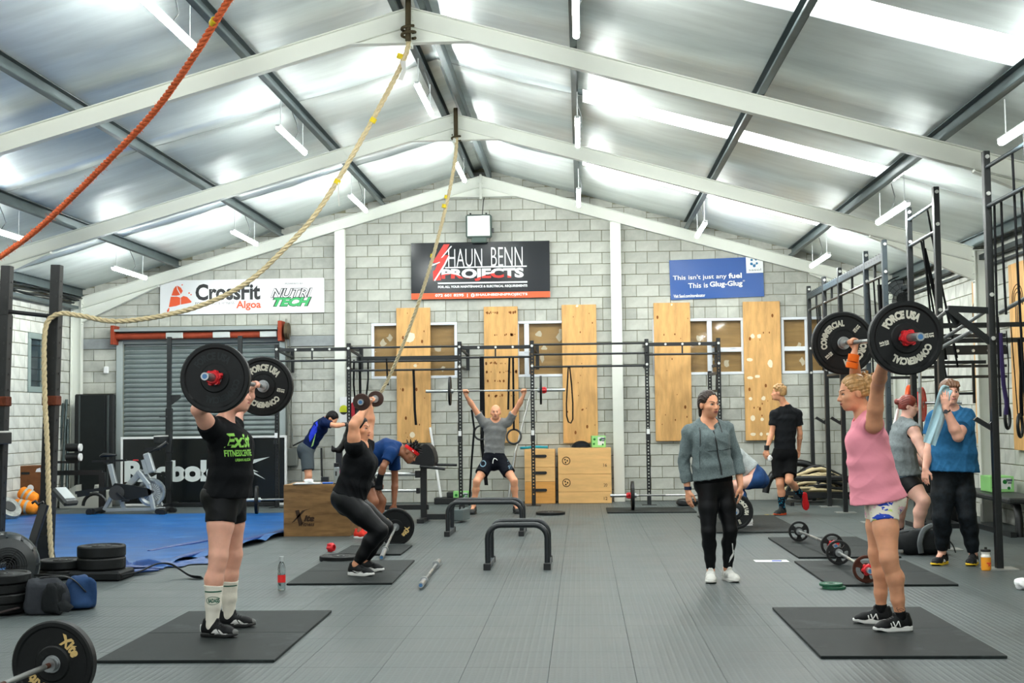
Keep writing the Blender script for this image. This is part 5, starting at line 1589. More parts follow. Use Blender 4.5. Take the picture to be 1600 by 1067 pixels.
# ============================================================= PARALLEL BARS
def u_bars(label, xa, xb, ya, yb, h, r=.028):
    t = thing('parallel_bars', label, 'parallel bars', ((xa + xb) / 2, (ya + yb) / 2, 0), 0, 'black parallettes on the floor')
    for y in (ya, yb):
        R = .13
        pts = [(xa, y, .03)] + [(xa, y, h - R)] + [(xa + R - R * math.cos(a), y, h - R + R * math.sin(a)) for a in np.linspace(0, pi / 2, 7)[1:]] + [(xb - R + R * math.sin(a), y, h - R + R * math.cos(a)) for a in np.linspace(0, pi / 2, 7)] + [(xb, y, .03)]
        part('u_bar', MB().tube(pts, r, 12), mat('black_tube', (22, 28, 32), 0.38, spec=.55), t)
    for x in (xa, xb):
        f = part('foot', MB().box((x, (ya + yb) / 2, .03), (.06, yb - ya + .22, .06), bev=.006), RACKG, t)
        part('rubber_end', MB().box((x, ya - .1, .032), (.07, .05, .068), bev=.005).box((x, yb + .1, .032), (.07, .05, .068), bev=.005), PBLACK, f)
    return t
u_bars('nearer pair of low black parallel bars in the middle of the floor', -.95, -.36, 12.75, 13.25, .43)
u_bars('farther and wider pair of low black parallel bars before the bald man', -1.72, -.78, 16.3, 16.85, .42)

# ============================================================= GLUTE HAM BENCH
t = thing('glute_ham_bench', 'black glute ham bench with curved pad beside the man with red headband', 'bench', (-2.3, 18.7, 0))
b = MB().box((-2.32, 18.7, .42), (.09, .09, .78), bev=.005); part('post', b, RACK, t)
part('floor_beam', MB().box((-2.9, 18.7, .2), (1.3, .08, .07), bev=.004).box((-2.05, 18.7, .06), (.6, .08, .08), bev=.004).box((-2.32, 18.7, .03), (.1, .9, .06), bev=.004), RACK, t)
part('cross_bar', MB().cyl((-3.4, 18.7, .68), (-2.4, 18.7, .68), .028, n=10), STEEL, t)
part('cross_bar', MB().cyl((-3.4, 18.7, .44), (-2.4, 18.7, .44), .022, n=10), STEEL, t)
part('bracket', MB().box((-2.4, 18.68, .68), (.08, .1, .1), bev=.004).box((-2.4, 18.68, .44), (.05, .08, .08), bev=.004), RACK, t, each=True)
part('handle', MB().cyl((-2.35, 18.5, .80), (-1.98, 18.45, .76), .02, n=8).cyl((-2.3, 18.9, .81), (-1.85, 18.9, .80), .02, n=8), RACK, t, each=True)
out = [(-.26, .02), (.12, -.02)] + [(.01 + .14 * math.cos(a), .03 + .27 * math.sin(a)) for a in np.linspace(0, 2.0, 8)] + [(-.2, .17)]
part('pad', MB().prism(out, .45, np.array((V(1, 0, 0), V(0, 0, 1), V(0, -1, 0))), (-2.28, 18.95, .82)), mat('black_vinyl', (18, 20, 22), 0.5, spec=.3), t)
part('weight_block', MB().box((-1.74, 18.45, .11), (.13, .38, .16), rotz(-.2), bev=.01), mat('grey_block', (92, 102, 102), 0.5), t)
b = MB()
for k in (-1, 1): b.tube([(-1.74 + .02 * k, 18.45 + .1 * k + .055 * math.cos(a), .19 + .1 * math.sin(a)) for a in np.linspace(0, pi, 9)], .009, 6)
part('ring_handle', b, PBLACK, t, each=True)

# ============================================================= LEFT BACK CORNER
# spin bike, seen from the side
YBK = 20.5
t = thing('spin_bike', 'silver spin bike with black saddle on the floor before the framed board', 'exercise bike', (-7.365, 20.357, 0.0))
SILV = mat('silver_frame', (178, 184, 184), 0.4, metal=.35)
def bk(pts, w, d, y=0): 
    b = MB()
    for p, q in zip(pts[:-1], pts[1:]): b.bar(np.array(p) + V(0, y, 0), np.array(q) + V(0, y, 0), w, d, up=(0, 1, 0), bev=.006)
    return b
part('base_bar', MB().bar((-7.724, 20.5, 0.064), (-6.754, 20.5, 0.077), .06, .07, up=(0, 1, 0), bev=.008), SILV, t)
b = MB()
for u in ((-7.841, 20.5, 0.065), (-6.785, 20.5, 0.057)): b.cyl(np.array(u) + V(0, -.28, 0), np.array(u) + V(0, .28, 0), .045, n=12)
for u in ((-7.893, 20.5, 0.055), (-6.711, 20.5, 0.036)): b.cyl(np.array(u) + V(0, -.3, .0), np.array(u) + V(0, -.2, .0), .055, n=14).cyl(np.array(u) + V(0, .2, .0), np.array(u) + V(0, .3, .0), .055, n=14)
part('floor_wheel', b, PBLACK, t, each=True)
part('frame_tube', bk([(-7.43, 20.5, 0.392), (-7.136, 20.5, 0.669), (-6.925, 20.5, 0.698)][:2], .09, .07).bar((-7.43, 20.5, 0.392), (-7.147, 20.5, 0.7), .07, .08, up=(0, 1, 0)), SILV, t, each=True)
part('frame_tube', bk([(-7.666, 20.5, 0.808), (-7.568, 20.5, 0.424)], .08, .07), SILV, t)
part('frame_tube', bk([(-7.578, 20.5, 0.393), (-7.756, 20.5, 0.064)], .06, .06).bar((-7.515, 20.5, 0.372), (-7.428, 20.5, 0.082), .06, .06, up=(0, 1, 0)), SILV, t, each=True)
part('fork', bk([(-7.168, 20.5, 0.7), (-6.987, 20.5, 0.471), (-6.901, 20.5, 0.078)], .065, .06, -.12), SILV, t)
part('fork', bk([(-7.168, 20.5, 0.7), (-6.987, 20.5, 0.471), (-6.859, 20.5, 0.109)], .065, .06, .12), SILV, t)
fc = V(*(-6.976, 20.5, 0.347))
w = part('flywheel', MB().lathe([(.15, -.02), (.19, -.03), (.225, -.03), (.23, 0), (.225, .03), (.19, .03), (.15, .02)], fc, (0, -1, 0), 40), mat('flywheel_steel', (190, 196, 198), .25, metal=.8), t)
part('wheel_disc', MB().lathe([(0.01, .012), (.17, .012)], fc, (0, -1, 0), 32), mat('disc_pale', (206, 210, 208), .35, metal=.3), w)
b = MB()
for k in range(24):
    a = 2 * pi * k / 24
    b.bar(fc + V(.07 * math.cos(a), -.016, .07 * math.sin(a)), fc + V(.16 * math.cos(a), -.016, .16 * math.sin(a)), .008, .004, up=(0, 1, 0))
part('wheel_rib', b, mat('rib_grey', (120, 126, 126), .4), w, kind='stuff')
part('chain_guard', MB().prism([(-.42, .05), (-.34, .15), (-.1, .12), (.22, .06), (.3, .01), (.24, -.05), (-.1, -.12), (-.34, -.12), (-.42, -.04)], .05, np.array((V(1, 0, 0), V(0, 0, 1), V(0, -1, 0))), V(*(-7.194, 20.4, 0.355))), PBLACK, t)
part('crank', MB().cyl(np.array((-7.483, 20.3, 0.353)), np.array((-7.527, 20.42, 0.346)), .12, n=24).bar((-7.476, 20.28, 0.354), (-7.339, 20.28, 0.24), .03, .02, up=(0, 1, 0)).box(np.array((-7.3, 20.2, 0.235)), (.1, .1, .03)), PBLACK, t)
part('saddle', MB().tube([(-7.837, 20.5, 0.934), (-7.773, 20.5, 0.954), (-7.667, 20.5, 0.953), (-7.561, 20.5, 0.952)], [.03, .075, .06, .025], 10, flat=.5).bar((-7.772, 20.5, 0.84), (-7.603, 20.5, 0.88), .05, .03, up=(0, 1, 0)), PBLACK, t)
part('slide_rail', MB().bar((-7.963, 20.5, 0.852), (-7.391, 20.5, 0.868), .03, .05, up=(0, 1, 0)), PBLACK, t)
part('head_tube', MB().bar((-7.064, 20.5, 0.978), (-6.967, 20.5, 0.667), .11, .1, up=(0, 1, 0), bev=.015).bar((-7.106, 20.5, 0.875), (-7.041, 20.5, 0.647), .08, .08, up=(0, 1, 0)), SILV, t)
part('brake_knob', MB().box(V(*(-7.225, 20.45, 0.868)), (.08, .05, .02), bev=.004), REDC, t, label='red brake knob')
part('handlebar', MB().tube([(-7.043, 20.5, 0.978), (-6.948, 20.5, 1.029), (-6.772, 20.35, 1.072), (-6.651, 20.3, 1.144)], .02, 8).tube([(-7.043, 20.5, 0.978), (-6.948, 20.5, 1.029), (-6.872, 20.65, 1.097), (-6.803, 20.7, 1.158)], .02, 8).bar((-7.096, 20.5, 1.041), (-6.843, 20.5, 1.049), .06, .03, up=(0, 1, 0)), PBLACK, t)
part('rear_seat_arm', MB().bar((-8.215, 20.45, 0.35), (-7.56, 20.45, 0.437), .05, .05, up=(0, 1, 0)).bar((-8.183, 20.45, 0.308), (-7.982, 20.45, 0.338), .06, .04, up=(0, 1, 0)), PBLACK, t)

# folded treadmill-like panel against the wall with plinth
t = thing('folded_treadmill', 'tall black folded treadmill standing upright on a pale plinth in the corner', 'treadmill', (-8.68, 22.2, 0))
a_, c_ = V(*(-8.997, 22.3, 1.988)), V(*(-8.279, 22.3, 1.979))
zb = (-8.982, 22.3, 0.302)[2]
part('deck', MB().box(((a_[0] + c_[0]) / 2, 22.36, (a_[2] + .15) / 2), (c_[0] - a_[0], .1, a_[2] - .15), bev=.02), PBLACK, t)
part('belt', MB().box(((a_[0] + c_[0]) / 2 - .02, 22.3, (a_[2] + .25) / 2), (c_[0] - a_[0] - .26, .03, a_[2] - .3), bev=.006), mat('belt_black', (24, 28, 28), .55, var=.2, scale=4), t)
b = MB()
for x in (a_[0] + .1, c_[0] - .1): b.box((x, 22.3, (a_[2] + .25) / 2), (.03, .04, a_[2] - .3), bev=.004)
part('side_rail', b, mat('rail_grey', (64, 72, 72), .35, metal=.3), t, each=True)
b = MB().prism([(-.42, 0), (.42, 0), (.42, .28), (.2, .4), (.18, .26), (-.13, .26), (-.13, .4), (-.42, .24)], .25, np.array((V(1, 0, 0), V(0, 0, 1), V(0, -1, 0))), (-8.7, 22.25, .0))
part('motor_cover', b, mat('plinth_pale', (178, 180, 172), .5), t)
g = 'dark poles leaning in the corner'
for k, (p, q, lab) in enumerate((((-9.152, 22.2, 1.83), (-9.285, 22.2, 0.086), 'dark metal pole in the corner, farthest from the treadmill'), ((-9.135, 22.3, 1.899), (-9.139, 22.1, 0.058), 'dark metal pole in the corner, middle of three'), ((-9.15, 22.4, 1.547), (-8.995, 22.0, 0.064), 'dark metal pole in the corner, closest beside the treadmill'))):
    solo('metal_pole', MB().cyl(p, q, .026, n=8), mat('pole_dark', (62, 74, 74), .35, metal=.5, var=.3, scale=6), lab, 'pole', g)
t = thing('dumbbell_rack', 'low black rack with two pad ends before the folded treadmill', 'rack', (-8.6, 21.6, 0))
part('rail', MB().bar((-9.04, 21.6, 0.813), (-8.637, 21.6, 0.809), .06, .04).bar((-9.039, 21.6, 0.627), (-8.21, 21.6, 0.63), .06, .08).box(V(*(-8.208, 21.6, 0.303)), (.1, .08, .66)), RACK, t)
b = MB()
for (u, v) in (((-8.8, 21.5, 1.065), (-8.566, 21.5, 1.062)), ((-8.798, 21.5, 0.901), (-8.564, 21.5, 0.899))): b.cyl(u, v, .07, n=14)
part('roller_pad', b, PBLACK, t, each=True)
b = MB()
for (u, v) in (((-8.557, 21.45, 1.063), (-8.523, 21.45, 1.063)), ((-8.555, 21.45, 0.9), (-8.522, 21.45, 0.9))): b.cyl(u, v, .065, n=14)
part('pad_end', b, WHITE_PAINT, t, label='white pad ends', each=True)
part('curved_tube', MB().tube([V(*(-8.263, 21.4, 0.078)) + V(.2 * math.cos(a) + .0, 0, .2 * math.sin(a)) for a in np.linspace(0, pi, 12)], .03, 8), RACK, t)
# brown wooden crate, orange sandbags, wheel
bx0, bx1, bzt = (-9.38, 20.55, 0.666)[0] + .08, (-8.855, 20.55, 0.661)[0], (-9.092, 20.55, 0.788)[2]
t = thing('wooden_plyo_box', 'dark brown wooden box with hand hole and white marks behind the orange sandbags', 'box', ((bx0 + bx1) / 2, 20.75, 0))
cx = (bx0 + bx1) / 2
part('body', MB().box((cx, 20.8, bzt / 2), (bx1 - bx0, .44, bzt), bev=.006), mat('brown_ply', (112, 72, 42), .6, var=.25, scale=5), t)
part('edge_panel', MB().box((bx1 + .035, 20.8, bzt / 2), (.06, .44, bzt + .02), bev=.004), mat('orange_ply', (180, 112, 58), .6, var=.15, scale=5), t)
part('hand_hole', MB().box((cx - .03, 20.578, bzt - .12), (.14, .006, .04)), PBLACK, t)
part('white_mark', MB().add([(cx + .06 + .055 * math.cos(a), 20.576, bzt - .36 + .055 * math.sin(a)) for a in np.linspace(0, 2 * pi, 17)[:-1]], [list(range(16))]).add([(cx + .14, 20.576, bzt - .1), (cx + .23, 20.576, bzt - .1), (cx + .22, 20.576, bzt - .03), (cx + .16, 20.576, bzt - .05)], [(0, 1, 2, 3)]), WHITE, t)
ORG = mat('orange_sandbag', (238, 138, 36), .6, var=.12, scale=8, bump=.3, bscale=25)
REFL = mat('reflective_tape', (170, 172, 160), .4)
for (p, q, lab) in (((-9.082, 20.3, 0.396), (-8.785, 20.3, 0.24), 'upper orange sandbag with grey bands'), ((-9.14, 20.2, 0.188), (-8.741, 20.2, 0.114), 'lower orange sandbag with grey bands')):
    p, q = V(*p), V(*q); d_ = q - p
    t = thing('sandbag', lab + ' before the dark wooden box', 'sandbag', tuple((p + q) / 2), 0, 'orange sandbags')
    part('bag', MB().tube([p + d_ * s for s in (0, .04, .12, .5, .88, .96, 1)], [.02, .07, .1, .11, .1, .07, .02], 14), ORG, t)
    b = MB()
    for s in (.3, .55): b.cyl(p + d_ * s, p + d_ * (s + .1), .113, n=14)
    part('band', b, REFL, t, each=True)
c = V(*(-8.95, 19.6, 0.158))
t = thing('fan_wheel', 'tilted silver ribbed wheel on the far edge of the blue tarp', 'wheel', tuple(c))
ax_ = nrm(V(.6, -.3, .6))
part('drum', MB().lathe([(.1, -.06), (.2, -.06), (.21, 0), (.2, .06), (.1, .06)], c, ax_, 28), mat('ribbed_silver', (150, 152, 148), .35, metal=.6, var=.4, scale=14), t)
part('hub', MB().lathe([(.0, .07), (.1, .07), (.1, -.07), (0, -.07)], c, ax_, 20), PBLACK, t)

# rowing machine
t = thing('rowing_machine', 'black air rowing machine with round fan housing and raised monitor beside the plate stacks', 'rowing machine', (-5.45, 11.6, 0))
fc = V(*(-5.269, 11.5, 0.197))
ax_ = nrm(V(.55, -.84, .05))
part('fan_housing', MB().lathe([(.10, .13), (.17, .13), (.25, .1), (.285, .05), (.3, 0), (.3, -.06), (.27, -.12), (.1, -.14)], fc, ax_, 44), mat('housing_black', (34, 39, 41), .35), t)
part('rim_band', MB().lathe([(.301, -.01), (.308, -.01), (.308, -.05), (.301, -.05)], fc, ax_, 44), mat('rim_grey', (120, 126, 124), .4), t)
g_ = MB()
for r in np.arange(.03, .17, .02): g_.tube([fc + ax_ * .132 + r * (basis(ax_)[0] * math.cos(a) + basis(ax_)[1] * math.sin(a)) for a in np.linspace(0, 2 * pi, 25)[:-1]], .004, 4, closed=True)
for k in range(6):
    a = pi * k / 3
    g_.bar(fc + ax_ * .135, fc + ax_ * .135 + .165 * (basis(ax_)[0] * math.cos(a) + basis(ax_)[1] * math.sin(a)), .01, .006)
part('fan_grille', g_, PBLACK, t)
r_ = MB()
for k in range(12):
    a = 2 * pi * k / 12
    e = basis(ax_)[0] * math.cos(a) + basis(ax_)[1] * math.sin(a)
    r_.bar(fc + ax_ * .1 + e * .255, fc + ax_ * .02 + e * .3, .02, .014, up=e)
part('housing_rib', r_, MATS['housing_black'], t)
part('chain_box', MB().box(fc + V(-.1, .35, .1), (.3, .5, .16), bev=.03), MATS['housing_black'], t)
part('monitor_arm', MB().bar((-5.187, 11.8, 0.256), (-5.075, 11.9, 0.725), .075, .05, up=(0, 1, 0), bev=.006), PBLACK, t)
mc = V(*(-4.879, 11.9, 0.795))
R_ = rotz(-.5) @ roty(.62)
m_ = part('monitor', MB().box(mc, (.24, .16, .06), R_, bev=.018), mat('monitor_black', (44, 48, 50), .4), t)
part('screen', MB().box(mc + R_ @ V(-.02, 0, .031), (.17, .12, .004), R_), mat('monitor_grey', (176, 184, 186), .3), m_)
part('cable_clip', MB().tube([(-5.199, 11.9, 0.738), (-5.168, 11.9, 0.756), (-5.137, 11.9, 0.725), (-5.088, 11.9, 0.749)], .014, 6), PBLACK, t)
part('leg', MB().bar((-5.3, 11.7, .3), (-5.25, 11.5, .0), .06, .06).bar((-5.75, 11.8, .3), (-5.8, 11.6, 0), .06, .06), PBLACK, t, each=True)
part('slide_beam', MB().bar((-5.5, 11.9, .3), (-6.9, 13.2, .28), .08, .09), mat('beam_grey', (90, 94, 94), .35, metal=.4), t)

# gym bag
t = thing('gym_bag', 'grey and blue gym bag with straps beside the plate stacks', 'bag', (-4.2, 10.05, 0))
def lump(mb, c, r, rot=0, seed=0, n=22, m=12, p=.6, amp=.12, taper=0.0):
    """soft boxy body"""
    rr = random.Random(seed); ph = [rr.uniform(0, 6) for _ in range(6)]
    P = []
    for i in range(m + 1):
        e = -pi / 2 + pi * i / m
        row = []
        for j in range(n + 1):
            a = 2 * pi * j / n
            sg = lambda v: math.copysign(abs(v) ** p, v)
            q = V(r[0] * sg(math.cos(e)) * sg(math.cos(a)), r[1] * sg(math.cos(e)) * sg(math.sin(a)), r[2] * sg(math.sin(e)))
            k = 1 + amp * (math.sin(3 * a + ph[0] + 2 * e) * .5 + math.sin(5 * a - ph[1] + 3 * e) * .3 + math.sin(2 * a + 5 * e + ph[2]) * .4) * math.cos(e)
            q = rotz(rot) @ (q * k * (V(1, 1, 1) - V(taper, taper, 0) * (.5 + .5 * math.sin(e))))
            q[2] = max(q[2], -r[2] * .96)
            row.append(V(*c) + q)
        P.append(row)
    mb.grid(np.array(P)[::-1])
    return mb
GB = mat('grey_bag_cloth', (50, 53, 58), .75, var=.2, scale=9, bump=.4, bscale=16)
BB = mat('blue_bag_cloth', (40, 66, 104), .7, var=.15, scale=9, bump=.3, bscale=16)
part('body', lump(MB(), (-4.25, 10.0, .135), (.2, .17, .135), .2, 4, amp=.24, taper=.45, p=.5), GB, t)
part('side_pocket', lump(MB(), (-4.06, 10.22, .13), (.13, .16, .13), .5, 9, amp=.2, taper=.35, p=.5), BB, t, label='blue side pocket')
part('dark_panel', lump(MB(), (-4.16, 9.93, .12), (.1, .12, .12), .1, 2, amp=.26, taper=.5, p=.45), mat('bag_dark_cloth', (28, 31, 33), .75, bump=.4, bscale=16), t)
part('flap', MB().grid([[(-4.14, 9.86, .04), (-4.1, 9.84, .09), (-4.06, 9.9, .12)], [(-4.0, 9.84, .025), (-3.98, 9.86, .05), (-3.98, 9.9, .06)]]), MATS['bag_dark_cloth'], t)
part('strap', MB().tube(cat([(-4.38, 9.92, .2), (-4.3, 9.98, .27), (-4.18, 10.03, .28), (-4.08, 10.1, .25), (-3.98, 10.14, .14)], 6), .02, 6, flat=.3).tube(cat([(-4.3, 10.16, .25), (-4.36, 10.06, .28), (-4.25, 10.02, .29), (-4.12, 10.12, .27)], 6), .02, 6, flat=.3), PBLACK, t)
part('strap', MB().tube(cat([(-4.4, 9.85, .06), (-4.52, 9.6, .04), (-4.6, 9.45, .03), (-4.8, 9.4, .02)], 6), .025, 6, flat=.3), mat('strap_brown', (44, 36, 36), .6), t)

# ============================================================= SMALL THINGS ON THE FLOOR AND BOXES
# water bottle with red label
p = (-2.661, 11.251, 0.0)
t = thing('water_bottle', 'clear water bottle with red label standing on the floor', 'bottle', p)
CLEAR = mat('clear_plastic', (232, 240, 240), .05, trans=.95)
part('body', MB().lathe([(0, .002), (.03, .002), (.034, .01), (.034, .12), (.033, .13), (.034, .14), (.034, .19), (.026, .225), (.015, .245), (.014, .26)], (0, 0, 0), n=24), CLEAR, t, world=False)
part('water', MB().lathe([(0, .006), (.029, .006), (.031, .012), (.031, .15), (0, .15)], n=20), mat('water', (225, 238, 240), .02, trans=1.0), t, world=False)
part('label_band', MB().lathe([(.0345, .07), (.0352, .07), (.0352, .135), (.0345, .135)], n=24), mat('label_red', (226, 40, 40), .4), t, world=False)
part('cap', MB().lathe([(.0, .295), (.019, .295), (.02, .29), (.02, .255), (.016, .255)], n=20), mat('cap_grey', (180, 186, 186), .35), t, world=False)
# orange drink bottle
p = (3.8, 12.441, 0.0)
t = thing('drink_bottle', 'squeeze bottle with orange drink and black lid beside the rig post', 'bottle', p)
part('body', MB().lathe([(0, .002), (.042, .002), (.046, .012), (.046, .125)], n=28), mat('orange_drink', (240, 158, 40), .35), t, world=False)
part('shoulder', MB().lathe([(.046, .125), (.046, .135), (.038, .15), (.038, .16), (.043, .17), (.043, .178)], n=28), mat('bottle_milky', (232, 230, 222), .35), t, world=False)
part('lid', MB().lathe([(.045, .176), (.046, .178), (.046, .192), (.04, .198), (.013, .2), (.012, .218), (0, .22)], n=28), PBLACK, t, world=False)
b = MB(); fit_text(b, 'X', .0, .03, .04, .065, V(0, -.0475, 0), AX, AZ, bold=.03).box((.012, -.0465, .072), (.04, .002, .01)); part('print_mark', b, PRED, t, world=False)
# things on the old wooden box
t = thing('clipboard', 'pale clipboard lying on the old wooden box', 'clipboard', (-3.55, 16.45, .66))
part('board', MB().box((-3.55, 16.47, .668), (.36, .26, .012), rotz(.1), bev=.003), mat('clipboard_grey', (150, 154, 154), .5), t)
part('paper', MB().box((-3.55, 16.47, .676), (.32, .23, .003), rotz(.1)), WHITE, t)
b = MB(); lump(b, (-3.53, 16.45, .70), (.06, .05, .03), 0, 5, amp=.25, p=.9); solo('crumpled_tissue', b, WHITE, 'white crumpled tissue on the clipboard', 'tissue')
p = (-3.2, 16.6, .66)
t = thing('water_bottle', 'clear sports bottle with black lid on the old wooden box', 'bottle', p)
part('body', MB().lathe([(0, .002), (.036, .002), (.038, .01), (.038, .2), (.03, .22)], n=22), mat('bottle_frost', (190, 202, 202), .15, trans=.5), t, world=False)
part('lid', MB().lathe([(.034, .215), (.036, .22), (.036, .265), (0, .268)], n=22), PBLACK, t, world=False)
part('print_mark', MB().box((0, -.038, .13), (.02, .003, .06)), PBLACK, t, world=False)
b = MB().box((-3.28, 16.42, .675), (.14, .05, .024), rotz(.1), bev=.008)
solo('blue_pouch', b, mat('blue_plastic', (26, 96, 196), .4), 'small blue case on the old wooden box', 'case')
solo('dark_phone', MB().box((-3.13, 16.42, .668), (.14, .07, .012), rotz(-.1), bev=.003), PBLACK, 'dark phone at the edge of the old wooden box', 'phone')
# paper with pen
p = (1.906, 13.279, 0.0)
t = thing('paper_sheet', 'white paper sheet lying on the floor before the hoodie woman', 'paper', p)
part('sheet', MB().grid([[(-.17 + .34 * i / 6, -.1 + .2 * j / 3, .004 + .006 * (i / 6 - .5) ** 2) for j in range(4)] for i in range(7)]), WHITE, t, world=False)
t = thing('pen', 'blue pen lying on the white paper sheet', 'pen', (p[0] + .05, p[1] - .06, .008))
part('barrel', MB().cyl((-.05, 0, .005), (.04, 0, .005), .005, n=8), mat('pen_blue', (36, 72, 200), .4), t, world=False)
part('tip', MB().cyl((.04, 0, .005), (.055, 0, .005), .005, .001, n=8), PBLACK, t, world=False)
# tape marks on the floor
g = MB()
for x0_, w_ in (((2.736, 19.405, 0.0)[0], .06), ((2.848, 19.394, 0.0)[0], .1)): g.box((x0_, (2.801, 19.399, 0.0)[1], .0015), (w_, .05, .002), rotz(.3))
solo('floor_tape', g, mat('tape_faded_yellow', (188, 164, 74), .6), 'worn yellow tape mark on the floor near the walking man', 'tape')
solo('crumpled_paper', lump(MB(), (3.683, 11.085, 0.05), (.06, .06, .05), .3, 8, p=.9, amp=.3), WHITE, 'white crumpled paper on the floor beside the rig post', 'paper')
# black flat bag near hoodie woman
solo('waist_belt', lump(MB(), ((1.734, 21.431, 0.0)[0], (1.734, 21.431, 0.0)[1], .06), (.2, .16, .06), 0, 3, amp=.15), PBLACK, 'black lifting belt bundle on the floor behind the hoodie woman', 'belt')

# duffel bag
c = V(*(3.581, 13.734, 0.0))
t = thing('duffel_bag', 'black duffel bag with grey strap on the floor behind the towel woman', 'bag', (c[0], c[1] + .1, 0))
NY = mat('black_duffel_cloth', (26, 29, 31), .6, bump=.35, bscale=18)
part('body', lump(MB(), (c[0] - .02, c[1] + .15, .135), (.29, .17, .135), -.1, 11, p=.6, amp=.14, taper=.3), NY, t)
part('strap', MB().tube(cat([(c[0] - .06, c[1] - .04, .03), (c[0] - .07, c[1] - .05, .15), (c[0] + .0, c[1] + .02, .27), (c[0] + .14, c[1] + .1, .3), (c[0] + .2, c[1] + .02, .18)], 6), .03, 6, flat=.25), mat('strap_grey', (96, 102, 104), .6), t, label='grey carrying strap')
part('end_strap', MB().tube(cat([(c[0] + .18, c[1] + .02, .22), (c[0] + .27, c[1] - .0, .12), (c[0] + .3, c[1] - .02, .03)], 6), .02, 6, flat=.4), PBLACK, t)
part('buckle', MB().box((c[0] - .28, c[1] - .02, .05), (.08, .03, .03), bev=.005).tube([(c[0] - .3, c[1], .1), (c[0] - .36, c[1], .07), (c[0] - .33, c[1], .03)], .01, 6), STEEL, t)
part('zip', MB().tube([(c[0] - .25, c[1] + .1, .24), (c[0], c[1] + .1, .27), (c[0] + .22, c[1] + .12, .24)], .006, 5), mat('strap_grey', (96, 102, 104), .6), t)

# battle ropes heap
c = V(*(3.766, 21.668, 0.0))
t = thing('battle_rope', 'heap of coiled black and natural battle ropes against the back wall', 'rope', (c[0] + .1, 22.1, 0))
rr = random.Random(12)
for k, (m_, r) in enumerate(((PBLACK, .03), (ROPE, .028), (PBLACK, .03), (ROPE, .026))):
    pts = []
    for i in range(60):
        a = i * 1.15 + k
        R = .2 + .28 * (rr.random())
        pts.append((c[0] + .15 + R * 1.2 * math.cos(a), 22.1 + .3 * math.sin(a) * R / .4, .06 + .55 * (i / 60) * (1 - .5 * abs(math.cos(a))) + rr.uniform(0, .06)))
    part('rope', MB().tube(cat(pts, 4), r, 7), m_, t, label=('black rope', 'natural rope')[k % 2])
b = MB().tube([(c[0] - .1 + .55 * math.cos(a), 22.2, .1 + .56 * math.sin(a)) for a in np.linspace(.1, pi - .1, 16)], .06, 8)
part('rope', b, PBLACK, t, label='black rope')
# weight bench before it
t = thing('weight_bench', 'flat black weight bench among the rig posts before the rope heap', 'bench', (4.05, 21.5, 0))
part('seat_pad', MB().box((3.95, 21.4, .43), (1.15, .28, .08), rotz(-.1), bev=.02), MATS['black_vinyl'] if 'black_vinyl' in MATS else PBLACK, t)
part('frame', MB().bar((3.45, 21.4, .4), (3.3, 21.35, .1), .06, .06).bar((4.45, 21.35, .4), (4.45, 21.35, .05), .06, .06).bar((3.3, 21.35, .2), (4.45, 21.35, .12), .07, .07).box((3.95, 21.35, .16), (1.0, .05, .1)), RACK, t)
part('foot', MB().box((3.4, 21.4, .03), (.06, .5, .06)).box((4.45, 21.35, .03), (.06, .5, .06)), RACK, t, each=True)
# storage of red plates by the right rig
g = 'coloured plates racked upright behind the red haired woman'
for k, (u, col, lab) in enumerate((((4.336, 17.2, 1.637), (232, 92, 40), 'orange plate racked upright behind the red haired woman'), ((4.433, 17.0, 1.6), (214, 50, 44), 'red plate racked upright between rig posts'), ((4.486, 17.3, 1.585), (190, 40, 40), 'dark red plate racked upright behind the grey pole'))):
    T = thing('bumper_plate', lab, 'weight plate', u, 0, g)
    p_ = bumper(T, u, (.9, -.44, 0), .225, .05, 'plain'); p_.data.materials[0] = mat('plate_%s' % lab.split()[0], col, .45)
t = thing('plate_rack', 'black toaster rack holding coloured plates upright', 'rack', (4.55, 17.2, 0))
part('frame', MB().bar((4.45, 17.2, 0), (4.45, 17.2, 1.7), .07, .07).bar((4.75, 17.2, 0), (4.75, 17.2, 1.7), .07, .07).box((4.6, 17.2, .03), (.6, .6, .06)), RACK, t)
part('peg', MB().cyl((4.3, 17.2, 1.62), (4.95, 17.0, 1.62), .02, n=8).cyl((4.3, 17.2, .9), (4.95, 17.0, .9), .02, n=8), STEEL, t, each=True)
part('grey_pole', MB().cyl((4.322, 16.6, 2.186), (4.288, 16.6, 0.761), .022, n=10).cyl((4.285, 16.6, 1.761), (4.287, 16.6, 1.81), .035, n=10), mat('pole_grey', (158, 162, 162), .35, metal=.4), t)
g = 'pale pipes leaning on the side wall'
solo('white_pipe', MB().cyl((5.044, 17.9, 2.305), (4.834, 17.4, 0.849), .022, n=8), mat('pvc_white', (228, 230, 228), .4), 'tall white pipe standing behind the woman with the towel', 'pipe', g)
solo('white_pipe', MB().cyl((4.563, 18.2, 1.985), (4.492, 18.0, 0.656), .02, n=8), MATS['pvc_white'], 'white pipe standing behind the pink woman\'s raised arm', 'pipe', g)
solo('white_pipe', MB().cyl((4.272, 17.6, 1.538), (3.989, 17.0, 1.038), .022, n=8), MATS['pvc_white'], 'slanted white pipe beside the red haired woman', 'pipe', g)
t = thing('bench', 'black bench with curved legs along the side wall', 'bench', (5.3, 16.7, 0))
part('seat_pad', MB().box((5.3, 16.7, .43), (.5, 2.2, .07), bev=.02), mat('speckled_vinyl', (38, 42, 43), .45, var=.35, scale=40), t)
part('leg', MB().bar((5.15, 17.5, .4), (5.15, 17.5, 0), .06, .06).bar((5.5, 17.5, .4), (5.5, 17.5, 0), .06, .06), RACK, t, each=True)
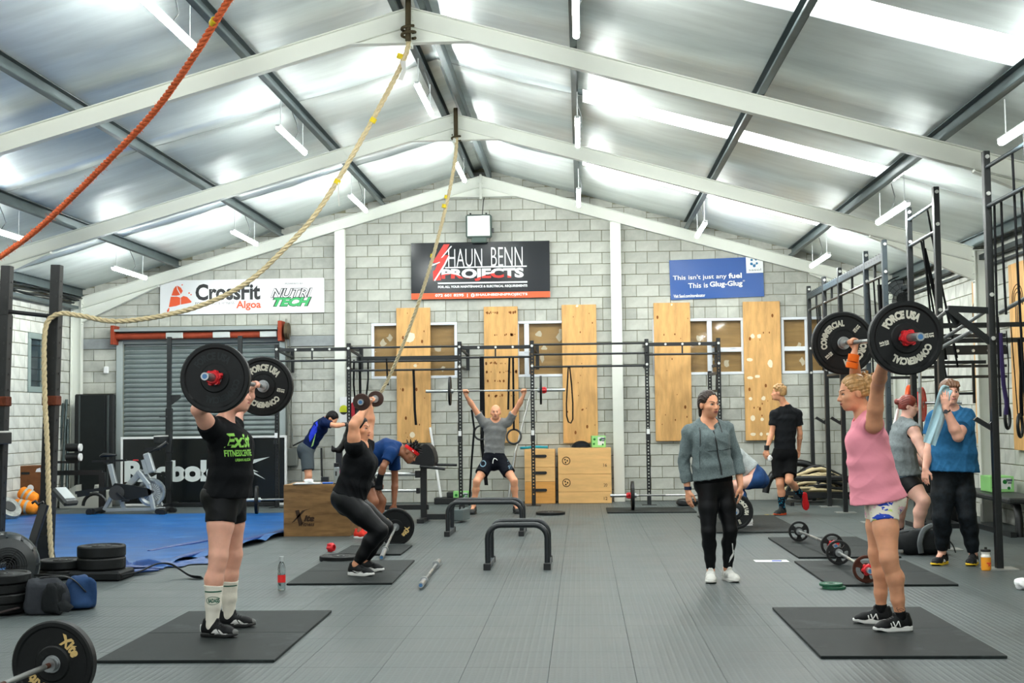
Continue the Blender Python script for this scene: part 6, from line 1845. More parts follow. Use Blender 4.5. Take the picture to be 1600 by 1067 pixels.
part('leg', MB().tube([(5.2, 15.9, .4), (5.2, 15.75, .35), (5.2, 15.7, .2), (5.2, 15.7, 0)], .05, 8), RACK, t)
part('floor_beam', MB().bar((5.1, 17.6, .03), (5.1, 15.6, .03), .07, .07), RACK, t)
p = (5.0, 17.35, 0)
t = thing('steel_flask', 'slim brushed steel flask standing on the floor beside the bench', 'bottle', p)
part('body', MB().lathe([(0, .002), (.036, .002), (.038, .01), (.038, .2), (.022, .235), (.02, .24)], n=22), STEEL, t, world=False)
part('cap', MB().lathe([(.022, .238), (.022, .265), (0, .268)], n=18), PBLACK, t, world=False)
t = thing('storage_bin', 'black moulded seat bin behind the towel woman', 'bin', (5.05, 17.9, 0))
part('bin', MB().box((4.95, 17.9, .2), (.5, .4, .38), bev=.03), PBLACK, t)
part('back', MB().prism([(-.2, 0), (.2, 0), (.18, .25), (.08, .36), (-.05, .36), (-.16, .26)], .06, np.array((V(1, 0, 0), V(0, 0, 1), V(0, -1, 0))), (4.9, 18.1, .38)), PBLACK, t)
part('lid', MB().box((4.95, 17.75, .4), (.46, .1, .03), bev=.005), mat('lid_grey', (130, 134, 134), .4), t)
# black ball/dumbbell next to column: dumbbell rack bits by the rear wall beside pink mirror
t = thing('ladder_machine', 'black stepper with pink seat behind the squatting woman', 'exercise machine', (-3.55, 21.4, 0))
part('seat', MB().prism([(0, 0), (.12, .3), (.2, .26), (.1, -.05)], .2, np.array((V(1, 0, 0), V(0, 0, 1), V(0, -1, 0))), V(*(-4.071, 21.4, 0.538))), mat('pink_pad', (176, 60, 110), .5), t)
part('frame', MB().bar((-4.082, 21.4, 0.26), (-4.08, 21.4, 0.955), .1, .1).bar((-4.353, 21.4, 0.347), (-3.757, 21.4, 0.364), .12, .1).bar((-4.32, 21.4, 0.529), (-4.322, 21.4, 0.048), .12, .1).bar((-3.92, 21.4, 0.258), (-3.921, 21.4, 0.045), .1, .1), RACK, t)


# ============================================================= BODIES: one smooth surface each
class Blob:
    """a solid gathered from tapered limbs and ellipsoids, blended and meshed as one surface"""
    def __init__(self):
        self.pr = []
    def seg(self, A, B, ra, rb, k=.02, u=None, ea=None, eb=None, cut=None, sub=False, cap=1.0):
        """tapered limb; with ea/eb the half widths across u and across the other axis"""
        A, B = np.asarray(A, float), np.asarray(B, float)
        self.pr.append(('s', A, B, (ra, rb) if ea is None else (*ea, *eb), u, k, cut, sub, cap)); return self
    def ell(self, c, r, R=None, k=.02, sub=False, cut=None):
        self.pr.append(('e', np.asarray(c, float), np.asarray(r, float), np.eye(3) if R is None else np.asarray(R, float), None, k, cut, sub, 1)); return self
    def plane(self, q, n):
        """keep what lies behind the plane"""
        self.pr.append(('p', np.asarray(q, float), nrm(n), None, None, 0, None, False, 1)); return self
    def bounds(self):
        lo, hi = np.full(3, 1e9), np.full(3, -1e9)
        for p in self.pr:
            if p[7] or p[0] == 'p': continue
            a, b = self.box(p)
            lo, hi = np.minimum(lo, a), np.maximum(hi, b)
        return lo, hi
    @staticmethod
    def box(p):
        if p[0] == 's':
            m = max(p[3])
            return np.minimum(p[1], p[2]) - m, np.maximum(p[1], p[2]) + m
        m = np.abs(p[3]).T @ p[2]
        return p[1] - m, p[1] + m
    def mesh(self, name, matl, vox, disp=None):
        lo, hi = self.bounds()
        lo = lo - vox * 3; hi = hi + vox * 3
        n = np.ceil((hi - lo) / vox).astype(int) + 1
        D = np.full(n, .5, np.float32)
        for p in self.pr:
            if p[0] == 'p':
                x = [(lo[i] + vox * np.arange(n[i]) - p[1][i]) * p[2][i] for i in range(3)]
                d = (x[0][:, None, None] + x[1][None, :, None] + x[2][None, None, :]).astype(np.float32)
                D = np.maximum(D, d); continue
            a, b = self.box(p)
            m = p[5] + vox * 3 + .004
            i0 = np.maximum(0, np.floor((a - m - lo) / vox).astype(int)); i1 = np.minimum(n, np.ceil((b + m - lo) / vox).astype(int) + 1)
            if (i1 <= i0).any(): continue
            ax = [(lo[i] + vox * np.arange(i0[i], i1[i])).astype(np.float32) for i in range(3)]
            X, Y, Z = ax[0][:, None, None], ax[1][None, :, None], ax[2][None, None, :]
            if p[0] == 's':
                A, B, r, u = p[1], p[2], p[3], p[4]
                AB = B - A; L2 = max(AB.dot(AB), 1e-9)
                t = np.clip(((X - A[0]) * AB[0] + (Y - A[1]) * AB[1] + (Z - A[2]) * AB[2]) / L2, 0, 1)
                qx, qy, qz = X - A[0] - t * AB[0], Y - A[1] - t * AB[1], Z - A[2] - t * AB[2]
                if len(r) == 2:
                    d = np.sqrt(qx * qx + qy * qy + qz * qz) - (r[0] + t * (r[1] - r[0]))
                else:
                    w = AB / math.sqrt(L2)
                    uu = np.asarray(u, float); uu = nrm(uu - w * w.dot(uu)); v = np.cross(w, uu)
                    ea = r[0] + t * (r[2] - r[0]); eb = r[1] + t * (r[3] - r[1]); c = np.minimum(ea, eb) * p[8]
                    x = qx * uu[0] + qy * uu[1] + qz * uu[2]; y = qx * v[0] + qy * v[1] + qz * v[2]; z = qx * w[0] + qy * w[1] + qz * w[2]
                    x, y, z = x / ea, y / eb, z / c
                    k0 = np.sqrt(x * x + y * y + z * z); k1 = np.sqrt((x / ea) ** 2 + (y / eb) ** 2 + (z / c) ** 2) + 1e-6
                    d = k0 * (k0 - 1) / k1
                    d = np.where(k0 < .2, -np.minimum(ea, eb) * .8, d)
            else:
                c, r, R = p[1], p[2], p[3]
                qx, qy, qz = X - c[0], Y - c[1], Z - c[2]
                x, y, z = [(qx * R[i, 0] + qy * R[i, 1] + qz * R[i, 2]) / r[i] for i in range(3)]
                k0 = np.sqrt(x * x + y * y + z * z); k1 = np.sqrt((x / r[0]) ** 2 + (y / r[1]) ** 2 + (z / r[2]) ** 2) + 1e-6
                d = k0 * (k0 - 1) / k1
                d = np.where(k0 < .2, -r.min() * .8, d)
            if p[6] is not None:
                q_, n_ = p[6]
                d = np.maximum(d, (X - q_[0]) * n_[0] + (Y - q_[1]) * n_[1] + (Z - q_[2]) * n_[2])
            S = D[i0[0]:i1[0], i0[1]:i1[1], i0[2]:i1[2]]
            k = p[5]
            if p[7]:
                if k > 0:
                    h = np.maximum(k - np.abs(S + d), 0) / k
                    S[:] = np.maximum(S, -d) + h * h * k * .25
                else: S[:] = np.maximum(S, -d)
            elif k > 0:
                h = np.maximum(k - np.abs(S - d), 0) / k
                S[:] = np.minimum(S, d) - h * h * k * .25
            else: S[:] = np.minimum(S, d)
        s = D < 0
        a8 = [s[i:n[0] - 1 + i, j:n[1] - 1 + j, k:n[2] - 1 + k] for i in (0, 1) for j in (0, 1) for k in (0, 1)]
        cnt = sum(x.astype(np.int8) for x in a8)
        act = np.argwhere((cnt > 0) & (cnt < 8))
        N = len(act)
        cor = [(i, j, k) for i in (0, 1) for j in (0, 1) for k in (0, 1)]
        val = np.stack([D[act[:, 0] + i, act[:, 1] + j, act[:, 2] + k] for i, j, k in cor], 1)
        acc = np.zeros((N, 3)); w = np.zeros(N)
        for a in range(8):
            for b in range(a + 1, 8):
                df = [cor[b][q] - cor[a][q] for q in range(3)]
                if sum(map(abs, df)) != 1: continue
                va, vb = val[:, a], val[:, b]
                cr = (va < 0) != (vb < 0)
                t = np.where(cr, va / np.where(cr, va - vb, 1), 0)
                acc += cr[:, None] * (np.array(cor[a]) + t[:, None] * np.array(df)); w += cr
        P = (act + acc / w[:, None]) * vox + lo
        idx = np.full(n, -1, np.int32)
        idx[act[:, 0], act[:, 1], act[:, 2]] = np.arange(N)
        quads = []
        for axis in range(3):
            sl0 = [slice(None)] * 3; sl1 = [slice(None)] * 3
            sl0[axis] = slice(0, n[axis] - 1); sl1[axis] = slice(1, n[axis])
            a, b = s[tuple(sl0)], s[tuple(sl1)]
            e = np.argwhere(a != b)
            u, v = (axis + 1) % 3, (axis + 2) % 3
            e = e[(e[:, u] > 0) & (e[:, v] > 0)]
            du, dv = np.zeros(3, int), np.zeros(3, int); du[u] = 1; dv[v] = 1
            g = lambda q: idx[q[:, 0], q[:, 1], q[:, 2]]
            q = np.stack((g(e - du - dv), g(e - dv), g(e), g(e - du)), 1)
            fl = ~a[e[:, 0], e[:, 1], e[:, 2]]
            q[fl] = q[fl][:, ::-1]
            quads.append(q)
        Q = np.vstack(quads)
        Q = Q[(Q >= 0).all(1)]
        # one light smoothing pass
        sm = np.zeros_like(P); ct = np.zeros(N)
        for i in range(4):
            np.add.at(sm, Q[:, i], P[Q[:, (i + 1) % 4]]); np.add.at(ct, Q[:, i], 1)
        P = P * .5 + sm / np.maximum(ct, 1)[:, None] * .5
        if disp is not None:
            nv = np.zeros_like(P)
            fn = np.cross(P[Q[:, 2]] - P[Q[:, 0]], P[Q[:, 3]] - P[Q[:, 1]])
            for i in range(4): np.add.at(nv, Q[:, i], fn)
            nv /= np.linalg.norm(nv, axis=1)[:, None] + 1e-12
            P = P + nv * disp(P)[:, None]
        me = bpy.data.meshes.new(name)
        me.vertices.add(N); me.vertices.foreach_set('co', P.ravel())
        me.loops.add(len(Q) * 4); me.loops.foreach_set('vertex_index', Q.ravel().astype(np.int32))
        me.polygons.add(len(Q)); me.polygons.foreach_set('loop_start', np.arange(0, len(Q) * 4, 4, dtype=np.int32))
        me.polygons.foreach_set('use_smooth', np.ones(len(Q), bool))
        me.materials.append(matl)
        me.update(calc_edges=True)
        self.P, self.Q = P, Q
        return me
    def bvh(self):
        return BVHTree.FromPolygons([tuple(p) for p in self.P], [tuple(q) for q in self.Q])

def ripple(scale, amp, seed=0, dirs=3):
    """cloth folds: a few slanting waves"""
    rr = random.Random(seed)
    W_ = [(nrm(V(rr.gauss(0, 1), rr.gauss(0, 1), rr.gauss(0, .7))) * scale * rr.uniform(.6, 1.5), rr.uniform(0, 6)) for _ in range(dirs)]
    def f(P):
        s = 0
        for k, ph in W_:
            q = np.abs(np.sin(P @ k + ph + 1.3 * np.sin(P @ (k[[1, 2, 0]] * .5) + ph)))
            s = s + (1 - 2 * q ** .75) * (.55 + .45 * np.sin(P @ (k[[2, 0, 1]] * .4) + 2 * ph))
        return s * amp / dirs + amp * .35
    return f

SKIN = {'pale': mat('skin_pale', (234, 176, 152), .5, var=.07, scale=14, sss=.12, spec=.4),
        'tan': mat('skin_tan', (224, 160, 124), .48, var=.08, scale=14, sss=.12, spec=.4),
        'light': mat('skin_light', (240, 188, 168), .5, var=.07, scale=14, sss=.12, spec=.4),
        'brown': mat('skin_brown', (150, 98, 70), .45, var=.1, scale=14, sss=.1, spec=.4)}
LIP = {'pale': mat('lip_pink', (186, 104, 98), .4), 'tan': mat('lip_rose', (170, 92, 84), .4), 'brown': mat('lip_brown', (112, 62, 54), .4)}
LIP['light'] = LIP['pale']
EYEW = mat('eye_white', (232, 228, 222), .25)
IRIS = mat('eye_dark', (44, 32, 26), .2)

PROF = {'f': [(-.15, .105, .092, 0), (0, .168, .118, -.012), (.28, .135, .1, 0), (.5, .132, .098, 0), (.74, .145, .1, 0), (.9, .118, .078, -.004), (1., .058, .055, 0)],
        'm': [(-.15, .105, .095, 0), (0, .155, .108, -.006), (.28, .142, .104, 0), (.5, .148, .108, 0), (.75, .168, .115, 0), (.9, .138, .084, 0), (1., .064, .06, 0)]}

class Human:
    def __init__(self, label, J, look, sex='f', skin='pale', vox=.007, g=1.0, hs=1.0, arm=1.0, leg=1.0, head_up=(0, 0, 1), spine=None, bust=1.0, prof=None, rest='', neck_r=.05):
        self.J = {k: np.asarray(v, float) for k, v in J.items()}
        J = self.J
        self.vox, self.g, self.sex, self.skin, self.hs, self.ak, self.lk = vox, g, sex, skin, hs, arm, leg
        fl = J['pelvis'].copy(); fl[2] = 0
        self.root = thing('person', label, 'person', tuple(fl))
        self.P, self.N = J['pelvis'], J['neck']
        sp = [J['pelvis']] + [np.asarray(p, float) for p in (spine or [])] + [J['neck']]
        c = cat(sp, 16); d = np.r_[0, np.cumsum(np.linalg.norm(np.diff(c, axis=0), axis=1))]
        self.spl = d[-1]
        self.sp = lambda t: np.array([np.interp(t * d[-1], d, c[:, i]) for i in range(3)]) if 0 <= t <= 1 else (c[0] + (c[0] - c[1]) / np.linalg.norm(c[0] - c[1]) * (-t) * d[-1] if t < 0 else c[-1] + nrm(c[-1] - c[-2]) * (t - 1) * d[-1])
        self.lh = nrm(J['hL'] - J['hR']); self.ls = nrm(J['sL'] - J['sR'])
        self.up = nrm(J['neck'] - J['pelvis'])
        self.prof = prof or PROF[sex]
        self.fw = lambda t: nrm(np.cross(self.lat(t), nrm(self.sp(min(t + .05, 1)) - self.sp(max(t - .05, 0)))))
        # head frame
        f = nrm(look); u = np.asarray(head_up, float); u = nrm(u - f * f.dot(u)); l = np.cross(u, f)
        self.HF = np.array((l, f, u)); self.H = J['head']
        B = self.body = Blob()
        self.torso(B, 0.0)
        cp = self.sp(.86)
        for s in 'LR':
            sh, el, wr = J['s' + s], J['e' + s], J['w' + s]
            B.seg(self.sp(.84) + (sh - cp) * .35, sh, .062 * g, .054 * g * arm, .04)
            B.seg(self.sp(1.02), self.sp(.9) + (sh - self.sp(.9)) * .8, .045 * g, .045 * g, .05)
            self.limb_arm(B, s, 0)
            hp, kn, an = J['h' + s], J['k' + s], J['a' + s]
            self.limb_leg(B, s, 0)
            td = self.toe(s)
            B.seg(an, an + td * .08 + V(0, 0, -.03), .03, .028, .02)
        for s in (-1, 1):
            B.ell(self.sp(.0) + self.lh * s * .075 * g - self.fw(0) * .055 * g - self.up * .03, (.085 * g, .075 * g, .085 * g), None, .05)
            if sex == 'f' and bust:
                B.ell(self.sp(.68) + self.lat(.7) * s * .072 * g + self.fw(.7) * .075 * g, (.058 * g * bust,) * 3, None, .05)
        self.head(B, neck_r)
    def lat(self, t):
        t = min(max(t, 0), 1)
        return nrm(self.lh * (1 - t) + self.ls * t)
    def toe(self, s):
        d = self.J['t' + s] - self.J['a' + s]; return nrm(d)
    def torso(self, B, infl, t0=-.2, t1=1.0, prof=None, k=.03, dx=0.0, cap=1.0):
        pr = [p for p in (prof or self.prof) if t0 <= p[0] <= t1]
        g = 1.0 if prof else self.g
        for (ta, aa, ba, fa), (tb, ab, bb, fb) in zip(pr[:-1], pr[1:]):
            A, C = self.sp(ta) + self.fw(ta) * fa, self.sp(tb) + self.fw(tb) * fb
            B.seg(A, C, 0, 0, k, self.lat((ta + tb) / 2), (aa * g + infl, ba * g + infl), (ab * g + infl, bb * g + infl), cap=cap)
    def arm_pts(self, s):
        J = self.J; sh, el, wr = J['s' + s], J['e' + s], J['w' + s]
        k = self.g * self.ak
        f = nrm(wr - el)
        return [(sh, .052 * k), (sh + (el - sh) * .45, .047 * k), (el, .038 * k), (el + (wr - el) * .28, .041 * k), (wr, .027 * self.g)]
    def limb_arm(self, B, s, infl, upto=9, k=.02):
        p = self.arm_pts(s)
        for (a, ra), (b, rb) in list(zip(p[:-1], p[1:]))[:upto]: B.seg(a, b, ra + infl, rb + infl, k)
    def leg_pts(self, s):
        J = self.J; hp, kn, an = J['h' + s], J['k' + s], J['a' + s]
        k = self.g * self.lk
        bk = -self.toe(s); sd = nrm(an - kn); bk = nrm(bk - sd * sd.dot(bk))
        return [(hp, .09 * k), (hp + (kn - hp) * .45, .08 * k), (kn, .056 * k), (kn + (an - kn) * .12, .05 * k), (kn + (an - kn) * .34 + bk * .016, .056 * k), (kn + (an - kn) * .7 + bk * .004, .041 * k), (an, .034 * self.g)]
    def limb_leg(self, B, s, infl, i0=0, i1=9, k=.025):
        p = self.leg_pts(s)
        for (a, ra), (b, rb) in list(zip(p[:-1], p[1:]))[i0:i1]: B.seg(a, b, ra + infl, rb + infl, k)
        if i0 <= 2 < i1 and infl == 0: B.ell(self.J['k' + s] + self.toe(s) * .012, (.046 * self.g * self.lk,) * 3, None, .02)
    def hp(self, x, y, z):
        return self.H + (V(x, y, z) @ self.HF) * self.hs
    def head(self, B, neck_r):
        R, s = self.HF, self.hs
        E = lambda c, r, k=.02, sub=False: B.ell(self.hp(*c), np.array(r) * s, R, k * s, sub)
        B.seg(self.hp(0, -.025, -.06), self.J['neck'] - self.up * .02, neck_r * s * .96, neck_r * s * 1.12, .03)
        E((0, -.014, .03), (.075, .094, .086)); E((0, .024, -.03), (.058, .068, .086), .03); E((0, .034, -.074), (.046, .046, .036), .03)
        E((0, .066, -.097), (.021, .02, .017), .025)
        for q in (-1, 1):
            E((q * .04, .052, -.028), (.024, .026, .02), .025)
            E((q * .075, -.014, -.014), (.011, .02, .032), .008)
            E((q * .016, .08, .016), (.02, .012, .008), .015)
            E((q * .031, .096, -.003), (.018, .016, .011), .012, True)
            E((q * .011, .097, -.037), (.009, .01, .007), .008)
        B.seg(self.hp(0, .086, .004), self.hp(0, .108, -.034), .007 * s, .0115 * s, .014)
        E((0, .081, -.066), (.024, .016, .014), .02)
    def finish(self, eyes=True, brow=None, mouth_open=False, lids=False):
        me = self.body.mesh('body', SKIN[self.skin], self.vox)
        self.body_ob = self.put('body', me)
        tree = self.body.bvh(); self.tree = tree
        f = self.HF[1]
        def hit(x, z, lift=0):
            o = self.hp(x, .25, z)
            r = tree.ray_cast(Vector(o), Vector(-f))
            return (np.array(r[0]) if r[0] is not None else self.hp(x, .08, z)) + f * lift
        if eyes:
            s = self.hs
            for q in (-1, 1):
                c = hit(q * .031, -.003)
                b = MB().ell(c - f * .003 * s, (.0135 * s, .007 * s, (.0035 if lids else .0068) * s), self.HF.T, 12, 8)
                e = part('eye', b, EYEW, self.root)
                part('iris', MB().ell(c + f * .0022 * s, (.0055 * s, .003 * s, (.003 if lids else .0055) * s), self.HF.T, 10, 6), IRIS, e)
                lid = MB().tube([hit(q * (.031 + .016 * w), -.003 + .009 * (1 - w * w) - .002, .002) for w in (-1, -.5, 0, .5, 1)], [.001, .0022, .0028, .0022, .001], 6)
                part('eyelid', lid, IRIS, e)
                part('eyebrow', MB().tube([hit(q * (.012 + .036 * w), .017 + .009 * math.sin(w * 2.2), .001) for w in np.linspace(0, 1, 6)], [.002, .003, .0032, .003, .0024, .0012], 6), brow or IRIS, self.root)
            mz = -.064
            part('lips', MB().tube([hit(w * .024, mz + .004 - .003 * abs(w), .001) for w in (-1, -.6, -.2, 0, .2, .6, 1)], [.001, .003, .0042, .0036, .0042, .003, .001], 6)
                 .tube([hit(w * .022, mz - (.008 if mouth_open else .004) + .002 * abs(w), .001) for w in (-1, -.5, 0, .5, 1)], [.001, .004, .005, .004, .001], 6), LIP[self.skin], self.root)
            part('mouth_line', MB().tube([hit(w * .02, mz - (.002 if mouth_open else 0), .0035) for w in (-1, -.5, 0, .5, 1)], [.001, .0025, .003 if mouth_open else .0015, .0025, .001], 5), mat('mouth_dark', (70, 34, 32), .5), self.root)
        return self
    def put(self, name, me, label=None, parent=None):
        ox, oy, oz = OFF[self.root.name]
        n = len(me.vertices); co = np.empty(n * 3, np.float32); me.vertices.foreach_get('co', co)
        co = co.reshape(-1, 3) - np.array((ox, oy, oz), np.float32); me.vertices.foreach_set('co', co.ravel()); me.update()
        o = link(name, me, parent or self.root)
        if label: o['label'] = label
        return o
    # ---- hands
    def grip(self, s, bar_c, bar_d, r=.0145, wrist_to=None):
        """fist closed round a bar passing through bar_c along bar_d"""
        B, J = self.body, self.J
        b = nrm(bar_d); wr = J['w' + s]; c = np.asarray(bar_c, float)
        f = c - wr; f = nrm(f - b * b.dot(f))               # from the wrist to the bar
        pn = nrm(np.cross(b, f)); 
        if pn.dot(self.palm.get(s, self.fw(.8))) < 0: pn = -pn   # fingers go over this way
        kn = c - f * (r + .012) - pn * .012
        B.seg(wr, kn, 0, 0, .012, b, (.024, .02), (.041, .017))
        R = r + .0085
        for i in range(4):
            o = c + b * ((i - 1.5) * .0205)
            pts = [o + R * (-f * math.cos(a) - pn * math.sin(a)) for a in np.radians((20, 75, 130, 185, 240, 290))]
            for p, q in zip(pts[:-1], pts[1:]): B.seg(p, q, .0092, .0086, .004)
        th = (-1 if s == 'L' else 1)
        inw = b if b.dot(J['head'] - c) > 0 else -b
        p0 = kn + inw * .035 - f * .015
        p1 = c + inw * .05 - f * .012 + pn * .012; p2 = c + inw * .04 + f * .004 + pn * (R + .004); p3 = c + inw * .018 + f * .016 + pn * (R - .002)
        B.seg(p0, p1, .014, .0115, .012); B.seg(p1, p2, .011, .01, .006); B.seg(p2, p3, .01, .0085, .006)
    palm = {}
    lift = 0.0
    def hand(self, s, d, palm, curl=.35, spread=1.0, thumb=None):
        """open or relaxed hand: d along the fingers, palm the way it faces"""
        B = self.body; wr = self.J['w' + s]
        d = nrm(d); pn = np.asarray(palm, float); pn = nrm(pn - d * d.dot(pn))
        w = np.cross(d, pn) * (1 if s == 'R' else -1)        # towards the thumb
        if thumb is not None and w.dot(thumb) < 0: w = -w
        B.seg(wr, wr + d * .05, 0, 0, .015, w, (.026, .02), (.038, .017)); B.seg(wr + d * .05, wr + d * .088, 0, 0, .01, w, (.04, .016), (.04, .013))
        for i, L in enumerate((.068, .076, .071, .056)):
            p = wr + d * (.09 - .004 * abs(i - 1.2)) + w * ((1.5 - i) * .0205 * spread)
            a = curl * (.6 + .15 * i)
            dd = nrm(d + w * (1.5 - i) * .05 * spread)
            for j, fr in enumerate((.45, .32, .26)):
                dd = nrm(dd * math.cos(a) + pn * math.sin(a))
                q = p + dd * L * fr
                B.seg(p, q, .0088 - .0006 * j, .0084 - .0008 * j, .005); p = q
        p = wr + d * .025 + w * .028
        q = p + nrm(d * .65 + w * .6 + pn * .3) * .04; e = q + nrm(d * .9 + w * .1 + pn * .35) * .032; z = e + nrm(d * .9 - w * .15 + pn * .4) * .024
        B.seg(p, q, .015, .0115, .015); B.seg(q, e, .011, .0095, .006); B.seg(e, z, .0095, .008, .006)
    # ---- clothes
    def cloth(self, name, B, matl, amp=.003, scale=26, seed=1, vox=None, label=None):
        me = B.mesh(name, matl, vox or self.vox, ripple(scale, amp, seed) if amp else None)
        o = self.put(name, me, label); o_b = B
        return o
    def shirt(self, matl, hem=-.02, sleeve=.5, infl=.014, prof=None, neck=.075, amp=.004, seed=1, label=None, name='shirt', armhole=.075, arm_cut=None, hem_n=None, sl_infl=.02, bust=1.0, neckdrop=0.0, keep=False, scale=34, vneck=None, sk=.03):
        B = Blob(); g = self.g
        self.torso(B, infl, t0=-.5, prof=prof, cap=.6)
        if self.sex == 'f' and bust:
            for s in (-1, 1): B.ell(self.sp(.68) + self.lat(.7) * s * .068 * g + self.fw(.7) * .075 * g, (.06 * g * bust + infl,) * 3, None, .07)
        for s in 'LR':
            sh, el, wr = self.J['s' + s], self.J['e' + s], self.J['w' + s]
            B.seg(self.sp(.84) + (sh - self.sp(.86)) * .35, sh, .065 * g + infl, .056 * g + infl * .9, .04)
            B.seg(self.sp(1.0), self.sp(.9) + (sh - self.sp(.9)) * .85, .045 * g + infl * .5, .048 * g + infl * .6, .05)
            if sleeve:
                p = self.arm_pts(s)
                if sleeve <= 1:
                    e = sh + (el - sh) * sleeve; n = nrm(el - sh)
                    B.seg(sh, sh + (el - sh) * (sleeve + .15), p[0][1] + infl, p[1][1] + sl_infl, .03, cut=(e, n))
                else:
                    e = el + (wr - el) * (sleeve - 1); n = nrm(wr - el)
                    B.seg(sh, el, p[0][1] + infl * .8, p[2][1] + sl_infl, .012)
                    B.seg(el, el + (wr - el) * .5, p[2][1] + sl_infl, p[3][1] + sl_infl * .8, .01)
                    B.seg(el + (wr - el) * .5, wr, p[3][1] + sl_infl * .8, p[4][1] + sl_infl * .7, .008, cut=(e, n))
        q = self.sp(hem); n = -nrm(self.sp(hem + .1) - self.sp(hem)) if hem_n is None else nrm(hem_n)
        B.plane(q, n)
        if not sleeve:
            for s in 'LR':
                sh, el = self.J['s' + s], self.J['e' + s]
                out = self.lat(.8) * (1 if s == 'L' else -1)
                c = arm_cut[s] if arm_cut else sh + out * .02
                B.seg(c, c + (el - sh) * .6 + out * .05, armhole, armhole * 1.1, .01, sub=True)
        nb = self.J['neck'] + self.fw(1) * (.02 + neckdrop * .5) - self.up * neckdrop
        B.seg(nb, nb + (self.H - nb) * .9 + self.fw(1) * .02, neck, neck * 1.15, .008, sub=True)
        if vneck is not None: B.seg(nb + self.fw(1) * .05, vneck, neck * .8, .006, .006, sub=True)
        o = self.cloth(name, B, matl, amp, scale, seed, label=label)
        return (o, B)
    def shorts(self, matl, top=.16, frac=.45, infl=.012, amp=.003, seed=2, label=None, name='shorts', flare=.01, prof=None):
        B = Blob()
        self.torso(B, infl, t0=-.5, t1=.6, prof=prof)
        for s in (-1, 1): B.ell(self.sp(0) + self.lh * s * .075 * self.g - self.fw(0) * .055 * self.g - self.up * .03, np.array((.085, .075, .085)) * self.g + infl, None, .05)
        for s in 'LR':
            p = self.leg_pts(s); hp, kn = self.J['h' + s], self.J['k' + s]
            e = hp + (kn - hp) * frac; n = nrm(kn - hp)
            r1 = np.interp(frac + .12, (0, .45, 1), (p[0][1], p[1][1], p[2][1]))
            B.seg(hp, hp + (kn - hp) * (frac + .12), p[0][1] + infl, r1 + infl + flare, .03, cut=(e, n))
        B.plane(self.sp(top), self.up)
        return self.cloth(name, B, matl, amp, 30, seed, label=label), B
    def leggings(self, matl, top=.2, infl=.005, to=.96, amp=.0015, seed=3, label=None, name='leggings'):
        B = Blob()
        self.torso(B, infl, t0=-.5, t1=.6)
        for s in (-1, 1): B.ell(self.sp(0) + self.lh * s * .075 * self.g - self.fw(0) * .055 * self.g - self.up * .03, np.array((.085, .075, .085)) * self.g + infl, None, .05)
        for s in 'LR':
            p = self.leg_pts(s)
            for i, ((a, ra), (b, rb)) in enumerate(zip(p[:-1], p[1:])):
                cut = None
                if i == 5:
                    e = self.J['k' + s] + (self.J['a' + s] - self.J['k' + s]) * to; cut = (e, nrm(self.J['a' + s] - self.J['k' + s]))
                B.seg(a, b, ra + infl, rb + infl, .025, cut=cut)
        B.plane(self.sp(top), self.up)
        return self.cloth(name, B, matl, amp, 40, seed, label=label), B
    def sock(self, s, matl, top, infl=.006, label=None):
        B = Blob(); kn, an = self.J['k' + s], self.J['a' + s]
        p = self.leg_pts(s)
        d = nrm(an - kn)
        for (a, ra), (b, rb) in list(zip(p[:-1], p[1:]))[3:]: B.seg(a, b, ra + infl, rb + infl, .02)
        B.seg(an, an + self.toe(s) * .06 + V(0, 0, -.02), .034 * self.g + infl * .5, .03, .02)
        B.plane(kn + (an - kn) * top, -d)
        return self.cloth('sock', B, matl, 0, label=label, vox=min(self.vox, .006)), B
    def shoe(self, s, upper, sole, trim=None, size=1.0, up=(0, 0, 1), laces=True, stripe=None, sole_h=.024, toe_cap=None, heel_tab=None, lift=0.0):
        an = self.J['a' + s]; f = self.J['t' + s] - an
        u = nrm(up); f = nrm(f - u * u.dot(f)); l = np.cross(u, f)
        gz = self.J.get('g' + s)
        o = np.asarray(gz, float) if gz is not None else V(an[0], an[1], lift or self.lift)
        R = np.array((l, f, u)); S = size
        w = lambda x, y, z: o + (V(x, y, z) @ R) * S
        B = Blob()
        B.seg(w(0, -.045, .045), w(0, .03, .05), 0, 0, .02, l, (.034 * S, .045 * S), (.04 * S, .046 * S))
        B.seg(w(0, .03, .05), w(.004, .12, .036), 0, 0, .03, l, (.041 * S, .046 * S), (.046 * S, .034 * S))
        B.seg(w(.004, .12, .036), w(.006, .165, .03), 0, 0, .03, l, (.046 * S, .034 * S), (.037 * S, .024 * S))
        B.seg(w(0, -.035, .06), w(0, -.03, .1), .038 * S, .036 * S, .02)
        B.seg(w(0, .02, .07), w(0, .045, .115), 0, 0, .02, l, (.03 * S, .018 * S), (.022 * S, .01 * S))
        B.seg(w(0, -.015, .095), w(0, -.02, .16), .029 * S, .033 * S, .01, sub=True)
        B.plane(w(0, 0, sole_h - .006), -u)
        me = B.mesh('shoe', upper, .0055)
        sh = self.put('shoe', me)
        out = [(x * 1.08, y) for x, y in ((0, -.085), (-.028, -.072), (-.037, -.04), (-.036, .02), (-.044, .09), (-.046, .13), (-.036, .175), (-.008, .197), (.02, .192), (.042, .165), (.05, .12), (.046, .07), (.036, .02), (.037, -.04), (.028, -.072))]
        b = MB()
        n = len(out)
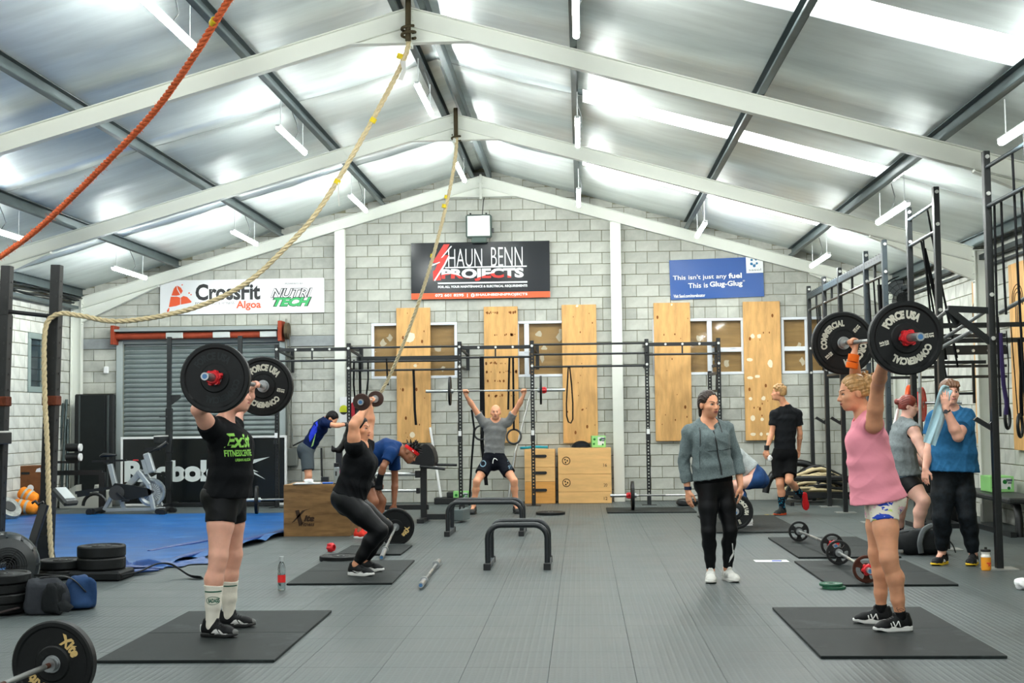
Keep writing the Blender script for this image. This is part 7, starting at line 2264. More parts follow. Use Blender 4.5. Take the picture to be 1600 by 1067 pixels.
        for z0, z1, k0, k1 in ((0, .006, .93, 1.0), (.006, sole_h - .004, 1.0, 1.0), (sole_h - .004, sole_h + .004, 1.0, .94)):
            A = [w(x * k0, y * k0 + .056 * (1 - k0), z0 + (.012 if y > .16 else 0) * (1 - z0 / .03)) for x, y in out]; C = [w(x * k1, y * k1 + .056 * (1 - k1), z1 + (.012 if y > .16 else 0) * (1 - z1 / .03)) for x, y in out]
            b.add(A + C, [(i, (i + 1) % n, n + (i + 1) % n, n + i)[::-1] for i in range(n)], True)
        b.add(C, [list(range(n))[::-1]]); b.add([w(x * .93, y * .93 + .004, .0 + (.012 if y > .16 else 0)) for x, y in out], [list(range(n))])
        part('sole', b, sole, sh)
        tree = B.bvh()
        def onto(p, d, lift=.0015):
            r = tree.ray_cast(Vector(p), Vector(d))
            return np.array(r[0]) - np.array(d) * lift if r[0] is not None else None
        if laces:
            lb = MB()
            for y in (.045, .06, .075, .09):
                pts = [onto(w(x, y, .25), -u, .002) for x in (-.022, -.011, 0, .011, .022)]
                if all(p is not None for p in pts): lb.tube(pts, .0032 * S, 5)
            if lb.v: part('laces', lb, trim or WHITE, sh)
        if stripe:
            mt, polys = stripe
            sb = MB()
            for side in (-1, 1):
                for poly in polys:
                    co, fs = poly2d(poly, 2)
                    pts = [onto(w(side * .2, y, z), -l * side, .002) for y, z in co]
                    if all(q is not None for q in pts): sb.add(pts, [f[::side] for f in fs])
            if sb.v: part('side_mark', sb, mt, sh)
        if heel_tab: part('heel_tab', MB().box(w(0, -.078, .055), np.array((.03, .012, .05)) * S, R.T, bev=.003), heel_tab, sh)
        if toe_cap: part('toe_cap', MB().ell(w(.006, .165, .032), np.array((.036, .03, .024)) * S, R.T), toe_cap, sh)
        return sh
    # ---- hair
    def hair_cap(self, matl, infl=.007, front=.064, line=.052, amp=.004, scale=70, extra=None, vox=.006, seed=5, ears=True, low=-.05, name='hair', label=None, curly=False, side=.075):
        B = Blob(); s = self.hs; R = self.HF
        B.ell(self.hp(0, -.018, .03), (np.array((.077, .095, .088)) + infl) * s, R, .02)
        B.ell(self.hp(0, -.055, -.02), np.array((.068, .05, .07)) * s + infl * .5, R, .03)
        B.ell(self.hp(0, .09, line - .115), np.array((side, front, .115)) * s, R, .03, True)
        if ears:
            for q in (-1, 1): B.ell(self.hp(q * .085, .01, -.035), np.array((.04, .042, .05)) * s, R, .01, True)
        B.plane(self.hp(0, 0, low), -R[2])
        if extra: extra(B)
        if curly: dp = ripple(scale, amp, seed, 4)
        else:
            def dp(P):
                q = (P - self.H) @ R.T; a = np.arctan2(q[:, 0], q[:, 2] + .02)
                return amp * .7 + amp * .4 * (np.sin(a * 24 + 2.2 * np.sin(q[:, 1] * 38 + seed)) + .7 * np.sin(a * 47 + 2.6 * np.sin(q[:, 1] * 25)))
        me = B.mesh(name, matl, vox, dp)
        return self.put(name, me, label)
    def decal(self, name, co, fs, o, ax, ay, B, d, matl, parent=None, lift=.003, label=None):
        tree = B.bvh(); d = nrm(d)
        pts = []
        for x, y in co:
            p = np.asarray(o, float) + np.asarray(ax) * x + np.asarray(ay) * y
            r = tree.ray_cast(Vector(p - d * .4), Vector(d))
            pts.append(np.array(r[0]) - d * lift if r[0] is not None else None)
        ff = [f for f in fs if all(pts[i] is not None for i in f)]
        if not ff: return None
        mb = MB().add([p if p is not None else (0, 0, -9) for p in pts], [])
        used = sorted({i for f in ff for i in f}); mp = {j: i for i, j in enumerate(used)}
        mb = MB().add([pts[j] for j in used], [[mp[i] for i in f] for f in ff])
        return part(name, mb, matl, parent or self.root, label=label)
def poly2d(pts, n=3):
    """an outline filled with small triangles"""
    tr = [[np.array(pts[i], float) for i in t] for t in geometry.tessellate_polygon([[Vector((x, y, 0)) for x, y in pts]])]
    for _ in range(n):
        o = []
        for a, b, c in tr:
            ab, bc, ca = (a + b) / 2, (b + c) / 2, (c + a) / 2
            o += [(a, ab, ca), (ab, b, bc), (ca, bc, c), (ab, bc, ca)]
        tr = o
    return np.array([p for t in tr for p in t]), [[3 * i, 3 * i + 1, 3 * i + 2] for i in range(len(tr))]
def fit2d(s, x0, x1, y0, y1, **kw):
    co, fs = text2d(s, **kw); lo, hi = co.min(0), co.max(0)
    return (co - lo) / (hi - lo) * (x1 - x0, y1 - y0) + (x0, y0), fs


# ============================================================= PEOPLE
BLACK_TEE = mat('black_jersey', (12, 14, 17), .8, bump=.5, bscale=13)
CHAR_TEE = mat('charcoal_jersey', (28, 30, 33), .8, bump=.5, bscale=13, var=.15, scale=7)
BLACK_STRETCH = mat('black_stretch', (9, 11, 14), .5)
SHOE_BLACK = mat('shoe_mesh_black', (15, 17, 19), .6, bump=.2, bscale=260)
SHOE_WHITE = mat('shoe_white', (232, 233, 230), .5)
SHOE_GREY = mat('shoe_grey', (206, 206, 200), .6, bump=.2, bscale=260)
HAIR_DARK = mat('hair_dark', (44, 31, 24), .45, spec=.3, var=.35, scale=60, stretch=(1, 1, .3))
HAIR_BLOND = mat('hair_blond', (176, 136, 84), .4, var=.4, scale=60, stretch=(1, 1, .3))
HAIR_RED = mat('hair_red', (124, 50, 38), .42, var=.35, scale=60)
HAIR_BROWN = mat('hair_brown', (112, 76, 50), .4, var=.35, scale=60)
HAIR_BLACK = mat('hair_black', (14, 12, 12), .5, spec=.2, var=.3, scale=60)
BROW_B = mat('brow_brown', (92, 62, 42), .6)
SWOOSH = [[(.0, .05), (.04, .03), (.1, .048), (.05, .04)]]
NB = [[(.02, .034), (.028, .034), (.04, .074), (.032, .074)], [(.056, .034), (.064, .034), (.04, .074), (.032, .074)], [(.056, .034), (.064, .034), (.076, .068), (.068, .07)], [(.08, .036), (.088, .036), (.094, .06), (.086, .062)]]
WEDGE = [[(.02, .03), (.08, .032), (.06, .06), (.045, .055)], [(.09, .03), (.12, .03), (.08, .055), (.07, .055)]]
def bar_at(near, far, t):
    near, far = np.array(near, float), np.array(far, float)
    return near + (far - near) * t, nrm(far - near)

# --- the woman with white socks, front left, facing the orange-rope-free side, bar overhead
nA, fA = (-2.351, 8.13, 1.77), (-2.399, 9.57, 1.752)
cN, bd = bar_at(nA, fA, .24); cF, _ = bar_at(nA, fA, .80)
J = dict(pelvis=(-2.509, 8.95, 0.979), neck=(-2.535, 8.96, 1.474), head=(-2.458, 8.96, 1.673),
         sR=(-2.57, 8.78, 1.436), eR=(-2.616, 8.62, 1.573), wR=tuple(cN + V(-.025, .0, -.085)),
         sL=(-2.523, 9.13, 1.436), eL=(-2.522, 9.3, 1.576), wL=tuple(cF + V(-.03, 0, -.085)),
         hR=(-2.512, 8.85, 0.94), kR=(-2.518, 8.78, 0.567), aR=(-2.556, 8.76, 0.09), tR=(-2.394, 8.72, 0.019),
         hL=(-2.512, 9.06, 0.936), kL=(-2.509, 9.12, 0.54), aL=(-2.549, 9.15, 0.1), tL=(-2.378, 9.17, 0.037))
p = Human('woman in black tee and white crew socks lifting a barbell overhead', J, (1, .05, .12), 'f', 'pale', .0065, g=1.06, arm=1.12, leg=1.06, spine=[(-2.495, 8.95, 1.235)])
p.grip('R', cN, bd); p.grip('L', cF, bd); p.lift = .0195
p.finish(brow=HAIR_DARK)
o, B = p.shirt(BLACK_TEE, hem=-.03, sleeve=.3, infl=.014, neck=.066, amp=.008, seed=4, prof=[(-.5, .20, .155, .0), (0, .195, .15, .006), (.28, .175, .135, .02), (.5, .165, .13, .02), (.74, .168, .118, .01), (.9, .13, .086, 0), (1., .06, .058, 0)])
GRN_P = mat('shirt_print_green', (150, 214, 96), .6)
c = p.sp(.62); ax = nrm(V(.5, -.8, 0)); dd = nrm(V(-.8, .55, 0))
co, fs = fit2d('Exist', -.10, .12, .0, .1, shear=.3, bold=.03); p.decal('shirt_print', co, fs, c + V(.08, -.1, .02), ax * -1 if False else ax * .0 + nrm(V(.62, .78, 0)), AZ, B, nrm(V(-.78, .62, 0)), GRN_P, o, label='green script print')
co, fs = fit2d('FITNESSCENTRE', -.10, .12, -.06, -.015, bold=.03); p.decal('shirt_print', co, fs, c + V(.08, -.1, .02), nrm(V(.62, .78, 0)), AZ, B, nrm(V(-.78, .62, 0)), GRN_P, o, label='green block print')
co, fs = fit2d('URBAN ALGOA', -.04, .1, -.095, -.075, bold=.03); p.decal('shirt_print', co, fs, c + V(.08, -.1, .02), nrm(V(.62, .78, 0)), AZ, B, nrm(V(-.78, .62, 0)), GRN_P, o, label='small green print')
p.shorts(BLACK_STRETCH, top=.1, frac=.4, infl=.012, flare=.004)
SOCKW = mat('sock_white', (234, 230, 216), .8, bump=.2, bscale=200)
SOCKG = mat('sock_green', (30, 92, 74), .7)
for s in 'RL':
    o, B = p.sock(s, SOCKW, .42)
    kn, an = p.J['k' + s], p.J['a' + s]; c = kn + (an - kn) * .5
    co = np.array([(.07 * math.sin(a), q) for a in np.linspace(-1.4, 1.4, 24) for q in (-.004, .004)])
    fs = [[2 * i, 2 * i + 2, 2 * i + 3, 2 * i + 1] for i in range(23)]
    p.decal('sock_band', co * (.9, 1), fs, c, V(1, 0, 0), AZ, B, (0, 1, 0), SOCKG, o)
    if s == 'R':
        a = np.linspace(0, 2 * pi, 25)
        co = np.array([(k * math.cos(q), k * .5 * math.sin(q)) for q in a for k in (.05, .056)]); fs = [[2 * i, 2 * i + 2, 2 * i + 3, 2 * i + 1] for i in range(24)]
        p.decal('sock_print', co * (.85, 1), fs, c + V(0, 0, -.06), V(1, 0, 0), AZ, B, (0, 1, 0), SOCKG, o)
        co, fs = fit2d('BADASS', -.036, .036, -.014, .014, bold=.04); p.decal('sock_print', co, fs, c + V(.005, 0, -.06), V(1, 0, 0), AZ, B, (0, 1, 0), SOCKG, o)
    p.shoe(s, SHOE_BLACK, MATS['print_black'], trim=SHOE_BLACK, stripe=(SHOE_WHITE, WEDGE + [[(.04, .02), (.16, .022), (.14, .032), (.05, .03)]]), toe_cap=mat('toe_grey', (104, 106, 104), .6), heel_tab=SHOE_WHITE)
p.hair_cap(HAIR_DARK, extra=lambda B: B.ell(p.hp(0, -.13, .02), (.04, .045, .04), None, .02))

# --- woman squatting in black with the short bar
bdS = nrm(V(*(-2.06, 12.75, 1.696)) - V(*(-2.03, 11.75, 1.653)))
T = thing('technique_bar', 'short bar with two small brown end discs raised by the squatting woman', 'barbell', (-2.042, 12.25, 1.674))
c0, c1 = V(*(-2.03, 11.75, 1.653)), V(*(-2.06, 12.75, 1.696))
part('shaft', MB().cyl(c0 - bdS * .02, c1 + bdS * .05, .014, n=14), CHROME, T)
for q, sg in ((c0, -1), (c1, 1)):
    d_ = bdS * sg
    part('end_disc', MB().lathe([(.02, -.02), (.075, -.02), (.08, -.012), (.08, .012), (.075, .02), (.03, .02)], q, d_, 28), mat('brown_rubber', (66, 48, 42), .6), T)
    sl = part('sleeve', MB().cyl(q - d_ * .05, q + d_ * .075, .028, n=18).cyl(q - d_ * .06, q - d_ * .02, .036, n=18), STEEL, T)
    part('end_cap', MB().cyl(q + d_ * .076, q + d_ * .078, .017, n=14), MATS['cap_blue'], sl)
mid = (c0 + c1) / 2
hN, hF = c0 + (c1 - c0) * .36, c0 + (c1 - c0) * .72
J = dict(pelvis=(-2.244, 12.25, 0.746), neck=(-2.13, 12.25, 1.241), head=(-2.136, 12.25, 1.407),
         sR=(-2.157, 12.05, 1.234), eR=(-2.147, 12.0, 1.44), wR=tuple(hN + V(-.02, .01, -.08)),
         sL=(-2.11, 12.42, 1.231), eL=(-2.084, 12.5, 1.461), wL=tuple(hF + V(-.02, 0, -.08)),
         hR=(-2.247, 12.13, 0.718), kR=(-1.919, 12.1, 0.44), aR=(-2.156, 12.12, 0.121), tR=(-1.968, 12.05, 0.033),
         hL=(-2.266, 12.37, 0.708), kL=(-1.919, 12.42, 0.443), aL=(-2.126, 12.45, 0.12), tL=(-1.947, 12.42, 0.043))
p = Human('woman in black tee and leggings with long dark hair squatting under a short bar', J, (1, -.28, -.02), 'f', 'tan', .0075, g=1.1, arm=1.15, leg=1.12, spine=[(-2.175, 12.25, 0.984)], bust=1.25)
p.grip('R', hN, bdS); p.grip('L', hF, bdS); p.lift = .0195
p.finish(brow=HAIR_BLACK)
p.shirt(BLACK_TEE, hem=.05, sleeve=.2, infl=.016, neck=.07, amp=.009, seed=8, bust=1.25, prof=[(-.5, .21, .16, .0), (0, .2, .15, .0), (.28, .185, .14, .012), (.5, .172, .135, .012), (.74, .168, .118, .0), (.9, .13, .086, 0), (1., .06, .058, 0)])
p.leggings(BLACK_STRETCH, infl=.006, to=.93)
for s in 'RL':
    p.shoe(s, SHOE_BLACK, SHOE_WHITE, trim=SHOE_BLACK, stripe=(SHOE_WHITE, SWOOSH + [[(-.02, .05), (.03, .035), (.08, .04), (.03, .042)]]), sole_h=.032)
def ex(B):
    pts = [p.hp(0, -.085, .0), p.hp(0, -.12, -.08), (-2.267, 12.25, 1.28), (-2.33, 12.22, 1.201), (-2.382, 12.2, 1.202), (-2.394, 12.2, 1.239)]
    rs = [.05, .042, .036, .026, .015, .008]
    for i in range(5): B.seg(pts[i], pts[i + 1], rs[i], rs[i + 1], .02)
p.hair_cap(HAIR_BLACK, line=.06, extra=ex, amp=.003)

# --- man leaning on the rig, back left
J = dict(pelvis=(-4.634, 21.45, 0.992), neck=(-4.317, 21.45, 1.473), head=(-4.202, 21.42, 1.505),
         sR=(-4.298, 21.25, 1.431), eR=(-4.105, 21.2, 1.387), wR=(-3.951, 21.3, 1.406),
         sL=(-4.379, 21.65, 1.441), eL=(-4.201, 21.75, 1.384), wL=(-4.005, 21.65, 1.404),
         hR=(-4.617, 21.37, 0.929), kR=(-4.581, 21.3, 0.557), aR=(-4.647, 21.35, 0.182), tR=(-4.517, 21.3, 0.099),
         hL=(-4.667, 21.55, 0.925), kL=(-4.646, 21.6, 0.533), aL=(-4.69, 21.6, 0.166), tL=(-4.57, 21.6, 0.101))
p = Human('man in navy and blue sports shirt leaning head down on the rig upright', J, (.75, -.1, -.65), 'm', 'tan', .01, head_up=(.65, 0, .75), spine=[(-4.47, 21.45, 1.27)])
p.hand('R', (1, 0, .1), (.2, 0, -1), .4); p.hand('L', (1, 0, .1), (.2, 0, -1), .4)
p.finish(eyes=False)
NAVY = mat('navy_jersey', (9, 26, 62), .75, bump=.5, bscale=12)
o, B = p.shirt(NAVY, hem=-.04, sleeve=.6, infl=.016, neck=.07, amp=.008, seed=3)
co, fs = poly2d([(-.17, -.02), (.04, -.03), (.15, .04), (.19, .12), (.04, .13), (-.1, .08)])
u = nrm(V(*(-4.317, 21.45, 1.473)) - V(*(-4.634, 21.45, 0.992))); w = V(-u[2], 0, u[0])
p.decal('blue_panel', co, fs, p.sp(.55), u, w * .75, B, (0, 1, 0), mat('royal_blue', (30, 52, 190), .6), o, label='royal blue side panel')
p.decal('green_stripe', *poly2d([(-.2, -.045), (-.16, -.06), (.1, .03), (.02, .01)]), p.sp(.5) - w * .03, u, w, B, (0, 1, 0), mat('lime_print', (176, 220, 130), .6), o, label='pale green stripe')
p.shorts(mat('grey_shorts', (72, 80, 84), .75), top=.12, frac=.75, infl=.022, flare=.02)
for s in 'RL': p.shoe(s, SHOE_BLACK, MATS['print_black'])
part('wrist_wrap', MB().cyl(p.J['wR'] - V(.06, 0, 0), p.J['wR'] + V(.03, 0, 0), .036, n=14), PBLACK, p.root)
p.hair_cap(HAIR_BLACK, line=.06, low=-.06, vox=.008)

# --- man bending over with the red headband
J = dict(pelvis=(-2.811, 16.3, 0.846), neck=(-2.349, 16.3, 1.119), head=(-2.186, 16.25, 1.053),
         sR=(-2.418, 16.1, 1.052), eR=(-2.493, 16.0, 0.895), wR=(-2.558, 16.05, 0.71),
         sL=(-2.428, 16.5, 1.065), eL=(-2.429, 16.55, 0.692), wL=(-2.432, 16.5, 0.398),
         hR=(-2.795, 16.2, 0.785), kR=(-2.632, 16.1, 0.459), aR=(-2.804, 16.05, 0.088), tR=(-2.651, 16.0, -0.012),
         hL=(-2.824, 16.42, 0.784), kL=(-2.59, 16.45, 0.444), aL=(-2.625, 16.45, 0.06), tL=(-2.486, 16.4, -0.043))
p = Human('man in dark blue tee with red headband bending over hands on knees', J, (.72, -.28, -.62), 'm', 'brown', .009, g=1.05, head_up=(.62, .1, .75), spine=[(-2.596, 16.3, 1.072)])
p.hand('R', (.0, -.1, -1), (-.3, .9, 0), .45); p.hand('L', (0, 0, -1), (-.5, .6, 0), .5)
p.finish(brow=HAIR_BLACK)
p.shirt(mat('dark_blue_jersey', (16, 50, 98), .7, bump=.5, bscale=12), hem=-.02, sleeve=.62, infl=.02, neck=.07, amp=.006, seed=6, sl_infl=.028)
p.shorts(BLACK_STRETCH, top=.15, frac=.6, infl=.018, flare=.02)
REDSHOE = mat('shoe_red', (222, 58, 44), .6)
for s in 'RL': p.shoe(s, REDSHOE if s == 'R' else mat('shoe_orange', (238, 90, 52), .6), SHOE_WHITE, trim=REDSHOE)
b = MB()
b.lathe([(.108, -.02), (.113, -.018), (.113, .018), (.108, .02)], (0, 0, 0), (0, 0, 1), 32)
b.v = [tuple(p.hp(x * .76, y * .97 - .012, z + .042 + .12 * y)) for x, y, z in b.v]
part('headband', b, mat('headband_red', (222, 36, 38), .7), p.root, label='red headband')
part('headband_print', MB().box(p.hp(-.078, .03, .046), (.004, .04, .012), p.HF.T), SHOE_WHITE, p.root)
b = MB().seg if False else Blob()
b.seg(p.J['eR'] + (p.J['wR'] - p.J['eR']) * .55, p.J['wR'] + V(0, 0, -.02), .042, .042, .01); b.seg(p.J['wR'], p.J['wR'] + V(0, -.01, -.09), 0, 0, .01, V(1, 0, 0), (.05, .028), (.05, .026))
me = b.mesh('wrist_wrap', BLACK_STRETCH, .008); p.put('glove', me, 'black glove and wrist wrap')
def dreads(B):
    rr = random.Random(4)
    for k in range(60):
        th = rr.uniform(0, 2 * pi); r = rr.uniform(.1, .95)
        d = nrm(V(math.cos(th) * r, math.sin(th) * r - .1, 1 - .6 * r))
        a = p.hp(*(d * .085 + V(0, -.012, .025))); e = p.hp(*(d * .085 + V(0, -.012, .025) + nrm(d + V(rr.gauss(0, .35), rr.gauss(0, .35), 0)) * rr.uniform(.05, .085)))
        B.seg(a, e, .011, .006, .003)
p.hair_cap(HAIR_BLACK, infl=.006, line=.075, extra=dreads, vox=.005, low=.03, curly=True)

# --- bald man in grey under the wide bar
hl = V(*(-1.817, 20.0, 1.913)); hr = V(*(-0.895, 20.04, 1.912)); bdC = nrm(hr - hl)
J = dict(pelvis=(-1.389, 20.2, 0.851), neck=(-1.361, 20.25, 1.445), head=(-1.356, 20.2, 1.576),
         sR=(-1.557, 20.22, 1.417), eR=(-1.719, 20.12, 1.691), wR=tuple(hl + V(.015, .03, -.085)),
         sL=(-1.162, 20.22, 1.412), eL=(-0.982, 20.12, 1.692), wL=tuple(hr + V(-.015, .03, -.085)),
         hR=(-1.481, 20.2, 0.792), kR=(-1.645, 19.95, 0.505), aR=(-1.703, 20.0, 0.125), tR=(-1.752, 19.75, 0.035),
         hL=(-1.279, 20.2, 0.8), kL=(-1.068, 19.98, 0.508), aL=(-1.047, 20.05, 0.127), tL=(-0.976, 19.8, 0.036))
p = Human('bald man in grey tee and black shorts holding a barbell overhead at the back', J, (.0, -1, .05), 'm', 'tan', .008, g=1.0, spine=[(-1.378, 20.22, 1.112)])
p.grip('R', hl, bdC); p.grip('L', hr, bdC)
p.finish(brow=mat('brow_grey', (150, 120, 96), .6), mouth_open=True)
p.shirt(mat('grey_jersey', (124, 125, 124), .8, var=.12, scale=8, bump=.6, bscale=13), hem=.02, sleeve=.5, infl=.012, neck=.075, amp=.008, seed=12, neckdrop=.01)
o, B = p.shorts(mat('navy_black_shorts', (12, 15, 24), .7), top=.14, frac=.62, infl=.016, flare=.02)
part('drawstring', MB().tube([(-1.38, 20.07, 0.855), (-1.394, 20.05, 0.826), (-1.4, 20.05, 0.776)], .007, 5).tube([(-1.38, 20.07, 0.855), (-1.349, 20.05, 0.846), (-1.329, 20.05, 0.826)], .006, 5), SHOE_WHITE, o)
PRTB = mat('shorts_print', (120, 150, 168), .6)
a = np.linspace(0, 2 * pi, 21)
co = np.array([(k * math.cos(q), k * math.sin(q)) for q in a for k in (.036, .05)]); fs = [[2 * i, 2 * i + 2, 2 * i + 3, 2 * i + 1] for i in range(20)]
p.decal('shorts_print', co, fs, V(*(-1.554, 20.1, 0.776)), AX, AZ, B, (0, 1, 0), PRTB, o)
co, fs = fit2d('DONT QUIT', -.09, .09, -.028, .028, bold=.03); p.decal('shorts_print', co, fs, V(*(-1.142, 20.1, 0.762)), nrm(V(.25, 0, -.97)), nrm(V(.97, 0, .25)), B, (0, 1, 0), PRTB, o)
for s in 'RL': p.shoe(s, mat('shoe_dark_grey', (44, 46, 46), .6), MATS['print_black'], trim=PBLACK)

# --- woman in the grey hoodie
J = dict(pelvis=(1.189, 11.72, 0.897), neck=(1.144, 11.74, 1.429), head=(1.155, 11.7, 1.597),
         sR=(0.976, 11.7, 1.333), eR=(0.915, 11.72, 1.072), wR=(0.946, 11.66, 0.821),
         sL=(1.308, 11.78, 1.363), eL=(1.404, 11.8, 1.1), wL=(1.421, 11.7, 0.855),
         hR=(1.126, 11.68, 0.842), kR=(1.12, 11.64, 0.456), aR=(1.141, 11.72, 0.099), tR=(1.114, 11.5, 0.024),
         hL=(1.267, 11.76, 0.848), kL=(1.321, 11.7, 0.46), aL=(1.299, 11.78, 0.102), tL=(1.362, 11.6, 0.027))
p = Human('woman in grey zip hoodie and black leggings standing in the middle', J, (.52, -.84, -.05), 'f', 'tan', .0065, g=1.0, hs=1.03, spine=[(1.159, 11.72, 1.128)], head_up=(-.03, 0, 1))
p.hand('R', (.05, -.15, -1), (.6, .4, 0), .35, thumb=(.3, -1, 0)); p.hand('L', (-.02, -.1, -1), (-.8, .3, 0), .35, thumb=(0, -1, 0))
p.finish(brow=HAIR_DARK, mouth_open=True)
HOOD = mat('heather_grey', (100, 113, 114), .85, var=.24, scale=90, bump=.7, bscale=12, sheen=.1)
p_v = V(*(1.176, 11.59, 1.361))
o, B = p.shirt(HOOD, hem=.06, sleeve=1.93, infl=.022, neck=.078, amp=.009, seed=21, name='hoodie', neckdrop=.02, sl_infl=.016, vneck=p_v, prof=[(-.5, .185, .15, .0), (0, .185, .148, .0), (.28, .165, .132, .01), (.5, .15, .122, .012), (.74, .15, .112, .01), (.9, .125, .086, 0), (1., .062, .06, 0)])
tree = B.bvh()
def front(px, lift=.006):
    d = nrm(np.array(px) - V(0, 0, 1.5)); r = tree.ray_cast(Vector(np.array(px) - d * .8), Vector(d)); return np.array(r[0]) - d * lift if r[0] is not None else np.array(px)
zp = [front(q) for q in ((1.18, 11.6, 1.355), (1.201, 11.6, 1.257), (1.215, 11.6, 1.142), (1.236, 11.6, 1.039), (1.246, 11.6, 0.959))]
part('zip', MB().tube(cat(zp, 6), .006, 6), PBLACK, o)
part('drawcord', MB().tube(cat([front(q) for q in ((1.055, 11.6, 1.385), (1.059, 11.6, 1.316), (1.058, 11.6, 1.236))], 5), .0045, 5), PBLACK, o)
part('drawcord', MB().tube(cat([front(q) for q in ((1.227, 11.6, 1.429), (1.243, 11.6, 1.388), (1.254, 11.6, 1.342))], 5), .0045, 5), PBLACK, o)
part('seam', MB().tube(cat([front(q, .001) for q in ((1.058, 11.6, 1.236), (1.05, 11.6, 1.133), (1.053, 11.6, 1.018))], 5), .003, 4).tube(cat([front(q, .001) for q in ((1.051, 11.6, 1.167), (1.136, 11.6, 1.172), (1.216, 11.6, 1.177))], 5), .003, 4).tube(cat([front(q, .001) for q in ((1.228, 11.6, 1.177), (1.296, 11.6, 1.187), (1.336, 11.6, 1.198))], 5), .003, 4), mat('seam_dark', (50, 58, 60), .8), o)
Bh = Blob()
nb = p.sp(1.0)
for a in np.linspace(-2.6, 2.6, 14):
    fwd = p.fw(1); l = p.ls
    q = nb - fwd * (.09 * math.cos(a) - .008) + l * .098 * math.sin(a) + V(0, 0, -.022 + .032 * math.cos(a))
    if a > -2.6: Bh.seg(pq, q, .024, .024, .02)
    pq = q
Bh.ell(nb - p.fw(1) * .1 - V(0, 0, .03), (.1, .05, .085), np.array((p.ls, p.fw(1), V(0, 0, 1))), .04)
p.cloth('hood', Bh, HOOD, .003, 40, 3)
Bt = Blob(); p.torso(Bt, .014, t0=-.3, t1=.5); Bt.plane(p.sp(-.02), -p.up); Bt.plane(p.sp(.2), p.up); p.cloth('black_top', Bt, BLACK_TEE, .002, label='black top below the hoodie')
lg, Bl = p.leggings(BLACK_STRETCH, infl=.006, to=.95)
p.decal('leg_print', *poly2d([(-.004, .09), (.006, .09), (.012, .03), (.035, .01), (.01, -.03), (-.03, -.09), (-.02, -.04), (.006, .0)], 2), V(*(1.333, 11.6, 0.254)), AX, AZ, Bl, (0, 1, 0), SHOE_WHITE, lg, label='white slashed print at the shin')
for s in 'RL': p.shoe(s, SHOE_GREY, SHOE_GREY, trim=SHOE_WHITE, sole_h=.03, stripe=(mat('shoe_print_grey', (170, 172, 170), .6), NB))
part('wrist_band', MB().cyl(p.J['wR'] + V(0, 0, .035), p.J['wR'] + V(0, 0, .005), .034, n=16), mat('band_navy', (28, 40, 66), .5), p.root, label='dark fitness band')
p.hair_cap(HAIR_DARK, infl=.004, line=.078, front=.075, side=.08, extra=lambda B: B.seg(p.hp(0, -.1, -.01), p.hp(0, -.12, -.1), .034, .02, .02))

# --- person crouching behind her
J = dict(pelvis=(2.351, 17.5, 0.663), neck=(1.913, 17.45, 0.927), head=(1.773, 17.4, 0.999),
         sR=(1.941, 17.25, 0.865), eR=(1.946, 17.2, 0.562), wR=(1.957, 17.2, 0.309),
         sL=(1.986, 17.65, 0.868), eL=(1.985, 17.7, 0.552), wL=(2.006, 17.7, 0.309),
         hR=(2.342, 17.38, 0.617), kR=(2.036, 17.25, 0.567), aR=(2.182, 17.35, 0.093), tR=(2.03, 17.3, 0.013),
         hL=(2.366, 17.62, 0.614), kL=(2.104, 17.75, 0.54), aL=(2.221, 17.65, 0.12), tL=(2.078, 17.7, 0.031))
p = Human('person in striped top and blue leggings crouching over a barbell behind the hoodie woman', J, (-.85, 0, -.5), 'f', 'light', .01, g=1.06, head_up=(-.5, 0, .85), spine=[(2.158, 17.5, 0.854)])
p.hand('R', (0, 0, -1), (-1, 0, 0), .7); p.hand('L', (0, 0, -1), (-1, 0, 0), .7)
p.finish(eyes=False)
p.shirt(mat('pale_striped_cloth', (178, 186, 186), .8, var=.25, scale=30, stretch=(1, 1, 6)), hem=.22, sleeve=.5, infl=.018, neck=.07, amp=.006)
p.leggings(mat('blue_leggings', (40, 70, 116), .7, var=.35, scale=9), infl=.01)
for s in 'RL': p.shoe(s, SHOE_WHITE, SHOE_WHITE)
p.hair_cap(HAIR_DARK, vox=.009)

# --- man walking away
J = dict(pelvis=(3.021, 19.4, 0.912), neck=(3.057, 19.4, 1.599), head=(2.954, 19.38, 1.821),
         sL=(2.88, 19.38, 1.486), eL=(2.831, 19.35, 1.21), wL=(2.736, 19.25, 0.975),
         sR=(3.228, 19.42, 1.492), eR=(3.264, 19.45, 1.204), wR=(3.256, 19.55, 0.963),
         hL=(2.925, 19.4, 0.846), kL=(2.929, 19.3, 0.46), aL=(2.956, 19.35, 0.088), tL=(2.81, 19.2, 0.034),
         hR=(3.108, 19.42, 0.843), kR=(3.046, 19.2, 0.512), aR=(3.313, 19.65, 0.246), tR=(3.347, 19.6, 0.038))
p = Human('man in black tee and shorts with patterned socks walking past the boarded window', J, (-.95, .3, 0), 'm', 'tan', .008, g=.98, spine=[(3.038, 19.4, 1.236)])
p.J['gR'] = V(*(3.364, 19.62, 0.219)) + V(.02, .02, 0)
p.palm = {}
p.hand('L', (0, -.1, -1), (.4, 1, 0), .5, thumb=(-1, 0, 0)); p.hand('R', (-.1, .2, -1), (-.5, -.5, 0), .4)
p.finish(brow=BROW_B)
p.shirt(CHAR_TEE, hem=-.1, sleeve=.58, infl=.014, neck=.07, amp=.008, seed=17, sl_infl=.022)
p.shorts(mat('black_shorts', (12, 13, 15), .75), top=.1, frac=.78, infl=.02, flare=.025)
SOCKT = mat('sock_teal_dots', (18, 30, 40), .8)
TEAL = mat('sock_teal', (40, 140, 170), .8)
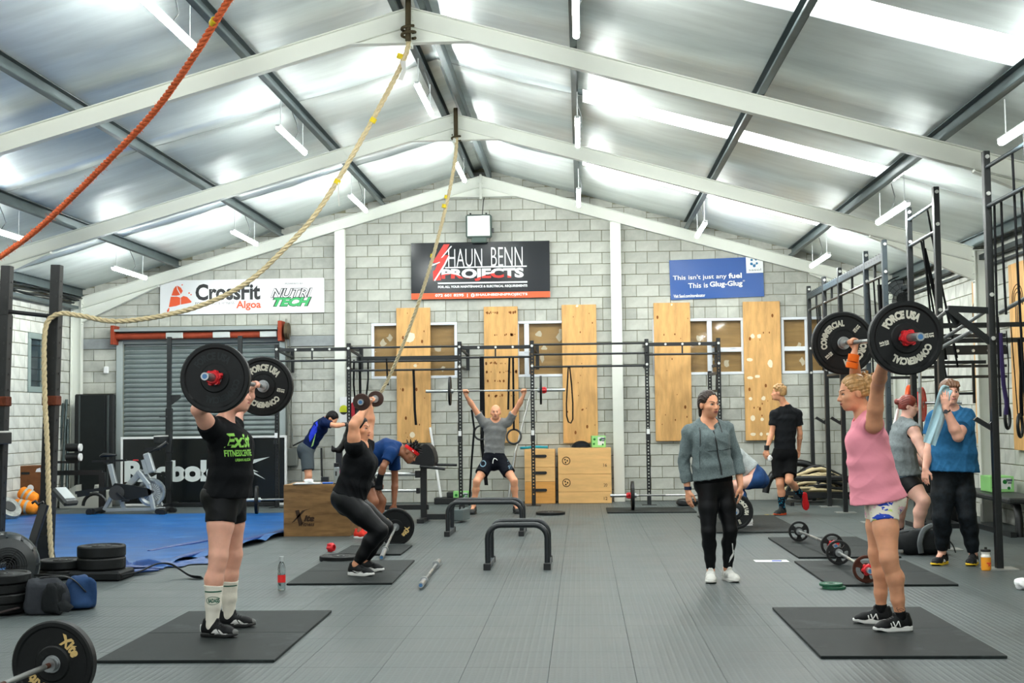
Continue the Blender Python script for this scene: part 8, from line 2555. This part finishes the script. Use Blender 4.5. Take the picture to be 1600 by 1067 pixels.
for s in 'LR':
    o, B = p.sock(s, SOCKT, .5, .007)
    rr = random.Random(3); b = MB()
    kn, an = p.J['k' + s], p.J['a' + s]
    for k in range(36):
        q = kn + (an - kn) * rr.uniform(.55, .95); d = nrm(V(rr.gauss(0, 1), rr.gauss(0, 1), 0)); t_ = B.bvh() if k == 0 else t_
        r = t_.ray_cast(Vector(q + d * .2), Vector(-d))
        if r[0] is not None: b.ell(np.array(r[0]), (.008, .008, .007), None, 6, 4)
    part('sock_dots', b, TEAL, o, kind='stuff')
rr = None
p.shoe('L', mat('shoe_charcoal', (40, 44, 44), .6), mat('sole_orange', (206, 80, 44), .6), trim=PBLACK)
# raised foot: toe down, sole towards the camera
an = p.J['aR']; f_ = nrm(V(.15, .05, -1)); u_ = nrm(V(-.25, 1, .1))
p.J['tR'] = an + f_ * .2; p.J['gR'] = an - u_ * .1
p.shoe('R', MATS['shoe_charcoal'], mat('sole_red', (210, 36, 40), .6), trim=PBLACK, up=u_)
part('wrist_wrap', MB().cyl(p.J['wL'] + V(0, .0, .06), p.J['wL'] + V(0, 0, -.01), .037, n=14), PBLACK, p.root, label='black wrist wrap')
def curls(B):
    rr = random.Random(9)
    for k in range(34):
        d = nrm(V(rr.gauss(0, .8), rr.gauss(.25, .6), abs(rr.gauss(.8, .4))))
        B.ell(p.hp(*(d * V(.082, .1, .1) + V(0, -.012, .025))), (.02, .02, .018), None, .008)
p.hair_cap(HAIR_BLOND, infl=.006, line=.066, extra=curls, vox=.006, curly=True, label='curly blond hair')
solo('white_tissue', lump(MB(), (2.773, 19.2, 0.844), (.03, .03, .045), .2, 3, p=.9, amp=.3), WHITE, 'white cloth held in the walking man\'s hand', 'cloth')

# --- woman in pink, front right
nB, fB = (1.964, 7.86, 1.95), (1.877, 9.28, 2.001)
cN, bdB = bar_at(nB, fB, .27); cF, _ = bar_at(nB, fB, .80)
J = dict(pelvis=(2.081, 9.1, 0.906), neck=(1.983, 9.1, 1.486), head=(1.899, 9.08, 1.644),
         sL=(1.994, 8.9, 1.425), eL=(1.986, 8.72, 1.675), wL=tuple(cN + V(-.005, .01, -.09)),
         sR=(2.007, 9.28, 1.432), eR=(1.968, 9.3, 1.679), wR=tuple(cF + V(.0, 0, -.09)),
         hL=(2.061, 8.98, 0.861), kL=(2.067, 8.88, 0.514), aL=(2.145, 8.93, 0.115), tL=(1.985, 8.9, 0.026),
         hR=(2.085, 9.2, 0.85), kR=(2.062, 9.2, 0.515), aR=(2.087, 9.24, 0.117), tR=(1.949, 9.27, 0.032))
p = Human('blond woman in pink tank top and patterned shorts lifting a barbell overhead', J, (-1, -.06, -.16), 'f', 'tan', .0058, g=1.0, arm=1.12, leg=1.05, hs=1.02, spine=[(2.028, 9.1, 1.209)], head_up=(-.1, 0, 1), neck_r=.053)
p.grip('L', cN, bdB); p.grip('R', cF, bdB); p.lift = .0195
p.finish(brow=BROW_B, lids=True)
PINK = mat('pink_jersey', (240, 152, 168), .75, bump=.4, bscale=12)
def arm_c(s): return p.J['s' + s] + p.lat(.8) * (.02 if s == 'L' else -.02)
o, B = p.shirt(PINK, hem=-.02, sleeve=0, infl=.014, neck=.072, amp=.009, seed=31, scale=30, armhole=.088, arm_cut={s: p.J['s' + s] + p.lat(.8) * (.06 if s == 'L' else -.06) - p.up * .05 for s in 'LR'}, prof=[(-.5, .235, .2, .03), (-.02, .215, .175, .03), (.2, .185, .15, .03), (.45, .165, .138, .028), (.74, .15, .118, .012), (.9, .118, .084, 0), (1., .06, .058, 0)], neckdrop=.01)
SPAT = mat('patterned_shorts', (236, 230, 212), .65)
nt = SPAT.node_tree; N_, L_2 = nt.nodes, nt.links
tc = N_.new('ShaderNodeTexCoord'); mp = N_.new('ShaderNodeMapping'); mp.inputs['Scale'].default_value = (1, 1, 2.2)
L_2.new(tc.outputs['Object'], mp.inputs['Vector'])
prev = None
for sc, thr, col, off in ((9, .56, (44, 78, 190), 0), (17, .63, (240, 190, 206), 5), (14, .66, (206, 222, 130), 11)):
    nz = N_.new('ShaderNodeTexNoise'); nz.inputs['Scale'].default_value = sc; nz.inputs['Detail'].default_value = 2
    m2 = N_.new('ShaderNodeMapping'); m2.inputs['Location'].default_value = (off, off * .7, 0); L_2.new(mp.outputs[0], m2.inputs['Vector']); L_2.new(m2.outputs[0], nz.inputs['Vector'])
    gt = N_.new('ShaderNodeMath'); gt.operation = 'GREATER_THAN'; gt.inputs[1].default_value = thr; L_2.new(nz.outputs['Fac'], gt.inputs[0])
    mx = N_.new('ShaderNodeMix'); mx.data_type = 'RGBA'; mx.inputs[7].default_value = rgb(*col)
    if prev is None: mx.inputs[6].default_value = rgb(238, 232, 216)
    else: L_2.new(prev, mx.inputs[6])
    L_2.new(gt.outputs[0], mx.inputs[0]); prev = mx.outputs[2]
L_2.new(prev, N_['Principled BSDF'].inputs['Base Color'])
p.shorts(SPAT, top=.1, frac=.3, infl=.008, flare=.0)
for s in 'LR':
    p.sock(s, BLACK_STRETCH, .9, .004)
    p.shoe(s, SHOE_BLACK, SHOE_WHITE, trim=PBLACK, stripe=(SHOE_WHITE, NB), sole_h=.032)
tt = MB()
part('wrist_band', MB().cyl(p.J['wR'] + V(0, 0, .005), p.J['wR'] + V(-.01, 0, -.045), .038, n=18).cyl(p.J['wR'] + V(-.012, 0, -.052), p.J['wR'] + V(-.02, 0, -.09), .041, n=18), mat('wrist_orange', (242, 110, 34), .7), p.root, label='orange wristband')
def bun(B):
    rr = random.Random(2)
    for k in range(16):
        B.ell(p.hp(rr.uniform(-.04, .04), -.125 + rr.uniform(-.03, .03), .055 + rr.uniform(-.04, .04)), (.026, .026, .024), None, .012)
    for k in range(10):
        a = p.hp(rr.uniform(-.03, .03), -.12, .09); B.seg(a, a + nrm(V(rr.gauss(0, 1), rr.gauss(0, 1), 1.2)) * .05, .004, .002, .004)
p.hair_cap(HAIR_BLOND, infl=.004, line=.074, front=.082, side=.08, amp=.005, extra=bun, vox=.0045, low=-.035, label='blond hair pinned up')
tb = MB(); B_ = p.body; tree = p.tree
for k, (dx, dz) in enumerate(((.0, .075), (.012, .085), (.024, .08), (.034, .09), (.044, .083), (-.008, .09))):
    r = tree.ray_cast(Vector(p.J['aL'] + V(dx - .02, -.3, dz - .03)), Vector((0, 1, 0)))
    if r[0] is not None: tb.tube([np.array(r[0]) + V(.008 * math.cos(a), -.001, .007 * math.sin(a)) for a in np.linspace(0, 5, 8)], .0014, 4)
if tb.v: part('tattoo', tb, mat('tattoo_ink', (96, 74, 62), .6), p.body_ob)

# --- red-haired woman in grey tank
J = dict(pelvis=(3.751, 15.3, 0.768), neck=(3.807, 15.3, 1.404), head=(3.836, 15.28, 1.577),
         sR=(3.839, 15.12, 1.301), eR=(3.903, 15.0, 1.059), wR=(3.994, 14.9, 0.886),
         sL=(3.758, 15.48, 1.305), eL=(3.888, 15.55, 1.029), wL=(4.025, 15.35, 0.853),
         hR=(3.764, 15.18, 0.7), kR=(3.901, 15.0, 0.488), aR=(3.855, 15.15, 0.081), tR=(3.948, 15.1, -0.003),
         hL=(3.756, 15.42, 0.695), kL=(3.736, 15.4, 0.403), aL=(3.76, 15.6, 0.086), tL=(3.87, 15.6, -0.006))
p = Human('woman with red hair in grey tank top and black shorts turned away behind the rig', J, (.97, -.2, -.15), 'f', 'light', .0085, g=1.16, arm=1.15, leg=1.15, spine=[(3.738, 15.3, 1.068)])
p.hand('R', (.7, -.2, -.6), (-.3, .8, 0), .5); p.hand('L', (.8, -.2, -.5), (-.3, .8, 0), .5)
p.finish(brow=HAIR_RED)
GREYT = mat('grey_tank', (124, 132, 134), .85, var=.15, scale=40, bump=.7, bscale=13)
Bb = Blob(); p.torso(Bb, .01, t0=-.1); Bb.plane(p.sp(.2), -p.up)
for s in 'LR': Bb.seg(p.J['s' + s] + p.lat(.8) * (.03 if s == 'L' else -.03), p.J['e' + s], .068, .08, .01, sub=True)
Bb.seg(p.J['neck'] - p.up * .02, p.H, .07, .08, .01, sub=True); p.cloth('black_bra', Bb, BLACK_STRETCH, 0, label='black sports top beneath')
p.shirt(GREYT, hem=.0, sleeve=0, infl=.02, neck=.08, amp=.009, seed=5, armhole=.092, arm_cut={s: p.J['s' + s] + p.lat(.8) * (.05 if s == 'L' else -.05) - p.up * .05 for s in 'LR'}, prof=[(-.5, .22, .18, 0), (0, .215, .175, 0), (.28, .19, .15, .0), (.5, .18, .14, 0), (.74, .165, .12, 0), (.9, .13, .09, 0), (1, .06, .06, 0)])
Bw = Blob(); p.torso(Bw, .035, t0=-.5, t1=.5); Bw.plane(p.sp(.12), p.up); Bw.plane(p.sp(-.14), -p.up); p.cloth('tied_jacket', Bw, mat('slate_cloth', (74, 88, 98), .8, sheen=.2), .008, 40, 9, label='slate jacket tied at the hips')
p.shorts(BLACK_STRETCH, top=.0, frac=.5, infl=.014)
for s in 'RL':
    p.sock(s, mat('sock_plum', (58, 40, 52), .8), .78, .006)
    p.shoe(s, SHOE_BLACK, MATS['print_black'])
p.hair_cap(HAIR_RED, infl=.01, line=.055, amp=.004, scale=90, extra=lambda B: B.ell(p.hp(0, -.135, .03), (.032, .04, .034), None, .015), label='red hair in a small bun')

# --- woman in blue wiping her face
J = dict(pelvis=(3.649, 12.92, 0.922), neck=(3.663, 12.95, 1.522), head=(3.642, 12.9, 1.693),
         sL=(3.805, 12.95, 1.444), eL=(3.646, 12.68, 1.26), wL=(3.516, 12.62, 1.541),
         sR=(3.51, 12.95, 1.428), eR=(3.452, 12.95, 1.163), wR=(3.356, 12.8, 0.948),
         hL=(3.73, 12.95, 0.857), kL=(3.757, 12.85, 0.48), aL=(3.827, 12.92, 0.099), tL=(3.704, 12.7, 0.013),
         hR=(3.572, 12.92, 0.853), kR=(3.51, 12.85, 0.47), aR=(3.533, 12.95, 0.122), tR=(3.353, 12.75, 0.039))
p = Human('woman in blue tee and black leggings wiping her face with a pale towel', J, (.12, -1, .02), 'f', 'pale', .0065, g=1.16, arm=1.15, leg=1.14, hs=1.05, spine=[(3.66, 12.93, 1.205)], bust=1.2)
p.hand('L', (-.1, -.2, 1), (.3, 1, 0), .25, thumb=(1, 0, 0)); p.hand('R', (-.1, -.1, -1), (.6, .6, 0), .35, thumb=(.3, -1, 0))
p.finish(brow=HAIR_BROWN)
p.shirt(mat('blue_jersey', (44, 100, 142), .85, var=.2, scale=22, bump=.6, bscale=13), hem=-.02, sleeve=.62, infl=.02, neck=.078, amp=.009, seed=14, bust=1.2, sl_infl=.035, prof=[(-.5, .245, .18, 0), (0, .24, .178, .0), (.28, .215, .165, .015), (.5, .195, .15, .015), (.74, .178, .125, .005), (.9, .14, .09, 0), (1, .062, .06, 0)])
LEGP = mat('marbled_black_leggings', (24, 34, 40), .65, var=.0)
LEGP = mat('marbled_leggings', (15, 21, 26), .65, var=.8, scale=24)
p.leggings(LEGP, infl=.012, to=.93, amp=.002)
SOLEP = mat('sole_yellow', (236, 196, 52), .6)
for s in 'LR': p.shoe(s, SHOE_BLACK, SOLEP, trim=PBLACK, sole_h=.026, stripe=(SHOE_WHITE, WEDGE[:1]), heel_tab=mat('heel_pink', (238, 70, 120), .6))
wl, el = p.J['wL'], p.J['eL']; d = nrm(wl - el)
wt = part('watch', MB().cyl(wl - d * .055, wl - d * .03, .036, n=18), PBLACK, p.root, label='black wrist watch')
part('watch_face', MB().cyl(wl - d * .042 + V(-.02, -.032, 0), wl - d * .042 + V(-.022, -.042, 0), .02, n=16), mat('watch_dark', (30, 36, 44), .15), wt)
def fringe(B):
    for k in range(-3, 4): B.seg(p.hp(k * .016, .06, .09), p.hp(k * .02, .088, .055), .016, .008, .01)
p.hair_cap(HAIR_BROWN, infl=.012, line=.056, extra=fringe, low=-.06)
# towel
rr = random.Random(8)
top = V(*(3.497, 12.62, 1.727)); bot = [(3.32, 12.66, 1.189), (3.413, 12.6, 1.165)]
P = []
path = [(1478, 604, 1484, 618), (1470, 603, 1484, 626), (1464, 615, 1482, 640), (1457, 640, 1476, 662), (1450, 668, 1468, 684), (1443, 690, 1463, 697)]
TP = [((3.575, 12.72, 1.753), (3.622, 12.74, 1.696)), ((3.497, 12.64, 1.758), (3.59, 12.7, 1.634)), ((3.441, 12.6, 1.677), (3.574, 12.7, 1.522)), ((3.394, 12.6, 1.523), (3.509, 12.66, 1.373)), ((3.345, 12.62, 1.351), (3.446, 12.62, 1.251)), ((3.304, 12.64, 1.215), (3.413, 12.62, 1.171))]
A_ = cat([a for a, b_ in TP], 6); C_ = cat([b_ for a, b_ in TP], 6)
for i in range(len(A_)):
    row = []
    for j in range(13):
        u = j / 12; q = A_[i] + (C_[i] - A_[i]) * u
        row.append(q + V(0, -.02 * math.sin(u * 9 + i * .12) - .012 * math.sin(u * 17), 0))
    P.append(row)
P = np.array(P)
tw = MB().grid(P).grid((P + V(.0, .008, 0))[::-1])
solo('towel', tw, mat('pale_blue_towel', (182, 216, 226), .9, bump=.5, bscale=220, sheen=.3), 'pale blue towel held to the face of the woman in blue', 'towel')
